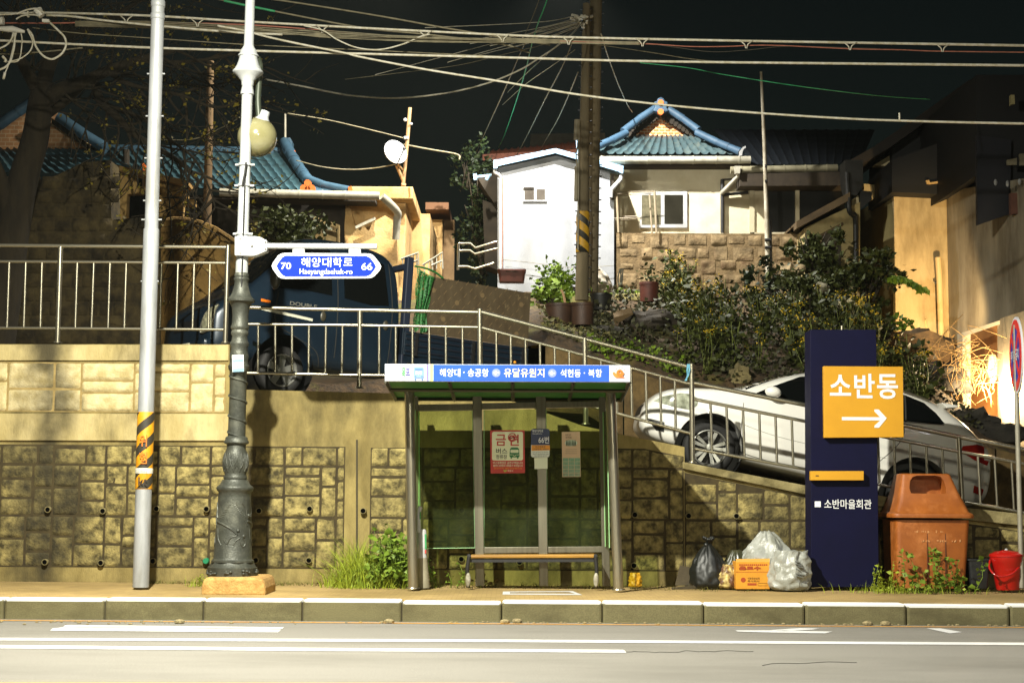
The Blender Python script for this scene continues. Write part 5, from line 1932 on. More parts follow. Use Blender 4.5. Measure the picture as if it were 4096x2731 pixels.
def hz(X, Y):
    t = max(0, min(1, (Y - 22.85) / 6.9))
    f = interp(FOOT, X)
    zr = f + (interp(TOP, X) - f) * t ** .78
    zl = 2.42 + 2.2 * sm((Y - 24.2) / 3.2)
    w = sm((X + .5) / .7)
    return zl + (zr - zl) * w + (.10 * noise.fractal(Vector((X * 1.3, Y * 1.3, 2)), .9, 2, 5) if Y > 22.9 else 0)


b = MB()
vs, fs = [], []
xs_ = [-60, -40, -25] + [-16 + i * .12 for i in range(250)] + [16, 25, 40, 60]
ys_ = [22.85 + i * .13 for i in range(62)] + [32, 36, 42, 60]
for Y in ys_:
    for X in xs_:
        vs.append((X, Y, hz(X, Y)))
nx_ = len(xs_)
for j in range(len(ys_) - 1):
    for i in range(nx_ - 1):
        fs.append((j * nx_ + i, j * nx_ + i + 1, (j + 1) * nx_ + i + 1, (j + 1) * nx_ + i))
b.add(vs, fs)
struct(b.build('hillside', mat('bank_soil', (86, 66, 40), (46, 36, 20), 9, .95, bump=1, bscale=26, stain=(92, 88, 34), sscale=1.4, slo=.55, shi=.66), smooth='all'))
b = MB()                                              # low rubble wall along the far side of the lane
tp = [(x, z) for x, z in FOOT if .2 < x < 13]
for (a, u), (c, w) in zip(tp, tp[1:]):
    n_ = max(1, int((c - a) / .45))
    for i in range(n_):
        p, q = i / n_, (i + 1) / n_
        for lv in range(4):
            x0, x1 = a + (c - a) * p, a + (c - a) * q
            z1a, z1b = u + (w - u) * p - lv * .42, u + (w - u) * q - lv * .42
            block(b, x0 + .01, x1 - .01, min(z1a, z1b) - .42, z1a, z1b, .03, .07, 22.83, .06, rnd.uniform(0, 50))
b.span((.2, 22.84, .1), (13, 23.0, 1.6))
tag(b.build('rubble_wall', mat('rubble_brown', (104, 84, 48), (66, 52, 28), 5, .95, bump=.6, bscale=30), smooth=60), 'low brown rubble wall along the foot of the planted bank', 'wall')

# ================================================================== ROOF AND WALL TOOLS
def roofpatch(b, eL, eR, rR, rL, ribs, courses, amp=.05, step=.03):
    eL, eR, rR, rL = map(Vector, (eL, eR, rR, rL))
    nrm = (eR - eL).cross(rL - eL).normalized()
    if nrm.z < 0:
        nrm = -nrm
    nu, nv = ribs * 6, courses * 3
    vs, fs = [], []
    for j in range(nv + 1):
        v = j / nv
        for i in range(nu + 1):
            u = i / nu
            p = (eL.lerp(eR, u)).lerp(rL.lerp(rR, u), v)
            ph = (u * ribs) % 1
            h = amp * (max(0, math.cos((ph - .5) * 2 * math.pi)) ** 2)
            h += step * (1 - (v * courses) % 1) if j < nv else 0
            vs.append(p + nrm * h)
    for j in range(nv):
        for i in range(nu):
            a = j * (nu + 1) + i
            fs.append((a, a + 1, a + nu + 2, a + nu + 1))
    return b.add(vs, fs)


def beam(b, pts, w, h, cuts=.3):                      # a ridge of half-round tiles laid end to end
    pts = [Vector(p) for p in pts]
    for p, q in zip(pts, pts[1:]):
        L = (q - p).length
        n_ = max(1, int(L / cuts))
        for i in range(n_):
            a, c = p.lerp(q, i / n_), p.lerp(q, (i + 1.04) / n_)
            b.tube([a, c], [w * .95, w * 1.05], 10)
    return b


def gutter(b, p, q, r=.07, hoops=8):
    p, q = Vector(p), Vector(q)
    b.tube([p, q], r, 10)
    for i in range(hoops):
        c = p.lerp(q, (i + .5) / hoops)
        d = (q - p).normalized() * .012
        b.tube([c - d, c + d], r * 1.12, 10)
    return b


TILE = mat('blue_tile', (66, 98, 108), (52, 80, 90), 5, .5, stain=(70, 88, 88), sscale=4, slo=.5, shi=.75)
RIDGE = mat('blue_ridge', (62, 92, 112), (50, 76, 94), 4, .5)
ORN = mat('orange_ornament', (206, 100, 30), None, rough=.6)
PLAST = mat('ochre_plaster', (206, 172, 116), (176, 140, 84), 2.6, .9, bump=.35, bscale=30, stain=(110, 84, 48), sscale=1.6, slo=.54, shi=.72)
SOFF = mat('dark_soffit', (58, 48, 34), (44, 36, 26), 6, .9)
PIPEM = mat('grey_pipe', (170, 166, 150), (140, 136, 120), 6, .5)
DARKW = mat('dark_wall', (48, 40, 28), (34, 28, 20), 4, .9)


def brickmat(name, c1, c2, mort, scale, w=.5, h=.25):
    m = bpy.data.materials.new(name)
    m.use_nodes = True
    n, k = m.node_tree.nodes, m.node_tree.links
    t = n.new('ShaderNodeTexBrick')
    t.inputs['Color1'].default_value, t.inputs['Color2'].default_value, t.inputs['Mortar'].default_value = lin(c1), lin(c2), lin(mort)
    t.inputs['Scale'].default_value = scale
    t.inputs['Mortar Size'].default_value = .025
    t.inputs['Brick Width'].default_value, t.inputs['Row Height'].default_value = w, h
    tc = n.new('ShaderNodeTexCoord')
    mp = n.new('ShaderNodeMapping')
    mp.inputs['Rotation'].default_value = (math.radians(90), 0, 0)
    k.new(tc.outputs['Object'], mp.inputs[0])
    k.new(mp.outputs[0], t.inputs['Vector'])
    k.new(t.outputs['Color'], n['Principled BSDF'].inputs['Base Color'])
    n['Principled BSDF'].inputs['Roughness'].default_value = .85
    return m


# ------------------------------------------------------------------ old house with the blue tiled roof, left
h1 = thing('tiled_house', 'old house with a blue tiled roof and brick gable behind the bare tree', 'house', P(700, 900, 29.5))
b = MB()
roofpatch(b, P(575, 752, 28.6), P(1236, 772, 28.6), P(1112, 610, 31), P(430, 595, 31), 20, 9, .06, .035)
b.build('roof', TILE, h1, smooth=35)
b = MB()
beam(b, [P(420, 594, 31), P(1118, 606, 31)], .08, .1, .5)
beam(b, [P(420, 612, 30.95), P(1118, 622, 30.95)], .08, .1, .5)
b.build('ridge', RIDGE, h1, smooth=40)
b = MB()
beam(b, [P(1138, 568, 30.9), P(1160, 612, 30.4), P(1196, 672, 29.6), P(1232, 722, 28.9)], .105, .1, .35)
b.pprism([(1122, 556), (1160, 550), (1168, 566), (1164, 604), (1128, 606)], 30.9, .3)
b.build('hip_ridge', RIDGE, h1, smooth=40)
b = MB()
beam(b, [P(1222, 712, 28.9), P(1290, 740, 28.7), P(1392, 762, 28.5)], .08, .1, .4)
b.prism([P(1222, 722, 28.9), P(1396, 768, 28.5), P(1240, 775, 28.5)], (0, .4, 0))
b.build('eave_corner', RIDGE, h1, smooth=40)
b = MB()
for cx, cy, r in ((1214, 752, 14), (1246, 752, 14), (1230, 732, 14), (1230, 754, 10)):
    b.pprism(circ(cx, cy, r, 14), 28.4, .12)
b.pprism([(1392, 748), (1406, 744), (1411, 766), (1394, 768)], 28.4, .14)
b.pprism([(1168, 602), (1180, 602), (1178, 624), (1168, 622)], 30.3, .1)
b.pprism([(568, 660), (574, 652), (584, 664), (584, 682), (568, 682)], 28.4, .1)
b.build('ridge_ornament', ORN, h1)
b = MB()
gutter(b, P(880, 770, 28.4), P(1518, 784, 28.4), .075, 7)
b.tube(catmull([P(1528, 786, 28.4), P(1560, 815, 28.5), P(1590, 850, 28.7), P(1588, 880, 28.8), P(1584, 958, 28.9)], 5), .07, 10)
b.build('gutter', PIPEM, h1, smooth=40)
b = MB()
b.pprism([(560, 776), (1500, 792), (1500, 806), (560, 790)], 28.7, .5)
b.pprism([(560, 790), (1380, 806), (1380, 1200), (560, 1200)], 29.3, .3)
b.build('wall', DARKW, h1)
b = MB()
b.pprism([(-120, 600), (-120, 520), (0, 520), (165, 392), (345, 560), (360, 604)], 29.2, .3)
b.build('brick_gable', brickmat('tan_brick', (196, 146, 100), (182, 132, 88), (206, 178, 140), 3.2), h1)
b = MB()
beam(b, [P(232, 466, 28.9), P(330, 534, 28.9), P(416, 588, 28.9)], .10, .1, .3)
beam(b, [P(150, 392, 28.9), P(0, 498, 28.9), P(-90, 560, 28.9)], .10, .1, .3)
b.build('gable_ridge', RIDGE, h1, smooth=40)
b = MB()
for i in range(9):
    x, y = 215 + i * 20, 480 + i * 14
    b.pprism([(x - 10, y - 8), (x + 24, y + 14), (x + 20, y + 34), (x - 8, y + 14)], 28.95, .25)
b.build('gable_board', DARKW, h1)
b = MB()
roofpatch(b, P(-150, 694, 28.0), P(620, 706, 28.0), P(345, 602, 29.1), P(-150, 596, 29.1), 18, 5, .05, .035)
b.build('lower_roof', TILE, h1, smooth=35)
b = MB()
b.tube([P(1141, 552, 30.9), P(1141, 456, 30.9)], .022, 8)
b.build('chimney_rod', PIPEM, h1)
b = MB()
b.tube([P(505, 600, 28.6), P(506, 690, 28.6)], .06, 10)
tag(b.build('vent_pipe', DARKW), 'short dark vent pipe standing before the blue roof behind the pale pole', 'pipe')

# ------------------------------------------------------------------ ruin, stone wall and mound at the left
STONED = mat('dark_stone', (84, 72, 42), (46, 38, 22), 4, .95, bump=.8, bscale=20, stain=(30, 26, 16), sscale=1.6)
rw = thing('stone_wall', 'dim mossy stone wall behind the left railing and the tree', 'wall', P(300, 1370, 25.3))
b = MB()
b.pprism([(-1500, 730), (120, 730), (230, 700), (330, 650), (440, 640), (446, 880), (600, 866), (760, 866), (880, 930), (1000, 1010), (1080, 1130), (1080, 1480), (-1500, 1480)], 25.3, .6)
b.build('wall_core', STONED, rw)
b = MB()
wr = random.Random(5)
for r_ in range(12):
    x = -200
    y = 1370 - r_ * 56
    while x < 430 + (60 if r_ < 6 else 0):
        w_ = wr.uniform(40, 85)
        a, c = P(x, y, 25.28), P(x + w_ - 6, y - 48, 25.28)
        if y - 48 > (700 if x < 230 else 690):
            block(b, a.x, c.x, a.z, c.z, c.z, .05, .10, 25.28, .06, wr.uniform(0, 60))
        x += w_
b.build('wall_stones', STONED, rw, smooth=60)
b = MB()
b.pprism([(640, 900), (655, 872), (690, 864), (740, 866), (800, 878), (860, 902), (920, 940), (980, 985), (1030, 1050), (1030, 1400), (640, 1400)], 25.1, .5)
tag(b.build('earth_wall', mat('earth_plaster', (150, 118, 62), (112, 86, 42), 3, .95, bump=.6, bscale=26, stain=(64, 54, 28), sscale=1.8), bevel=.05), 'round topped mud plastered wall behind the pale pole', 'wall')
ru = thing('ruined_shed', 'broken plaster shed wall with a sagging beam between two poles', 'ruin', P(600, 880, 26.3))
RPL = mat('ruin_plaster', (188, 156, 96), (146, 116, 64), 4, .95, bump=.5, bscale=24, stain=(70, 56, 30), sscale=2.4)
b = MB()
b.pprism([(440, 670), (560, 690), (640, 700), (740, 730), (746, 790), (690, 780), (620, 772), (508, 776), (504, 890), (436, 892)], 26.3, .25)
b.pprism([(625, 780), (668, 772), (668, 868), (625, 868)], 26.3, .2)
b.pprism([(668, 790), (735, 796), (728, 866), (668, 868)], 26.35, .2)
b.build('plaster', RPL, ru, bevel=.02)
b = MB()
b.prism([P(445, 656, 26.1), P(752, 722, 26.1), P(752, 744, 26.1), P(445, 680, 26.1)], (0, .5, 0))
b.pprism([(735, 794), (778, 798), (778, 822), (735, 820)], 26.2, .2)
b.build('beam', mat('weathered_beam', (150, 118, 64), (120, 92, 46), 5, .9, stretch=(.4, 3, 3)), ru)
b = MB()
b.pprism([(468, 692), (482, 694), (480, 742), (468, 740)], 26.29, .02)
b.pprism([(545, 712), (568, 716), (566, 752), (550, 752)], 26.29, .02)
b.pprism([(456, 790), (478, 790), (476, 834), (454, 832)], 26.29, .02)
b.pprism([(508, 778), (625, 776), (625, 866), (508, 872)], 26.5, .02)
b.build('hole', mat('hollow_black', (6, 6, 6)), ru)
b = MB()
b.prism([P(454, 836, 26.2), P(462, 834, 26.2), P(488, 890, 26.2), P(476, 892, 26.2)], (0, .05, 0))
b.prism([P(490, 866, 26.2), P(498, 862, 26.2), P(512, 886, 26.2), P(504, 888, 26.2)], (0, .05, 0))
b.build('broken_slat', mat('pale_wood', (200, 184, 140), None, rough=.8), ru)

# ------------------------------------------------------------------ plastered house with the flat parapet, centre left
h2 = thing('plastered_house', 'ochre plastered house with a flat concrete roof slab lit from the alley', 'house', P(1550, 1150, 30))
HB = 29.0
b = MB()
c0, c1 = P(1306, 736, HB), P(1652, 747, HB)
zt_, zl_ = c1.z, P(1640, 796, HB).z
b.span((c0.x, HB, zl_), (c1.x, HB + 4.6, zt_))
b.build('roof_slab', PLAST, h2, bevel=.02)
b = MB()
b.span((c0.x, HB + .35, 3.8), (P(1622, 900, HB + .35).x, HB + 4.4, zl_ - .002))
b.span((P(1660, 900, HB + 2.6).x - .7, HB + 2.4, 3.8), (P(1722, 900, HB + 2.6).x, HB + 5.2, P(1700, 862, HB + 2.6).z))
b.span((P(1720, 900, HB + 5.4).x - .5, HB + 5.3, 3.8), (P(1771, 900, HB + 5.4).x, HB + 7.2, P(1760, 880, HB + 5.4).z))
b.build('wall', PLAST, h2, bevel=.015)
b = MB()
b.pprism([(1384, 820), (1402, 834), (1420, 900), (1440, 925), (1452, 900), (1475, 925), (1490, 890), (1540, 862), (1570, 880), (1588, 960), (1592, 1170), (1380, 1170), (1378, 900)], HB + .1, .2)
b.build('broken_plaster', PLAST, h2)
b = MB()
b.prism([P(1420, 905, HB - .1), P(1500, 868, HB - .1), P(1504, 878, HB - .1), P(1424, 915, HB - .1)], (0, .04, 0))
b.build('loose_batten', PIPEM, h2)
b = MB()
b.span((P(1704, 818, HB + 5).x, HB + 4.8, P(1704, 844, HB + 5).z), (P(1796, 818, HB + 5).x, HB + 7.0, P(1704, 816, HB + 5).z))
b.build('rear_eave', mat('brown_eave', (120, 84, 56), None, rough=.8), h2)
b = MB()
b.span((P(1772, 900, HB + 5.6).x, HB + 5.6, 3.8), (P(1818, 900, HB + 5.6).x, HB + 6, P(1790, 880, HB + 5.6).z))
b.build('rear_wall', mat('rear_grey_plaster', (134, 108, 74), (104, 82, 54), 3, .9), h2)
b = MB()
for x, y, w_, h_ in ((1640, 748, 8, 40),):
    b.pprism([(x - 8, 750), (x, 750), (x + 2, 786), (x - 4, 790)], HB - .004, .006)
b.build('rust_streak', mat('rust', (160, 92, 40), None, rough=.9), h2)
gate = thing('slatted_gate', 'small slatted metal gate beside the bush above the pickup truck', 'gate', P(1305, 970, 27.2))
b = MB()
b.prism([P(1254, 864, 27.2), P(1358, 900, 27.2), P(1358, 914, 27.2), P(1254, 880, 27.2)], (0, .05, 0))
b.prism([P(1254, 894, 27.2), P(1358, 928, 27.2), P(1358, 934, 27.2), P(1254, 902, 27.2)], (0, .05, 0))
b.prism([P(1254, 904, 27.22), P(1358, 936, 27.22), P(1358, 990, 27.22), P(1254, 980, 27.22)], (0, .03, 0))
b.pprism([(1254, 864), (1262, 866), (1262, 980), (1254, 980)], 27.19, .06)
b.pprism([(1350, 898), (1358, 900), (1358, 990), (1350, 990)], 27.19, .06)
b.build('gate_frame', mat('gate_tan', (150, 128, 84), None, rough=.6), gate)
b = MB()
for i in range(11):
    x, y = 1266 + i * 8, 882 + i * 2.8
    b.pprism([(x, y), (x + 3, y + 1), (x + 3, y + 20), (x, y + 19)], 27.2, .04)
b.build('slat', mat('gate_tan', (150, 128, 84)), gate)
for i, (pts, lab) in enumerate((([(1604, 1036), (1673, 1011), (1673, 1060), (1673, 1040), (1640, 1052), (1604, 1062)], 'thin white handrail on the steps beside the ochre house corner'),
                                ([(1690, 1060), (1770, 1010), (1770, 1075), (1770, 1042), (1725, 1062), (1725, 1040)], 'thin white handrail rising past the ochre house rear wall'))):
    b = MB()
    b.tube([P(x, y, 28.0 + i) for x, y in pts], .02, 8)
    for k_ in range(5):
        x = pts[0][0] + (pts[1][0] - pts[0][0]) * (k_ + .5) / 5
        y = pts[0][1] + (pts[1][1] - pts[0][1]) * (k_ + .5) / 5
        b.tube([P(x, y, 28.0 + i), P(x, y + 50, 28.0 + i)], .01, 6)
    tag(b.build('handrail', PIPEM, smooth=True), lab, 'handrail')
b = MB()
for pts in ([(1834, 974), (1882, 974), (1902, 992), (1988, 966)], [(1838, 1002), (1880, 1002), (1900, 1016), (1988, 994)], [(1834, 1066), (1870, 1066), (1900, 1075), (1976, 1052)]):
    b.tube([P(x, y, 28.6) for x, y in pts], .022, 8)
b.tube([P(1834, 974, 28.6), P(1832, 1080, 28.6)], .022, 8)
tag(b.build('handrail', STEEL, smooth=True), 'steel handrail of the dark alley steps left of the white house', 'handrail')

# dish on its leaning mast
ds = thing('satellite_dish', 'white satellite dish on a leaning mast above the ochre house', 'satellite dish', P(1612, 745, 29.6))
b = MB()
b.tube([P(1612, 745, 29.6), P(1626, 600, 29.6), P(1640, 432, 29.6)], .035, 8)
b.tube([P(1612, 722, 29.6), P(1586, 662, 29.5)], .03, 8)
b.tube([P(1612, 680, 29.6), P(1600, 668, 29.5), P(1590, 650, 29.4)], .02, 6)
b.tube([P(1606, 740, 29.6), P(1622, 745, 29.6)], .05, 6)
b.build('mast', mat('mast_rust', (150, 120, 80), (120, 90, 58), 5, .7), ds, smooth=True)
b = MB()
dc = P(1581, 609, 29.4)
nrm_ = Vector((.62, -1, .3)).normalized()
pr = [(-.10 * (1 - (r_ / .24) ** 2), r_) for r_ in (.24, .2, .15, .1, .05, .001)]
vs = []
b._lathe(dc, -nrm_ * 1.0, [(-.02 + (0.0), .235)] + [(.085 * (1 - (r_ / .24) ** 2), r_) for r_ in (.232, .2, .15, .1, .05, .002)], 30)
o = b.build('reflector', WHITE, ds, smooth=60)
o.scale = (1, 1, 1)
b = MB()
b.tube([dc + Vector((.05, -.1, -.24)), dc + nrm_ * .3 + Vector((.02, 0, -.08))], .014, 6)
b.ball(dc + nrm_ * .32 + Vector((.02, 0, -.07)), .035, 10, 8)
b.build('feed_arm', DARKMETAL, ds, smooth=True)
b = MB()
b.ball(P(1621, 480, 29.55), .035, 8, 6)
b.ball(P(1645, 496, 29.55), .025, 8, 6)
b.tube([P(1616, 552, 29.55), P(1634, 552, 29.55)], .03, 6)
b.build('insulator', WHITE, ds, smooth=True)

# ------------------------------------------------------------------ white gabled house
WHY = 30.0
h3 = thing('white_house', 'small bright white gabled house with pale blue roof edges', 'house', P(2220, 1150, WHY))
WW = mat('white_render', (150, 153, 158), (138, 141, 146), 2, .85, bump=.35, bscale=90, stain=(140, 138, 128), sscale=1.1, slo=.52, shi=.8, sstretch=(1, 1, .3))
b = MB()
b.pprism([(1990, 672), (2225, 622), (2440, 690), (2440, 800), (2456, 800), (2456, 1180), (1990, 1180)], WHY, 2.4)
b.build('wall', WW, h3)
TRB = mat('pale_blue_trim', (150, 186, 214), (138, 174, 204), 4, .5)
b = MB()
b.prism([P(1975, 642, WHY - .14), P(2222, 594, WHY - .14), P(2222, 612, WHY - .14), P(1975, 668, WHY - .14)], (0, .06, 0))
b.prism([P(2222, 594, WHY - .14), P(2494, 664, WHY - .14), P(2494, 692, WHY - .14), P(2222, 612, WHY - .14)], (0, .06, 0))
b.prism([P(1975, 642, WHY - .08), P(2222, 594, WHY - .08), P(2222, 602, WHY - .08), P(1975, 652, WHY - .08)], (0, 2.6, .0))
b.prism([P(2222, 594, WHY - .08), P(2494, 664, WHY - .08), P(2494, 674, WHY - .08), P(2222, 602, WHY - .08)], (0, 2.6, .0))
b.pprism([(1974, 640), (1990, 638), (1990, 672), (1974, 674)], WHY - .16, .1)
b.pprism([(2476, 660), (2494, 664), (2492, 694), (2478, 690)], WHY - .16, .1)
b.build('roof_edge', TRB, h3)
b = MB()
b.pprism([(2446, 700), (2456, 702), (2456, 800), (2446, 800)], WHY - .01, .1)
b.build('corner_recess', DARKW, h3)
b = MB()
b.pprism([(2092, 750), (2188, 750), (2188, 806), (2092, 806)], WHY - .03, .04)
wf = b.build('window_frame', WHITE, h3)
b = MB()
b.pprism([(2098, 757), (2136, 757), (2136, 799), (2098, 799)], WHY - .034, .006)
b.pprism([(2146, 757), (2180, 757), (2180, 799), (2146, 799)], WHY - .034, .006)
b.build('pane', mat('grey_pane', (84, 78, 70), (70, 64, 58), 5, .3), wf)
b = MB()
b.pprism([(2094, 749), (2136, 749), (2136, 756), (2094, 756)], WHY - .05, .02)
b.build('window_top', DARKW, wf)
b = MB()
b.tube(catmull([P(1982, 676, WHY - .08), P(1980, 690, WHY - .08), P(1996, 700, WHY - .08), P(2002, 712, WHY - .06)], 4) + [P(2001, 1085, WHY - .06)], .033, 10)
b.tube([P(2490, 694, WHY - .08), P(2482, 720, WHY - .08), P(2446, 758, WHY - .08), P(2443, 790, WHY - .08)], .045, 10)
b.build('downpipe', WHITE, h3, smooth=True)
b = MB()
b.tube([P(2009, 710, WHY - .03), P(2008, 1085, WHY - .03)], .012, 6)
b.build('rusty_conduit', mat('rust', (160, 92, 40)), h3)
b = MB()
b.prism([P(2303, 532, WHY - .1), P(2309, 532, WHY - .1), P(2316, 648, WHY - .1), P(2308, 648, WHY - .1)], (0, .05, 0))
b.build('roof_batten', TRB, h3)
b = MB()
b.pprism([(1893, 696), (1906, 694), (1908, 718), (1895, 720)], WHY, .1)
b.pprism([(1906, 702), (1966, 696), (1966, 704), (1906, 711)], WHY, .06)
b.tube([P(1960, 700, WHY), P(1944, 720, WHY)], .03, 6)
tag(b.build('awning_bracket', TRB), 'pale blue gutter bracket sticking out left of the white house', 'bracket')
b = MB()
b.pprism([(1910, 712), (1970, 690), (1990, 690), (1990, 830), (1968, 800), (1940, 760)], WHY + .6, .8)
b.pprism([(1930, 800), (1990, 820), (1990, 1080), (1940, 1060)], WHY + .8, .8)
tag(b.build('lean_to', DARKW), 'dark lean-to shed against the left side of the white house', 'shed')

# ------------------------------------------------------------------ rust roofed shed behind
h4 = thing('rust_roofed_shed', 'low shed with an orange rust coloured roof behind the white house', 'shed', P(2100, 700, 36))
b = MB()
roofpatch(b, P(1932, 640, 35), P(2330, 600, 35), P(2310, 568, 36.5), P(1962, 606, 36.5), 14, 3, .04, .03)
b.pprism([(1930, 618), (2330, 596), (2330, 625), (1930, 642)], 35, .1)
b.build('roof', mat('rust_tile', (120, 62, 34), (100, 50, 28), 6, .7), h4)
b = MB()
b.pprism([(1945, 640), (2330, 620), (2330, 760), (1945, 760)], 35.3, 1)
b.build('wall', DARKW, h4)
b = MB()
b.pprism([(2122, 536), (2420, 532), (2420, 640), (2122, 640)], 44, 4)
tag(b.build('pale_block', mat('far_block', (120, 118, 108), (104, 102, 92), 3, .9)), 'pale flat roofed block far behind the white house', 'building')

# ------------------------------------------------------------------ blue tiled house with the brick gable, centre right
h5 = thing('gabled_house', 'house with a blue tiled roof and triangular brick gable above the stone wall', 'house', P(2800, 930, 31.2))
HY = 30.62
b = MB()
roofpatch(b, P(2340, 624, HY - .22), P(2990, 626, HY - .22), P(2830, 545, HY + .9), P(2500, 545, HY + .9), 19, 4, .05, .04)
b.build('roof', mat('grey_blue_tile', (58, 78, 82), (46, 64, 68), 5, .6, stain=(74, 84, 80), sscale=4), h5, smooth=35)
b = MB()
b.pprism([(2500, 548), (2560, 512), (2600, 480), (2643, 450), (2690, 482), (2740, 520), (2800, 548)], HY + .9, .3)
b.build('brick_gable', brickmat('orange_brick', (196, 116, 62), (180, 100, 52), (214, 190, 150), 4.2), h5)
b = MB()
beam(b, [P(2628, 428, HY + .7), P(2560, 474, HY + .6), P(2496, 524, HY + .4)], .075, .1, .3)
beam(b, [P(2660, 428, HY + .7), P(2730, 474, HY + .6), P(2792, 520, HY + .4)], .075, .1, .3)
beam(b, [P(2505, 532, HY + .3), P(2450, 560, HY), P(2380, 590, HY - .4)], .075, .1, .3)
beam(b, [P(2786, 530, HY + .3), P(2870, 570, HY), P(2962, 608, HY - .4)], .075, .1, .3)
b.build('ridge', mat('grey_blue_ridge', (54, 82, 104), (44, 68, 88), 4, .6), h5, smooth=40)
b = MB()
b.pprism([(2616, 408), (2628, 404), (2632, 394), (2643, 388), (2656, 394), (2660, 404), (2672, 408), (2668, 430), (2676, 444), (2643, 452), (2610, 444), (2620, 430)], HY + .55, .2)
b.build('ridge_end', mat('grey_blue_ridge', (54, 82, 104), (44, 68, 88), 4, .6), h5, bevel=.02)
b = MB()
for cx, cy in ((2643, 411), (2643, 447)):
    b.pprism(circ(cx, cy, 12, 16), HY + .52, .1)
b.build('ridge_ornament', ORN, h5)
b = MB()
for sgn in (-1, 1):
    for i in range(9):
        x, y = 2643 + sgn * (14 + i * 15.5), 462 + i * 10.2
        b.pprism([(x - 10, y - 6), (x + 10, y - 6 + 0), (x + 9, y + 10), (x, y + 15), (x - 9, y + 10)], HY + .75, .15)
b.build('gable_tiles', DARKW, h5)
b = MB()
gutter(b, P(2360, 641, HY - .36), P(3002, 640, HY - .36), .075, 7)
b.build('gutter', PIPEM, h5, smooth=40)
b = MB()
b.pprism([(2958, 606), (2970, 590), (2982, 584), (2984, 590), (2972, 600), (2968, 622), (2958, 624)], HY - .7, .06)
b.build('gutter_end', WHITE, h5)
b = MB()
b.pprism([(2370, 650), (3000, 650), (3000, 668), (2370, 668)], HY - .27, .6)
b.build('soffit', SOFF, h5)
CREAMW = mat('cream_render', (216, 206, 178), (200, 188, 156), 3, .85, bump=.12, bscale=80)
b = MB()
b.pprism([(2400, 660), (3060, 660), (3060, 1000), (2400, 1000)], HY, 3)
b.build('wall', CREAMW, h5)
b = MB()
b.pprism([(2560, 768), (2750, 766), (2750, 912), (2560, 912)], HY - .05, .06)
wf = b.build('window_frame', WHITE, h5, bevel=.01)
b = MB()
b.pprism([(2567, 781), (2643, 780), (2643, 899), (2567, 899)], HY - .054, .006)
b.build('pane', mat('patterned_pane', (112, 106, 84), (84, 80, 62), 14, .25), wf)
b = MB()
b.pprism([(2658, 780), (2732, 780), (2732, 896), (2658, 896)], HY - .054, .006)
b.build('pane', mat('dark_pane', (40, 38, 30), None, rough=.2), wf)
b = MB()
b.pprism([(2880, 700), (3062, 700), (3062, 960), (2984, 960), (2984, 780), (2888, 782), (2888, 712), (2880, 712)], HY - .06, .02)
b = MB()
b.tube([P(2889, 718, HY - .08), P(2889, 932, HY - .08)], .035, 8)
b.tube([P(2889, 780, HY - .08), P(2992, 770, HY - .08)], .03, 8)
b.tube([P(2889, 718, HY - .08), P(2950, 716, HY - .08)], .015, 6)
b.build('drain_frame', DARKMETAL, h5)
b = MB()
b.tube([P(2954, 690, HY - .5), P(2954, 705, HY - .4), P(2886, 774, HY - .12)], .045, 10)
b.pprism([(2938, 664), (2962, 664), (2960, 694), (2942, 694)], HY - .6, .12)
b.build('downpipe', PIPEM, h5, smooth=40)
# porch wing with sliding doors, lower eave
b = MB()
gutter(b, P(2922, 681, HY - .4), P(3350, 672, HY - .4), .07, 5)
b.build('porch_gutter', mat('dim_gutter', (150, 144, 118), (120, 114, 92), 6, .5), h5, smooth=40)
b = MB()
b.pprism([(2960, 696), (3400, 686), (3400, 742), (2960, 744)], HY - .5, .6)
b.build('porch_fascia', SOFF, h5)
b = MB()
b.pprism([(3000, 744), (3380, 738), (3380, 1000), (3000, 1000)], HY + .06, .3)
b.build('porch_wall', mat('door_dark', (16, 16, 14), None, rough=.3), h5)
b = MB()
for poly in ([(2998, 746), (3018, 746), (3018, 936), (2998, 936)], [(3182, 744), (3198, 744), (3198, 936), (3182, 936)], [(2998, 744), (3400, 738), (3400, 750), (2998, 758)], [(3000, 930), (3240, 928), (3240, 938), (3000, 938)]):
    b.pprism(poly, HY - .04, .06)
b.build('door_frame', mat('door_frame', (190, 180, 150), None, rough=.5), h5)
b = MB()
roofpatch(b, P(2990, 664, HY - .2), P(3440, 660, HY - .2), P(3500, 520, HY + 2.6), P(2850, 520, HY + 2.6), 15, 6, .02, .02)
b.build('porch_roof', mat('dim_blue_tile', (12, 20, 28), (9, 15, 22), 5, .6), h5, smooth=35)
# drying rack
b = MB()
RKY = HY - .62
b.tube([P(2466, 770, RKY), P(2474, 930, RKY)], .022, 8)
b.tube([P(2618, 764, RKY), P(2626, 932, RKY)], .022, 8)
b.tube([P(2598, 776, RKY + .3), P(2608, 932, RKY + .3)], .018, 8)
for y in (766, 772, 778, 864, 870, 876):
    x1 = 2618 if y < 800 else 2565
    b.tube([P(2456, y + 4, RKY + rnd.uniform(0, .3)), P(x1, y - 3 if y < 800 else y, RKY + rnd.uniform(0, .3))], .008, 6)
tag(b.build('drying_rack', mat('rack_tan', (150, 136, 112), None, rough=.5), smooth=True), 'thin pipe drying rack in front of the cream house window', 'rack')
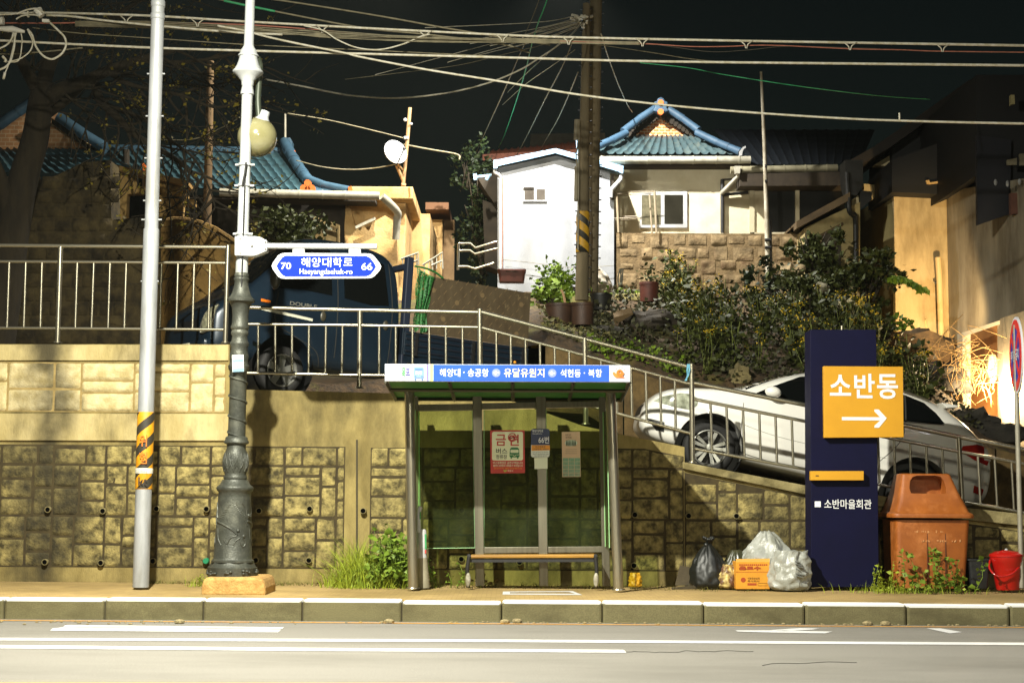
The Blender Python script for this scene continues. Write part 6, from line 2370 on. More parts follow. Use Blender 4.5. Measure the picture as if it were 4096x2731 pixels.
# stone wall under it
sw = thing('stone_wall', 'warm lit granite block wall below the cream house', 'wall', P(2840, 1160, 30.35))
SY_ = 30.08
b = MB()
b.pprism([(2464, 932), (3228, 936), (3228, 1210), (2464, 1210)], SY_ + .05, .4)
b.build('wall_core', mat('wall_mortar', (134, 112, 78), (92, 76, 50), 5, .95, bump=.6, bscale=30), sw)
b = MB()
wr = random.Random(9)
GRAN = mat('granite_block', (152, 130, 94), (100, 84, 58), 4.5, .9, bump=.7, bscale=22, stain=(92, 70, 44), sscale=2.1, slo=.52, shi=.68)
for r_ in range(5):
    x = 2466 + wr.uniform(0, 20)
    y = 1190 - r_ * 52
    while x < 3210:
        w_ = wr.uniform(44, 100) if r_ < 2 else wr.uniform(40, 78)
        dy = wr.uniform(-15, 10)
        a, c = P(x, y + dy, SY_), P(min(x + w_, 3224), y - 42 + wr.uniform(-4, 8), SY_)
        block(b, a.x, c.x, a.z, c.z, c.z + wr.uniform(-.03, .03), .008, .05, SY_ + .035, .035, wr.uniform(0, 60))
        x += w_ + wr.uniform(6, 26)
b.build('wall_stones', GRAN, sw, smooth=60)
# iron pole and mast in front of it
mp_ = thing('mast', 'thin whitish mast standing before the porch of the cream house', 'mast', P(3070, 1110, 29.6))
b = MB()
b.tube([P(3071, 1105, 29.6), P(3066, 850, 29.6), P(3058, 600, 29.6), P(3044, 288, 29.6)], [.044, .042, .036, .024], 10)
b.build('pole', mat('mast_white', (190, 184, 166), (130, 120, 98), 5, .6, lo=.4, hi=.6, stretch=(1, 1, .4)), mp_, smooth=True)
b = MB()
b.tube([P(3085, 1100, 29.7), P(3080, 880, 29.7)], .03, 8)
for y in (725, 665, 960, 990):
    b.tube([P(3060, y, 29.55), P(3084 if y > 900 else 3068, y, 29.55)], .03, 8)
b.build('stay', DARKMETAL, mp_)

# ------------------------------------------------------------------ tall building on the right
h6 = thing('tall_house', 'tall dark house with bare plaster side walls on the right', 'house', P(3700, 1360, 30))
BY_ = 30.0
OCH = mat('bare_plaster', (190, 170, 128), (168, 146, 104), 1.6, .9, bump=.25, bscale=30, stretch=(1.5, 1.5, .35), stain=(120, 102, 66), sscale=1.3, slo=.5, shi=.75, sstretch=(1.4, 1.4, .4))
zb_ = P(3600, 1362, BY_).z
xl, xm, zt_ = P(3575, 768, BY_).x, P(3786, 775, BY_).x, P(3680, 770, BY_).z
b = MB()
b.prism([(xl, BY_, zb_), (xm, BY_, zb_), (xm, BY_, zt_), (xl, BY_, zt_)], (0, 2.5, 0))
b.build('end_wall', OCH, h6)
fr = P(4180, 900, 25.5)
b = MB()
zlow = P(3790, 1650, BY_).z - 1.2
b.prism([(xm + .004, BY_ - .004, zlow), (fr.x, 25.5, zlow), (fr.x, 25.5, P(4180, 700, 25.5).z), (xm + .004, BY_ - .004, zt_ + .02)], (.3, .3, 0))
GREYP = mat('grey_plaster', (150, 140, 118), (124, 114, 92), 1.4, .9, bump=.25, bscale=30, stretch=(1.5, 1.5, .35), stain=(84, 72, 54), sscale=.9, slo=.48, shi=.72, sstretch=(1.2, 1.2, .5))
b.span((8.82, 25.7, 0), (17, 32, P(4180, 700, 25.5).z))
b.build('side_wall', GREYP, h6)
b = MB()
b.prism([P(3440, 842, 32.5), P(3575, 770, BY_ + .03), P(3575, 1400, BY_ + .03), P(3440, 1300, 32.5)], (.2, .3, 0))
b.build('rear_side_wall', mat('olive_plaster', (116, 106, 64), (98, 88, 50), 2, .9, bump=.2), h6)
b = MB()
b.pprism([(3545, 1362), (3790, 1362), (3790, 1500), (3560, 1500)], BY_ + .3, 1)
b.build('foundation', mat('dark_rock', (44, 38, 26), (30, 26, 18), 5, .95), h6)
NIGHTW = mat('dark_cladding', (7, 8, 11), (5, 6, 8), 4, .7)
b = MB()
b.pprism([(3568, 640), (3568, 768), (3790, 778), (3900, 712), (3900, 520)], BY_ - .45, 2)
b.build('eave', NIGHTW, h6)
b = MB()
b.pprism([(3380, 652), (3490, 590), (3680, 460), (3880, 318), (3880, 380), (3700, 490), (3560, 590), (3390, 690)], BY_ + .3, 3)
b.build('roof', mat('dim_brown_roof', (34, 28, 24), (26, 22, 18), 5, .8), h6)
b = MB()
b.pprism([(3568, 560), (3880, 400), (4000, 380), (4300, 380), (4300, 720), (3900, 720), (3800, 760), (3568, 760)], BY_ + .8, 2)
b.pprism([(3906, 300), (4300, 300), (4300, 800), (4046, 852), (4040, 640), (3906, 700)], 27.0, 5)
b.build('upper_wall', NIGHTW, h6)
b = MB()
b.pprism([(3907, 540), (4045, 560), (4040, 855), (3910, 900)], 26.9, .1)
b.build('shutter', mat('navy_shutter', (12, 14, 24), (9, 11, 20), 5, .6), h6)
b = MB()
b.pprism([(4042, 772), (4110, 772), (4110, 850), (4044, 858)], 26.6, .1)
b.build('brick_patch', mat('dull_brick', (96, 60, 46), (80, 50, 38), 9, .85), h6)
b = MB()
b.pprism([(4028, 640), (4068, 632), (4068, 660), (4030, 660)], 26.5, .05)
b.pprism([(4078, 616), (4120, 610), (4120, 662), (4080, 662)], 26.5, .05)
b.build('window', mat('dim_window', (120, 112, 90), None, rough=.4), h6)
b = MB()
for x, y in ((3982, 730), (4030, 735), (4078, 728)):
    b.ball(P(x, y, 26.3), .03, 10, 8, (1, 1, 1.8))
b.build('hook', WHITE, h6, smooth=True)
b = MB()
b.pprism([(3704, 722), (3716, 720), (3720, 730), (3760, 724), (3760, 732), (3718, 737), (3708, 734)], BY_ - .5, .04)
b.build('bracket', mat('pale_bracket', (196, 160, 100), None), h6)
red_ = bpy.data.materials.new('red_lamp')
red_.use_nodes = True
red_.node_tree.nodes['Principled BSDF'].inputs['Emission Color'].default_value = (1, .12, .03, 1)
red_.node_tree.nodes['Principled BSDF'].inputs['Emission Strength'].default_value = 3
b = MB()
b.ball(P(3747, 611, BY_ + .7), .022, 10, 8)
b.build('indicator_lamp', red_, h6)
b = MB()
b.pprism([(4044, 380), (4058, 380), (4060, 416), (4044, 420)], 26.5, .1)
tag(b.build('security_lamp', mat('unlit_lamp', (150, 140, 100), None, rough=.4)), 'small unlit wall lamp high at the right edge', 'lamp')
# annex in front of it: wall, sloping roof edge, window, black downpipe
an = thing('annex', 'low annex with a sloping brown roof edge and black downpipe behind the bushes', 'annex', P(3330, 1180, 29))
AY = 29.2
b = MB()
b.pprism([(3224, 908), (3440, 808), (3440, 1250), (3224, 1250)], AY, 2)
b.build('wall', mat('annex_plaster', (166, 150, 104), (140, 124, 82), 2.4, .9, bump=.2), an)
b = MB()
b.prism([P(3186, 886, AY - .25), P(3400, 768, AY - .25), P(3400, 800, AY - .25), P(3186, 914, AY - .25)], (0, .3, 0))
b.prism([P(3186, 886, AY + .05), P(3400, 768, AY + .05), P(3400, 776, AY + .05), P(3186, 894, AY + .05)], (0, 2, 0))
b.build('roof_edge', mat('brown_fascia', (92, 74, 46), (76, 60, 38), 4, .8), an)
b = MB()
b.pprism([(3290, 935), (3364, 894), (3364, 1180), (3290, 1180)], AY - .02, .03)
b.build('window', mat('annex_window', (62, 54, 36), (52, 44, 30), 4, .4), an)
b = MB()
b.prism([P(3278, 938, AY - .06), P(3372, 888, AY - .06), P(3372, 898, AY - .06), P(3278, 950, AY - .06)], (0, .08, 0))
b.build('window_hood', mat('brown_fascia', (92, 74, 46)), an)
b = MB()
b.tube(catmull([P(3388, 690, AY - .2), P(3392, 760, AY - .2), P(3396, 830, AY - .2), P(3404, 854, AY - .15), P(3420, 862, AY - .1), P(3423, 900, AY - .05)], 4) + [P(3426, 1150, AY - .05)], .05, 10)
b.pprism([(3380, 640), (3452, 640), (3452, 740), (3428, 780), (3400, 780), (3384, 730)], AY - .1, .5)
b.pprism([(3440, 762), (3490, 766), (3484, 800), (3440, 838)], AY, .4)
b.build('downpipe', mat('black_pipe', (26, 26, 24), None, rough=.5), an)
b = MB()
b.pprism([(3456, 735), (3556, 745), (3500, 790), (3488, 800), (3484, 770), (3456, 760)], AY + 1.8, .2)
b.pprism([(3494, 662), (3566, 618), (3566, 666)], AY + 1.8, .2)
b.pprism([(3408, 800), (3434, 780), (3436, 842), (3408, 842)], AY + .1, .2)
tag(b.build('lit_wall', mat('far_cream_wall', (186, 172, 134), None, rough=.9)), 'glimpse of a lit cream wall between the annex and the dark eave', 'wall')
# pipe on the lit end wall
b = MB()
b.tube([P(3752, 1030, BY_ - .16), P(3758, 1120, BY_ - .16), P(3768, 1420, BY_ - .16), P(3780, 1530, BY_ - .6)], .06, 10)
pv = b.build('vent_pipe', mat('pvc_cream', (206, 180, 130), None, rough=.5), smooth=True)
tag(pv, 'cream plastic vent pipe running up the orange lit end wall', 'pipe')
b = MB()
b.tube([P(3738, 1130, BY_ - .12), P(3766, 1130, BY_ - .16)], .03, 8)
b.build('clamp', DARKMETAL, pv)

# ------------------------------------------------------------------ floodlit recess at the right
gt = thing('gate_pier', 'white framed gate recess glaring under a warm floodlight', 'gate', P(3930, 1640, 26.2))
GY = 25.6
b = MB()
b.prism([P(3850, 1330, GY + .4), P(4012, 1277, GY - .4), P(4012, 1292, GY - .4), P(3850, 1348, GY + .4)], (.0, .3, 0))
b.prism([P(3850, 1332, GY + .4), P(3882, 1322, GY + .3), P(3884, 1640, GY + .3), P(3852, 1620, GY + .4)], (0, .3, 0))
b.build('frame', mat('pale_frame', (212, 196, 164), None, rough=.7), gt)
b = MB()
b.prism([P(3884, 1330, GY + 1.2), P(4014, 1290, GY + .4), P(4016, 1700, GY + .4), P(3884, 1650, GY + 1.2)], (0, .2, 0))
b.build('back_panel', mat('recess_panel', (176, 120, 62), (150, 98, 48), 3, .8), gt)
b = MB()
b.prism([P(4012, 1270, GY - .5), P(4140, 1230, GY - 1), P(4150, 1900, GY - 1), P(4016, 1900, GY - .5)], (0, .3, 0))
b.build('pier', GREYP, gt)
b = MB()
b.pprism([(3956, 1424), (3972, 1412), (3986, 1420), (3994, 1460), (3990, 1510), (3960, 1515), (3950, 1480)], GY + .1, .15)
b.pprism([(3960, 1512), (3988, 1500), (3988, 1520), (3962, 1534)], GY + .05, .15)
b.build('meter_box', mat('meter_cream', (210, 190, 140), None, rough=.5), gt, bevel=.02)
lamp('gate_floodlight', P(3992, 1560, GY - .62), 420, (1.0, .76, .44), .06)
lamp('wall_floodlight', (7.75, 27.0, 3.7), 1000, (1.0, .70, .34), .12, 'SPOT', P(3672, 1090, BY_), 56, .5)
# ================================================================== CONCRETE UTILITY POLES
UY = 26.2
CPOLE = mat('concrete_pole', (112, 100, 76), (90, 80, 58), 5, .9, bump=.2, bscale=70, stretch=(1, 1, .25))
for (xb, xt, yb, yt, rb_, rt, lab) in ((2327, 2346, 1182, 16, 27, 14.5, 'shorter concrete utility pole with a taped foot in front of the white house'),
                                       (2362, 2385, 1150, -60, 30, 24, 'taller concrete utility pole just behind the taped one')):
    Yp = UY if xb < 2350 else UY + .35
    up_ = thing('utility_pole', lab, 'pole', P(xb, yb, Yp), 'poles carrying the overhead cables')
    s_ = PS(2340, 700, Yp)
    b = MB()
    b.lathe(P(xb, yb + 20, Yp), P(xt, yt, Yp), [(0, rb_ * s_), (1, rt * s_), (1.002, rt * s_ * .6)], 24)
    b.build('shaft', CPOLE, up_, smooth=50)
    b = MB()
    for i in range(26):
        f = (i + .5) / 26
        y, x, r_ = yb + (yt - yb) * f, xb + (xt - xb) * f, (rb_ + (rt - rb_) * f) * s_
        c = P(x, y, Yp)
        for sx in (-1, 1):
            b.tube([c + Vector((sx * r_ * .9, -.02, 0)), c + Vector((sx * (r_ + .035), -.03, 0))], .012, 6)
    b.build('step_bolt', DARKMETAL, up_)
    if xb < 2350:
        uax = lambda y: 2327 + (1182 - y) / 1166 * 19
        b = MB()
        b.lathe(P(uax(1012), 1012, Yp), P(uax(846), 846, Yp), [(0, 26.5 * s_), (1, 24.6 * s_)], 24)
        b.build('tape_band', mat('tape_dark', (40, 38, 28), None, rough=.7), up_, smooth='all')
        for i in range(-1, 6):
            helix(850 + i * 62, 34, -124, 848, 1010, 27, mat('tape_yellow', (190, 146, 24), (160, 120, 20), 9, .6), up_, uax, Yp, s_, 'yellow_stripe')
        b = MB()
        b.tube([P(2310, 480, Yp - .1), P(2306, 560, Yp - .1)], .05, 8)
        b.tube([P(2309, 668, Yp - .1), P(2307, 805, Yp - .1)], .045, 8)
        b.tube(catmull([P(2312, 560, Yp - .1), P(2308, 600, Yp - .14), P(2304, 620, Yp - .1), P(2309, 668, Yp - .1)], 5), .012, 6)
        b.tube([P(2316, 480, Yp - .12), P(2312, 1000, Yp - .14)], .016, 6)
        b.build('splice_case', mat('splice_grey', (120, 112, 90), None, rough=.5), up_, smooth=True)
        b = MB()
        pr_ = random.Random(4)
        for i in range(16):
            c = P(2300 + pr_.uniform(0, 52), 72 + pr_.uniform(-10, 30), Yp - .25)
            b.tube([c, c + Vector((pr_.uniform(-.12, .02), pr_.uniform(-.05, .05), pr_.uniform(-.03, .05)))], pr_.uniform(.012, .028), 6)
        b.tube([P(2316, 78, Yp - .22), P(2368, 66, Yp + .1)], .025, 8)
        b.pprism([(2324, 100), (2336, 104), (2340, 112), (2328, 110)], Yp - .3, .06)
        b.build('cable_clamp', mat('clamp_pale', (196, 190, 172), None, rough=.4), up_, smooth=True)
up_ = thing('utility_pole', 'old brown pole standing behind the tree before the blue tiled roof', 'pole', P(825, 900, 26.8), 'poles carrying the overhead cables')
b = MB()
b.lathe(P(828, 910, 26.8), P(842, 246, 26.8), [(0, .075), (1, .062), (1.002, .03)], 16)
b.build('shaft', mat('old_pole', (96, 74, 44), (76, 58, 34), 5, .85, stretch=(1, 1, .2)), up_, smooth=50)
b = MB()
for y in (330, 420, 520, 640):
    c = P(834, y, 26.8)
    b.tube([c + Vector((-.1, -.03, 0)), c + Vector((.1, -.03, 0))], .012, 6)
b.build('step_bolt', DARKMETAL, up_)

# ================================================================== OVERHEAD CABLES
CABW = mat('cable_pale', (206, 202, 188), (176, 168, 140), 14, .5)
CABG = mat('cable_grey', (130, 122, 96), (100, 94, 72), 9, .6)
CABK = mat('cable_dark', (64, 60, 48), (50, 46, 36), 9, .6)
CABN = mat('cable_green', (60, 168, 110), (44, 140, 90), 9, .5)
CABR = mat('cable_red', (170, 104, 84), (140, 84, 66), 9, .6)
GC = 'overhead cables'


def cable(pts, r, m, label, Y=20.5, name='cable'):
    q = [P(p[0], p[1], p[2] if len(p) > 2 else Y) for p in pts]
    b = MB()
    b.tube(catmull(q, 10) if len(q) > 2 else q, r, 7)
    return tag(b.build(name, m, smooth='all'), label, 'cable', GC)


S0, S1, S2, S3 = .0125, .0165, .010, .007
cable([(-1500, 30), (-300, 46), (60, 54), (190, 52), (600, 64), (980, 87), (1550, 118), (2090, 144), (2450, 154), (2900, 163), (3500, 173), (4400, 188), (5600, 214)], S1, CABW, 'uppermost long messenger cable crossing the whole street')
cable([(-1500, 96), (-300, 150), (0, 163), (300, 178), (640, 193), (1000, 204), (1600, 220), (2100, 233), (2450, 243), (2900, 250), (3900, 260), (4400, 266), (5600, 284)], S1, CABW, 'thick lower messenger cable crossing the whole street', 20.3)
cable([(185, 62), (280, 66), (420, 83), (650, 106), (950, 131), (1130, 139)], .0155, CABW, 'thick white cable leaving the coiled splice case at upper left', 20.45)
cable([(-1500, 84), (-300, 92), (0, 93), (250, 93), (430, 88), (700, 92), (1050, 104), (1500, 140)], S2, CABR, 'dull reddish cable just under the uppermost messenger', 20.55)
cable([(130, 112), (330, 135), (600, 153), (1000, 180), (1500, 203), (2100, 231), (2400, 238)], S3, CABG, 'thin grey cable between the two messenger cables at left', 20.7)
bund = 'strand of the dim grey cable bundle hung under the uppermost messenger'
for i, (dy0, dy1, dy2) in enumerate(((18, 26, 22), (24, 34, 30), (30, 20, 26), (36, 40, 34), (22, 46, 38), (40, 30, 24), (28, 44, 42), (44, 36, 28))):
    cable([(300, 74 + dy0 * .7, 20.5), (640, 70 + dy0, 20.5 + i * .02), (1000, 88 + dy0 * 1.1, 20.5), (1300, 104 + dy1, 20.5), (1700, 126 + dy2, 20.5 - i * .02), (2100, 144 + dy1 * .6, 20.5), (2450, 156 + dy2 * .5, 20.5), (2560, 160 + dy2 * .45, 20.5)], .0075, CABG, bund)
cable([(2240, 166), (2500, 174), (2620, 178), (2760, 187), (2900, 187), (3080, 182), (3400, 196), (3600, 200), (3780, 206), (4400, 214), (5600, 236)], S3, CABR, 'reddish telephone strand sagging between hangers at right', 20.5)
cable([(2500, 160), (2700, 190), (2850, 208), (3000, 200), (3150, 186), (3400, 192), (3520, 196)], .005, CABK, 'thin dark strand sagging between hangers at right', 20.5)
cable([(870, 104), (980, 124), (1060, 146), (1200, 177), (1380, 213), (1445, 229), (1700, 278), (2000, 326), (2350, 384), (2800, 434), (3300, 470), (3700, 486), (4400, 500), (5600, 520)], .0145, CABW, 'bright white cable slanting down from the lamp post to the right edge', 20.2)
cable([(820, -30), (1090, -2), (1500, 62), (1800, 116), (2060, 158), (2200, 180)], S0, CABG, 'straight cable slanting down from the top edge toward the pole', 20.9)
cable([(780, -18), (900, 3), (1100, 46), (1450, 112), (1700, 138), (2000, 176), (2120, 212)], S0, CABG, 'second slanting cable with a green sleeve by the lamp post', 20.9)
cable([(896, 4), (1000, 26), (1100, 46)], .0165, CABN, 'bright green sleeve on the slanting cable by the lamp post', 20.88, 'cable_sleeve')
cable([(1215, 103), (1290, 122), (1350, 160), (1430, 192), (1520, 199), (1610, 178), (1680, 148), (1720, 138)], S2, CABW, 'loose cable loop hanging below the messenger', 20.4)
cable([(2328, 92, 25.9), (2285, 140, 25), (2222, 190, 24.4), (2140, 244, 24), (2080, 280, 23.8), (1960, 330, 23.6), (1800, 370, 23.6), (1600, 392, 23.6), (1400, 382, 23.8), (1200, 344, 24), (1060, 318, 24.4)], S0, CABW, 'long sagging drop wire from the pole top toward the lamp post')
fan = 'pale drop wire of the fan spreading left from the pole top'
for i, (x0, y0, mx_, my_, x1, y1, r_) in enumerate(((2296, 66, 2150, 90, 1700, 112, .006), (2304, 74, 2160, 112, 1840, 170, .005), (2310, 80, 2180, 112, 2090, 150, .010), (2312, 86, 2160, 128, 1880, 176, .006), (2316, 92, 2200, 130, 2140, 156, .010),
                                                    (2318, 96, 2140, 150, 1790, 250, .006), (2320, 100, 2150, 162, 1900, 225, .005), (2310, 84, 2100, 140, 1500, 300, .005), (2322, 104, 2200, 150, 2050, 190, .007), (2322, 88, 2120, 150, 1960, 184, .007))):
    cable([(x0, y0, 25.9), (mx_, my_, 25), (x1, y1, 24)], r_, CABW, fan)
cable([(1380, 318, 24), (1600, 292, 24), (1830, 262, 24), (2000, 222, 24.5), (2200, 170, 25), (2312, 108, 25.9)], .005, CABG, 'thin drop wire sagging low toward the lamp post', 24)
dn = 'twisted drop wire falling from the cables toward the shed roof'
for pts in ([(2098, 176, 24), (2070, 240, 25), (2010, 380, 28), (1950, 510, 31), (1900, 620, 34)], [(2290, 170, 25.5), (2248, 270, 26.5), (2180, 400, 29), (2110, 540, 32), (2068, 620, 34)],
            [(2312, 290, 26), (2280, 370, 28), (2230, 480, 31), (2184, 560, 33), (2160, 606, 35)]):
    cable(pts, .009, CABG, dn)
for pts in ([(2242, 168, 25), (2180, 226, 26), (2100, 300, 28), (2030, 370, 30)], [(2300, 200, 25.5), (2200, 270, 27), (2100, 340, 29), (2010, 420, 31)]):
    cable(pts, .006, CABG, 'thin wire slanting from the pole toward the dark shed', 26)
cable([(2192, -10, 24), (2170, 50, 24.2), (2150, 100, 24.5), (2124, 190, 25.5), (2100, 290, 27), (2060, 420, 30), (2018, 540, 33), (1995, 590, 35)], .009, CABN, 'green twisted drop wire passing left of the pole', 24)
cable([(2160, -10, 24), (2130, 70, 24.5), (2090, 160, 25)], .005, CABG, 'thin wire beside the green drop wire at the top edge', 24)
cable([(2404, 136, 26.2), (2430, 220, 27), (2470, 330, 29), (2510, 420, 31), (2530, 450, 32)], .009, CABW, 'twisted drop wire falling right from the pole to the gabled house', 26)
cable([(2560, 252, 22), (2750, 272, 22), (2900, 300, 22), (3200, 346, 22), (3500, 382, 23), (3720, 398, 25)], .006, CABN, 'thin green cable running to the dark roof at right', 22)
cable([(2380, 178, 24), (2600, 210, 23), (2760, 236, 22.5), (2900, 250, 22)], .006, CABG, 'thin grey wire leaving the pole toward the right', 23)
cable([(1150, 454, 29), (1300, 478, 29.2), (1450, 512, 29.4), (1612, 552, 29.6)], .010, CABG, 'wire from the chimney rod to the dish mast', 29)
cable([(1185, 642, 29), (1290, 668, 29), (1400, 678, 29.2), (1500, 672, 29.4), (1590, 656, 29.5)], .010, CABG, 'wire sagging from the roof ridge to the dish', 29)
cable([(1615, 578, 29.6), (1720, 598, 29.6), (1828, 618, 29.6), (1838, 640, 29.6)], .016, CABG, 'thick wire from the dish mast ending over the dark alley', 29)
cable([(2012, 1038, 29.9), (2120, 1050, 29.9), (2240, 1066, 29.9), (2330, 1070, 29.9), (2455, 1062, 29.9)], .005, CABG, 'thin wire stapled low across the white house wall', 29.9)
cable([(650, 560, 26), (780, 556, 26), (900, 505, 26), (960, 470, 26)], .008, CABG, 'dim wire behind the tree from the old pole', 26)
cable([(-1500, 190), (-300, 205), (0, 216), (150, 210), (330, 192)], S2, CABG, 'dim stub of wire at far upper left', 20.8)
cable([(3598, 480, 20.3), (3598, 466, 20.3), (3597, 452, 20.3)], .012, CABW, 'small white tie standing up on the slanting cable', 20.3, 'cable_tie')
# hangers along the messenger
for hx, hy in ((505, 64), (790, 78), (1290, 103), (1700, 125), (2010, 140), (2275, 150), (2570, 156), (2985, 164), (3400, 171), (3770, 178)):
    b = MB()
    for sgn in (-1, 1):
        b.tube(catmull([P(hx + sgn * 26, hy - 1 + sgn * 1, 20.48), P(hx + sgn * 14, hy + 8, 20.46), P(hx + sgn * 6, hy + 16, 20.46), P(hx + sgn * 2, hy + 30, 20.48)], 4), .008, 6)
    tag(b.build('cable_hanger', CABW, smooth='all'), 'bent wire hanger clipped on the uppermost messenger cable', 'cable hanger', 'cable hangers')
# splice case with coiled slack, far left
sc_ = thing('splice_case', 'coil of pale cables and connectors on the wires at the upper left', 'cable splice', P(80, 90, 20.3))
b = MB()
b.tube([P(150, 40, 20.3), P(166, 66, 20.3)], [.06, .045], 12)
b.tube([P(0, 116, 20.3), P(50, 118, 20.3), P(98, 128, 20.3)], [.03, .045, .02], 10)
b.tube([P(-30, 84, 20.35), P(14, 84, 20.35)], .06, 10)
b.pprism([(168, 76), (196, 78), (196, 90), (168, 88)], 20.28, .05)
b.build('connector', mat('connector_white', (214, 210, 196), None, rough=.4), sc_, smooth=40)
for pts, r_ in (([(200, 92), (232, 122), (258, 150), (264, 180), (250, 212), (220, 234), (196, 236), (168, 220), (142, 184), (128, 140), (110, 118)], .0145),
                ([(54, 130), (44, 160), (18, 186), (-40, 206)], .013), ([(60, 130), (54, 200), (30, 262), (-30, 290)], .015), ([(66, 130), (40, 240), (22, 290), (12, 318)], .008), ([(84, 132), (88, 170), (76, 240), (40, 250)], .008),
                ([(112, 124), (130, 168), (120, 205), (80, 236), (30, 248)], .009), ([(-30, 60), (60, 56), (110, 40), (148, 36), (176, 52)], .013), ([(64, 78), (90, 64), (130, 60), (160, 66)], .011), ([(112, 46), (108, 60), (116, 70)], .013),
                ([(10, 226), (22, 240), (20, 250)], .018), ([(20, 290), (14, 316)], .018)):
    b = MB()
    b.tube(catmull([P(x, y, 20.25) for x, y in pts], 8), r_, 8)
    b.build('coiled_cable', CABW, sc_, smooth='all')

# ================================================================== BARE TREE, LEFT
tr = thing('tree', 'large dim tree with spreading bare branches and a few young leaves at the left', 'tree', P(30, 1380, 23.6))
TY_ = 23.6
BARK = mat('bark', (50, 42, 26), (34, 28, 17), 6, .95, bump=.9, bscale=18, stretch=(1, 1, .3))
s_ = PS(100, 800, TY_)
b = MB()
tp_ = [P(-20, 1420, TY_), P(14, 1200, TY_), P(58, 900, TY_), P(98, 700, TY_), P(140, 560, TY_), P(160, 420, TY_), P(176, 330, TY_)]
b.tube(catmull(tp_, 5), [72 * s_ + (44 - 72) * s_ * i / 30 for i in range(31)], 14)
b.tube(catmull([P(40, 900, TY_), P(10, 720, TY_ - .2), P(-30, 600, TY_ - .3), P(-80, 480, TY_ - .4)], 5), [38 * s_ - i * .012 for i in range(16)], 10)
tips = []
tr_r = random.Random(21)


def limb(p, d, L, r, dep):
    n_ = 6
    pts, q, dd = [p], Vector(p), Vector(d).normalized()
    for i in range(n_):
        dd = (dd + Vector((tr_r.gauss(0, .13), tr_r.gauss(0, .10), tr_r.gauss(.015, .11)))).normalized()
        q = q + dd * L / n_
        pts.append(q.copy())
    b.tube(catmull(pts, 2), [max(.004, r * (1 - .7 * i / (2 * n_))) for i in range(2 * n_ + 1)], 8 if r > .04 else 5)
    if dep <= 0:
        tips.append((pts, dd))
        return
    for i in range(tr_r.choice((2, 3, 3))):
        k_ = tr_r.randint(2, n_)
        a = tr_r.uniform(.3, .95) * tr_r.choice((-1, 1))
        nd = Matrix.Rotation(a, 3, 'Y') @ dd
        nd = (nd + Vector((0, tr_r.gauss(0, .3), tr_r.gauss(-.05, .12)))).normalized()
        limb(pts[k_], nd, L * tr_r.uniform(.5, .8), max(.006, r * .5), dep - 1)
    tips.append((pts[2:], dd))


def px_limb(pix, r0, r1, dep, Y=TY_):
    pts = [P(x, y, Y + dy) for x, y, dy in pix]
    q = catmull(pts, 4)
    b.tube(q, [r0 * s_ + (r1 - r0) * s_ * i / (len(q) - 1) for i in range(len(q))], 10)
    for i in range(2, len(q), 2):
        dd = (q[min(i + 1, len(q) - 1)] - q[i - 1]).normalized()
        for sgn in ((1,) if tr_r.random() < .5 else (-1, 1)):
            nd = Matrix.Rotation(sgn * tr_r.uniform(.4, 1.1), 3, 'Y') @ dd
            limb(q[i], nd, tr_r.uniform(.6, 1.5), tr_r.uniform(.012, .028), dep)


px_limb([(165, 420, 0), (240, 360, -.1), (330, 330, -.2), (440, 280, -.2), (560, 240, -.3), (700, 200, -.3)], 34, 12, 1)
px_limb([(150, 480, 0), (260, 400, .2), (360, 320, .3), (400, 400, .3), (470, 470, .3), (540, 540, .2), (640, 600, .2), (720, 650, .1), (790, 720, 0)], 26, 7, 1)
px_limb([(170, 350, 0), (200, 250, .1), (260, 140, .2), (300, 30, .2), (330, -100, .2)], 34, 14, 1)
px_limb([(160, 380, 0), (110, 290, -.2), (60, 200, -.3), (10, 100, -.3), (-40, 0, -.3)], 28, 14, 1)
px_limb([(250, 160, .2), (380, 100, .2), (500, 40, .3), (620, -40, .3)], 16, 8, 1)
px_limb([(430, 285, -.2), (500, 330, -.3), (600, 360, -.3), (720, 380, -.3), (860, 430, -.2), (980, 400, -.2)], 12, 4, 1)
px_limb([(560, 240, -.3), (700, 250, -.2), (820, 240, -.2), (960, 220, -.1), (1040, 300, 0)], 10, 4, 1)
px_limb([(430, 420, .3), (560, 470, .1), (680, 560, 0), (780, 640, -.1), (840, 760, -.1), (860, 830, -.1)], 8, 3, 1)
px_limb([(120, 300, .2), (210, 190, 0), (250, 100, 0), (280, -40, 0)], 8, 4, 1)
b.build('trunk', BARK, tr, smooth='all')
b = MB()
for pts, dd in tips:
    for q in pts[1:]:
        if tr_r.random() < .12:
            for i in range(tr_r.randint(3, 7)):
                b.leaf(q + Vector((tr_r.gauss(0, .05), tr_r.gauss(0, .05), tr_r.gauss(.02, .05))), tr_r.uniform(.04, .08))
b.build('crown', mat('young_leaf', (136, 120, 30), (100, 90, 24), 9, .6), tr, smooth='all')

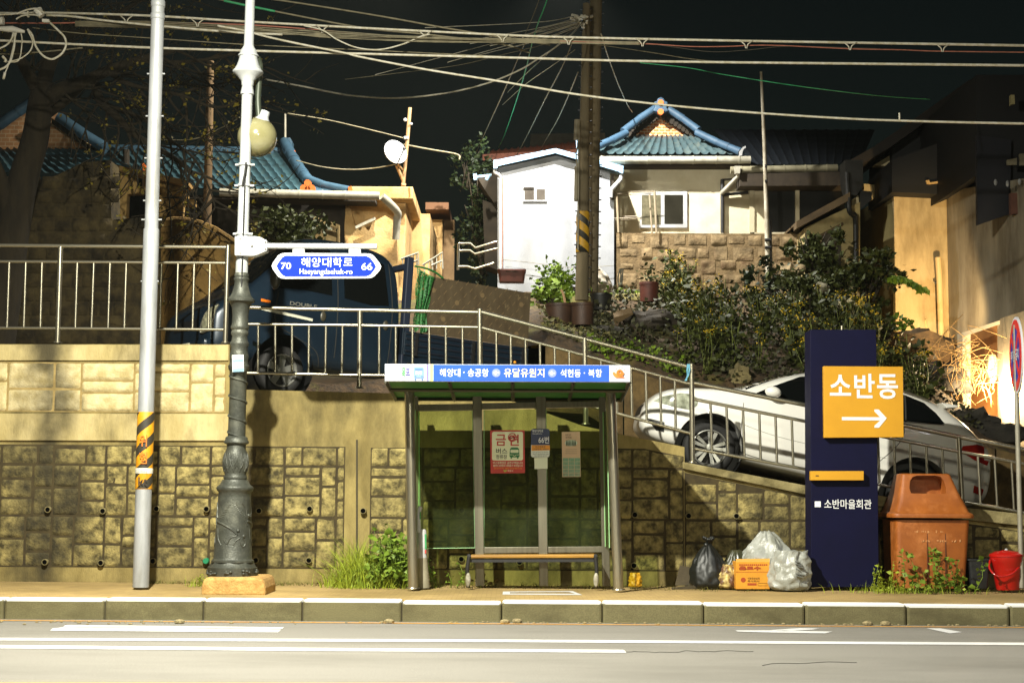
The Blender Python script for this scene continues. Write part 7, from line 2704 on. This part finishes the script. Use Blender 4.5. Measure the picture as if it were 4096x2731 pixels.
# ================================================================== BUSHES ON THE BANK
def bush(name, label, cat, c, rx, ry, rz_, n, lf, m, stems=6, seed=1, parent_m=None):
    q = random.Random(seed)
    t = thing(name, label, cat, (c[0], c[1], c[2] - rz_))
    b = MB()
    for i in range(stems):
        a = Vector((c[0] + q.gauss(0, rx * .15), c[1], c[2] - rz_))
        e = Vector((c[0] + q.uniform(-rx, rx) * .8, c[1] + q.uniform(-ry, ry) * .6, c[2] + q.uniform(.1, .8) * rz_))
        b.tube(catmull([a, a.lerp(e, .5) + Vector((q.gauss(0, .06), 0, .05)), e], 4), [.02] * 5 + [.012] * 3 + [.006], 5)
    b.build('stem', parent_m or BARK, t, smooth='all')
    b = MB()
    cl = [(Vector((q.gauss(0, .5), q.gauss(0, .45), q.gauss(.05, .5))), q.uniform(.18, .42)) for _ in range(max(7, n // 60))]
    for i in range(n):
        cc, rr = q.choice(cl)
        p = cc + Vector((q.gauss(0, 1), q.gauss(0, 1), q.gauss(0, 1))) * rr * .55
        if p.length > 1.35:
            p = p / p.length * 1.3 * q.uniform(.7, 1)
        w = Vector((c[0] + p.x * rx, c[1] + p.y * ry, c[2] + p.z * rz_))
        b.leaf(w, lf * q.uniform(.6, 1.3), Vector((q.gauss(0, 1), q.gauss(-.3, 1), q.gauss(-.2, .7))))
    b.build('foliage', m, t, smooth='all')
    return t


LEAFD = mat('dark_leaf', (36, 48, 18), (22, 32, 12), 7, .55, spec=.3)
LEAFB = mat('bright_leaf', (112, 134, 36), (74, 98, 26), 7, .55, spec=.3)
LEAFG = mat('bank_leaf', (64, 70, 25), (38, 44, 15), 7, .55, spec=.3)


def at(x, y, Y):
    p = P(x, y, Y)
    return (p.x, p.y, p.z)


bush('bush', 'leafy green bush above the pickup truck cab', 'bush', at(1170, 905, 26.4), .62, .4, .34, 1500, .11, LEAFG, 6, 31)
bush('bush', 'dark evergreen bushes climbing beside the alley steps', 'bush', at(1925, 860, 31.5), .42, .5, 1.2, 1500, .10, LEAFD, 6, 32)
bush('bush', 'small dark shrub over the orange roofed shed corner', 'bush', at(1880, 660, 33), .4, .4, .5, 500, .10, LEAFD, 4, 33)
bush('bush', 'tall leafy bush against the annex window', 'bush', at(3260, 1010, 28.2), .42, .35, .55, 900, .12, LEAFG, 6, 34)
bush('bush', 'big spreading dark bush below the annex', 'bush', at(3230, 1190, 27.6), .95, .6, .42, 1150, .12, LEAFG, 10, 35)
bush('bush', 'bush with long branch reaching in front of the orange lit wall', 'bush', at(3470, 1110, 27.8), .7, .4, .42, 950, .12, LEAFG, 8, 36)
bush('bush', 'dark thicket of leaves behind the top of the blue pillar', 'bush', at(3360, 1330, 26.5), .9, .6, .5, 1500, .11, LEAFG, 10, 37)
bush('bush', 'dark tangle of leaves at the right end of the granite wall', 'bush', at(3085, 1130, 28.2), .4, .4, .36, 700, .10, LEAFD, 5, 38)
b = MB()
q0 = [P(3560, 1105, 27.4), P(3610, 1108, 27.2), P(3650, 1125, 27.1), P(3690, 1150, 27.0)]
b.tube(catmull(q0, 5), .01, 5)
for p in catmull(q0, 9):
    for i in range(4):
        b.leaf(p + Vector((rnd.gauss(0, .03), rnd.gauss(0, .03), -.02)), rnd.uniform(.09, .15), Vector((rnd.gauss(.3, .5), -.4, -1)))
q0 = [P(3560, 1290, 27), P(3600, 1300, 27), P(3640, 1290, 27)]
b.tube(catmull(q0, 5), .008, 5)
for p in catmull(q0, 7):
    for i in range(5):
        b.leaf(p + Vector((rnd.gauss(0, .05), rnd.gauss(0, .03), rnd.gauss(0, .06))), rnd.uniform(.08, .13))
tag(b.build('branch', LEAFB, smooth='all'), 'leafy branch hanging over the orange lit wall', 'branch')

# yellow flowering mustard plants on the bank: one built, then copied
FLW = mat('yellow_flower', (206, 176, 30), (184, 150, 20), 20, .6)
STEMM = mat('mustard_stem', (104, 112, 40), (78, 88, 30), 9, .6)


def mustard(seed):
    q = random.Random(seed)
    t = thing('mustard_plant', 'yellow flowering mustard plant on the dark bank', 'plant', (0, 0, 0), 'mustard plants on the bank')
    b, f, l = MB(), MB(), MB()
    for i in range(7):
        h = q.uniform(.4, .85)
        e = Vector((q.gauss(0, .16), q.gauss(0, .12), h))
        st_ = catmull([Vector((q.gauss(0, .03), q.gauss(0, .03), 0)), e * .5 + Vector((q.gauss(0, .03), 0, 0)), e], 4)
        b.tube(st_, .006, 4)
        for k_ in range(18):
            p = st_[q.randint(1, 8)] + Vector((q.gauss(0, .06), q.gauss(0, .06), q.gauss(0, .03)))
            l.leaf(p, q.uniform(.06, .14), Vector((q.gauss(0, 1), q.gauss(-.2, 1), q.gauss(0, .5))))
        if q.random() < .45:
            for k_ in range(q.randint(9, 18)):
                p = e + Vector((q.gauss(0, .035), q.gauss(0, .035), q.gauss(.0, .035)))
                f.leaf(p, q.uniform(.022, .04))
    b.build('stem', STEMM, t, smooth='all')
    l.build('leaves', LEAFG, t, smooth='all')
    f.build('flowers', FLW, t, smooth='all')
    return t


protos = [mustard(s) for s in (51, 52, 53, 54)]
mq = random.Random(77)
k_ = 0
for X, Y in [(mq.uniform(2.6, 6.2), mq.uniform(23.3, 28.0)) for _ in range(80)] + [(mq.uniform(2.6, 3.2), mq.uniform(28.4, 29.6)) for _ in range(6)]:
    if 26.6 < Y < 28.2:
        continue
    z = hz(X, Y) - .03
    if k_ < 4:
        o = protos[k_]
        o.location = (X, Y, z)
        o.rotation_euler = (0, 0, mq.uniform(0, 6.28))
    else:
        copy_thing(protos[k_ % 4], (X, Y, z), None, mq.uniform(0, 6.28), mq.uniform(.7, 1.15))
    k_ += 1

# ================================================================== POTS AND PLANTERS ON THE TERRACE
RBROWN = mat('red_brown_plastic', (88, 40, 28), (70, 32, 22), 6, .6)
BLKP = mat('black_pot', (30, 30, 28), (22, 22, 20), 6, .5)


def pot(x0, x1, y0, y1, Y, label, m, taper=.82, plant=0, leafm=LEAFB, square=False, lf=.09, ph=.3, seed=0):
    q = random.Random(seed + 100)
    a, c = P(x0, y0, Y), P(x1, y0, Y)
    bt_ = P((x0 + x1) / 2, y1, Y)
    r_ = (c.x - a.x) / 2
    top = Vector(((a.x + c.x) / 2, Y, a.z))
    base = Vector((bt_.x, Y, bt_.z))
    t = thing('plant_pot', label, 'plant pot', base)
    b = MB()
    h = top.z - base.z
    if square:
        ringbox(b, [(base.x, base.z, r_ * taper, Y - .16, Y + .16), (top.x, top.z - .03, r_ * .96, Y - .2, Y + .2), (top.x, top.z - .03, r_, Y - .23, Y + .23), (top.x, top.z, r_, Y - .23, Y + .23), (top.x, top.z - .01, r_ * .93, Y - .19, Y + .19)], .15)
    else:
        b.lathe(base, top, [(0, r_ * taper), (.06, r_ * (taper + .02)), (.86, r_ * .95), (.88, r_), (1, r_), (.99, r_ * .93), (.9, r_ * .9)], 24)
    b.build('pot', m, t, smooth=40)
    b = MB()
    b.lathe(top - Vector((0, 0, .05)), top - Vector((0, 0, .03)), [(0, r_ * .88), (1, r_ * .86)], 20)
    b.build('soil', mat('pot_soil', (56, 42, 26), (36, 28, 18), 20, .95), t)
    if plant:
        b = MB()
        for i in range(plant):
            p = top + Vector((q.gauss(0, r_ * .5), q.gauss(0, .1), abs(q.gauss(0, ph * .5))))
            b.leaf(p, lf * q.uniform(.6, 1.3), Vector((q.gauss(0, 1), q.gauss(-.3, 1), q.uniform(-.2, 1))))
        b.build('foliage', leafm, t, smooth='all')
    return t


pot(1990, 2104, 1082, 1130, 29.0, 'red brown square planter at the foot of the white house left corner', RBROWN, .86, square=True)
pot(2150, 2302, 1152, 1212, 27.5, 'long dark planter full of bright leafy greens before the white house', mat('dark_planter', (52, 30, 24), (40, 24, 18), 6, .6), .9, 420, square=True, lf=.10, ph=.36, seed=1)
pot(2180, 2296, 1216, 1300, 24.8, 'round brown tub with a bare stick on the terrace', mat('brown_tub', (70, 46, 30), (54, 36, 24), 6, .6), .85, 30, seed=2)
pot(2284, 2376, 1212, 1302, 24.6, 'large dark brown tub in front of the taped utility pole', mat('brown_tub', (70, 46, 30)), .95, seed=3)
pot(2358, 2450, 1176, 1240, 26.4, 'black tapered pot right of the taped utility pole', BLKP, .72, 14, seed=4)
pot(2556, 2636, 1130, 1208, 28.2, 'tall brown pot before the granite wall with mustard flowers', RBROWN, .86, 60, LEAFG, seed=5)
b = MB()
b.tube(catmull([P(2244, 1158, 24.75), P(2254, 1180, 24.75), P(2262, 1222, 24.75)], 4), .02, 6)
tag(b.build('stick', mat('pale_stick', (176, 140, 104), None, rough=.8), smooth=True), 'pale bare stick standing in the round brown tub', 'stick')
for i, (x0, x1, y0, y1, Y, lab, cc) in enumerate(((2282, 2366, 1182, 1206, 26.9, 'pale green foam box planter beside the taped pole', (176, 170, 110)), (2462, 2562, 1172, 1200, 28.6, 'long pale foam planter at the foot of the granite wall', (170, 160, 104)))):
    b = MB()
    b.pprism([(x0, y0 + 4), (x1, y0), (x1, y1), (x0 + 3, y1 + 4)], Y, .3)
    pl_ = tag(b.build('planter_box', mat('foam_%d' % i, cc, None, rough=.8), bevel=.01), lab, 'planter')
    b = MB()
    for _ in range(130):
        b.leaf(P(rnd.uniform(x0 + 4, x1 - 4), y0 + rnd.uniform(-8, 2), Y + rnd.uniform(0, .25)), rnd.uniform(.04, .09))
    b.build('foliage', LEAFB, pl_, smooth='all')
b = MB()
sack(b, P(2385, 1182, 27.6), .52, .56, .4, .3, .2, 88, (-.12, 0), k=6)
tag(b.build('rubbish_bag', mat('clear_white_bag', (214, 208, 196), (160, 146, 124), 8, .3, lo=.4, hi=.6), smooth=70), 'crumpled clear plastic bag leaning behind the taped utility pole', 'rubbish bag')
bush('plant', 'leafy dark green plant between the plywood board and the brown tub', 'plant', at(2185, 1205, 27.2), .36, .3, .26, 520, .13, LEAFB, 4, 41)
b = MB()
for i in range(5):
    x = 2480 + rnd.uniform(-10, 12)
    b.tube(catmull([P(2484, 1166, 29.6), P(x, 1120, 29.6), P(x + rnd.uniform(-8, 8), 1075, 29.6)], 4), .014, 5)
tag(b.build('cactus', mat('dark_stem', (46, 44, 28), None, rough=.8), smooth=True), 'thin dark upright stems against the granite wall left end', 'plant')
# ground clutter on the bank
b = MB()
for i in range(900):
    x, Y = rnd.uniform(.45, 1.6), rnd.uniform(23.2, 26)
    z = hz(x, Y) + .03
    b.leaf((x, Y, z), rnd.uniform(.05, .11), Vector((rnd.gauss(0, 1), rnd.gauss(-.2, 1), rnd.gauss(.1, .25))))
struct(b.build('fallen_leaves', mat('leaf_litter', (120, 110, 66), (70, 76, 34), 14, .7, lo=.42, hi=.58), smooth='all'), 'stuff')
b = MB()
for i in range(5200):
    x, Y = rnd.uniform(1.2, 6.8), rnd.uniform(23.0, 29.5)
    z = hz(x, Y)
    h = rnd.uniform(.06, .3)
    b.leaf((x, Y, z + rnd.uniform(0, h)), rnd.uniform(.05, .12), Vector((rnd.gauss(0, .8), rnd.gauss(-.2, .8), rnd.uniform(-.1, 1))))
struct(b.build('undergrowth', mat('undergrowth_leaf', (60, 60, 26), (38, 38, 16), 5, .7), smooth='all'), 'stuff')
b = MB()
for i in range(420):
    x, Y = rnd.uniform(1.1, 2.6), rnd.uniform(23.0, 23.6)
    b.leaf((x, Y, hz(x, Y) + rnd.uniform(0, .15)), rnd.uniform(.05, .09))
tag(b.build('seedlings', LEAFB, smooth='all'), 'row of bright green seedlings along the rubble wall top', 'plant')
rocks = [((2440, 1320), 24.8, .24, 'grey slate slab lying on the bank below the pots', (84, 80, 74), .3), ((2500, 1395), 24.0, .16, 'pale torn sheet lying on the bank', (170, 166, 150), .12),
         ((2600, 1290), 25.6, .34, 'dark rock half buried in the bank near the mustard plants', (56, 48, 36), .6), ((2960, 1505), 23.2, .11, 'pointed pale rock sticking up behind the white car bonnet', (120, 108, 70), 1.6),
         ((3170, 1090), 28.0, .16, 'pale rock at the foot of the granite wall right end', (150, 130, 94), .9), ((3290, 1150), 27.0, .09, 'pale stone among the dark bush', (130, 124, 100), .9), ((3400, 1250), 26.6, .22, 'light stone block deep in the thicket', (150, 140, 104), .9),
         ((3640, 1400), 26.6, .5, 'brown boulder under the orange lit wall', (104, 80, 50), .7), ((3760, 1520), 25.4, .36, 'dark boulder beside the rear of the white car', (50, 44, 34), .7), ((3880, 1690), 23.6, .32, 'dark boulder near the floodlit gate foot', (44, 40, 32), .6), ((4000, 1735), 23.4, .34, 'dark heap of soil at the far right bank', (40, 36, 28), .5)]
for i, ((x, y), Y, r_, lab, cc, fl) in enumerate(rocks):
    c = P(x, y, Y)
    b = MB()
    b.ball(c, r_, 20, 14, (1.3, 1, fl))
    for v in b.v:
        d = (v - c)
        v += d * (.45 * noise.fractal(d * (1.6 / r_) + Vector((i * 7, 0, 0)), .8, 2, 3))
    tag(b.build('rock', mat('rock_%d' % i, cc, tuple(int(q * .7) for q in cc), 6, .9, bump=.5, bscale=30), smooth=45), lab, 'rock')
b = MB()
b.prism([P(2456, 1270, 24.9), P(2530, 1250, 25.2), P(2534, 1256, 25.2), P(2460, 1300, 24.9)], (0, .3, .12))
tag(b.build('tile_slab', mat('brown_slab', (104, 84, 54), None, rough=.9)), 'broken brown roof slab lying on the bank', 'slab')
cr = thing('crate', 'yellow plastic crate behind the plywood board corner', 'crate', P(2150, 1385, 23.2))
b = MB()
cx_0, cz_0, w_, h_ = RC(2124, 1352, 2168, 1386, 23.3)
for i in range(5):
    b.box((cx_0 - w_ / 2 + w_ * (i + .5) / 5, 23.3, cz_0 - .01), (w_ / 9, .02, h_ * .8))
b.box((cx_0, 23.3, cz_0 + h_ * .42), (w_, .03, h_ * .2))
b.box((cx_0, 23.3, cz_0 - h_ * .42), (w_, .03, h_ * .2))
b.box((cx_0, 23.5, cz_0), (w_, .02, h_))
b.box((cx_0, 23.4, cz_0 - h_ * .46), (w_, .2, .02))
b.build('basket', mat('yellow_crate', (206, 156, 40), None, rough=.5), cr)
# dry vines glowing at the gate
b = MB()
vr = random.Random(8)
for i in range(55):
    x, y = vr.uniform(3560, 3990), 0
    if vr.random() < .75:
        x = vr.gauss(3835, 65)
    y = 1500 + (x - 3700) * .32 + vr.uniform(-30, 60)
    Y = vr.uniform(24.9, 25.6) if x > 3780 else vr.uniform(26, 29)
    p = P(x, y, Y)
    h = vr.uniform(.3, 1.0)
    b.tube(catmull([p, p + Vector((vr.gauss(0, .15), vr.gauss(0, .08), h * .6)), p + Vector((vr.gauss(.0, .3), vr.gauss(0, .1), h * vr.uniform(.6, 1.1))), p + Vector((vr.gauss(.0, .45), vr.gauss(0, .1), h * vr.uniform(.3, .9)))], 4), vr.uniform(.003, .006), 4)
struct(b.build('dry_vines', mat('dry_straw', (176, 140, 84), (136, 104, 58), 9, .8), smooth='all'), 'stuff')

# ================================================================== THIN NIGHT HAZE
b = MB()
b.span((-64, -30, -1.4), (64, 62, 14))
hz_o = b.build('haze', BLACK, None, loc=(0, 0, 0))
hm = bpy.data.materials.new('haze_air')
hm.use_nodes = True
n, k = hm.node_tree.nodes, hm.node_tree.links
n.remove(n['Principled BSDF'])
pv_ = n.new('ShaderNodeVolumePrincipled')
pv_.inputs['Color'].default_value = (.9, .95, .85, 1)
pv_.inputs['Density'].default_value = .00018
k.new(pv_.outputs[0], n['Material Output'].inputs['Volume'])
hz_o.data.materials.clear()
hz_o.data.materials.append(hm)
struct(hz_o, 'stuff')
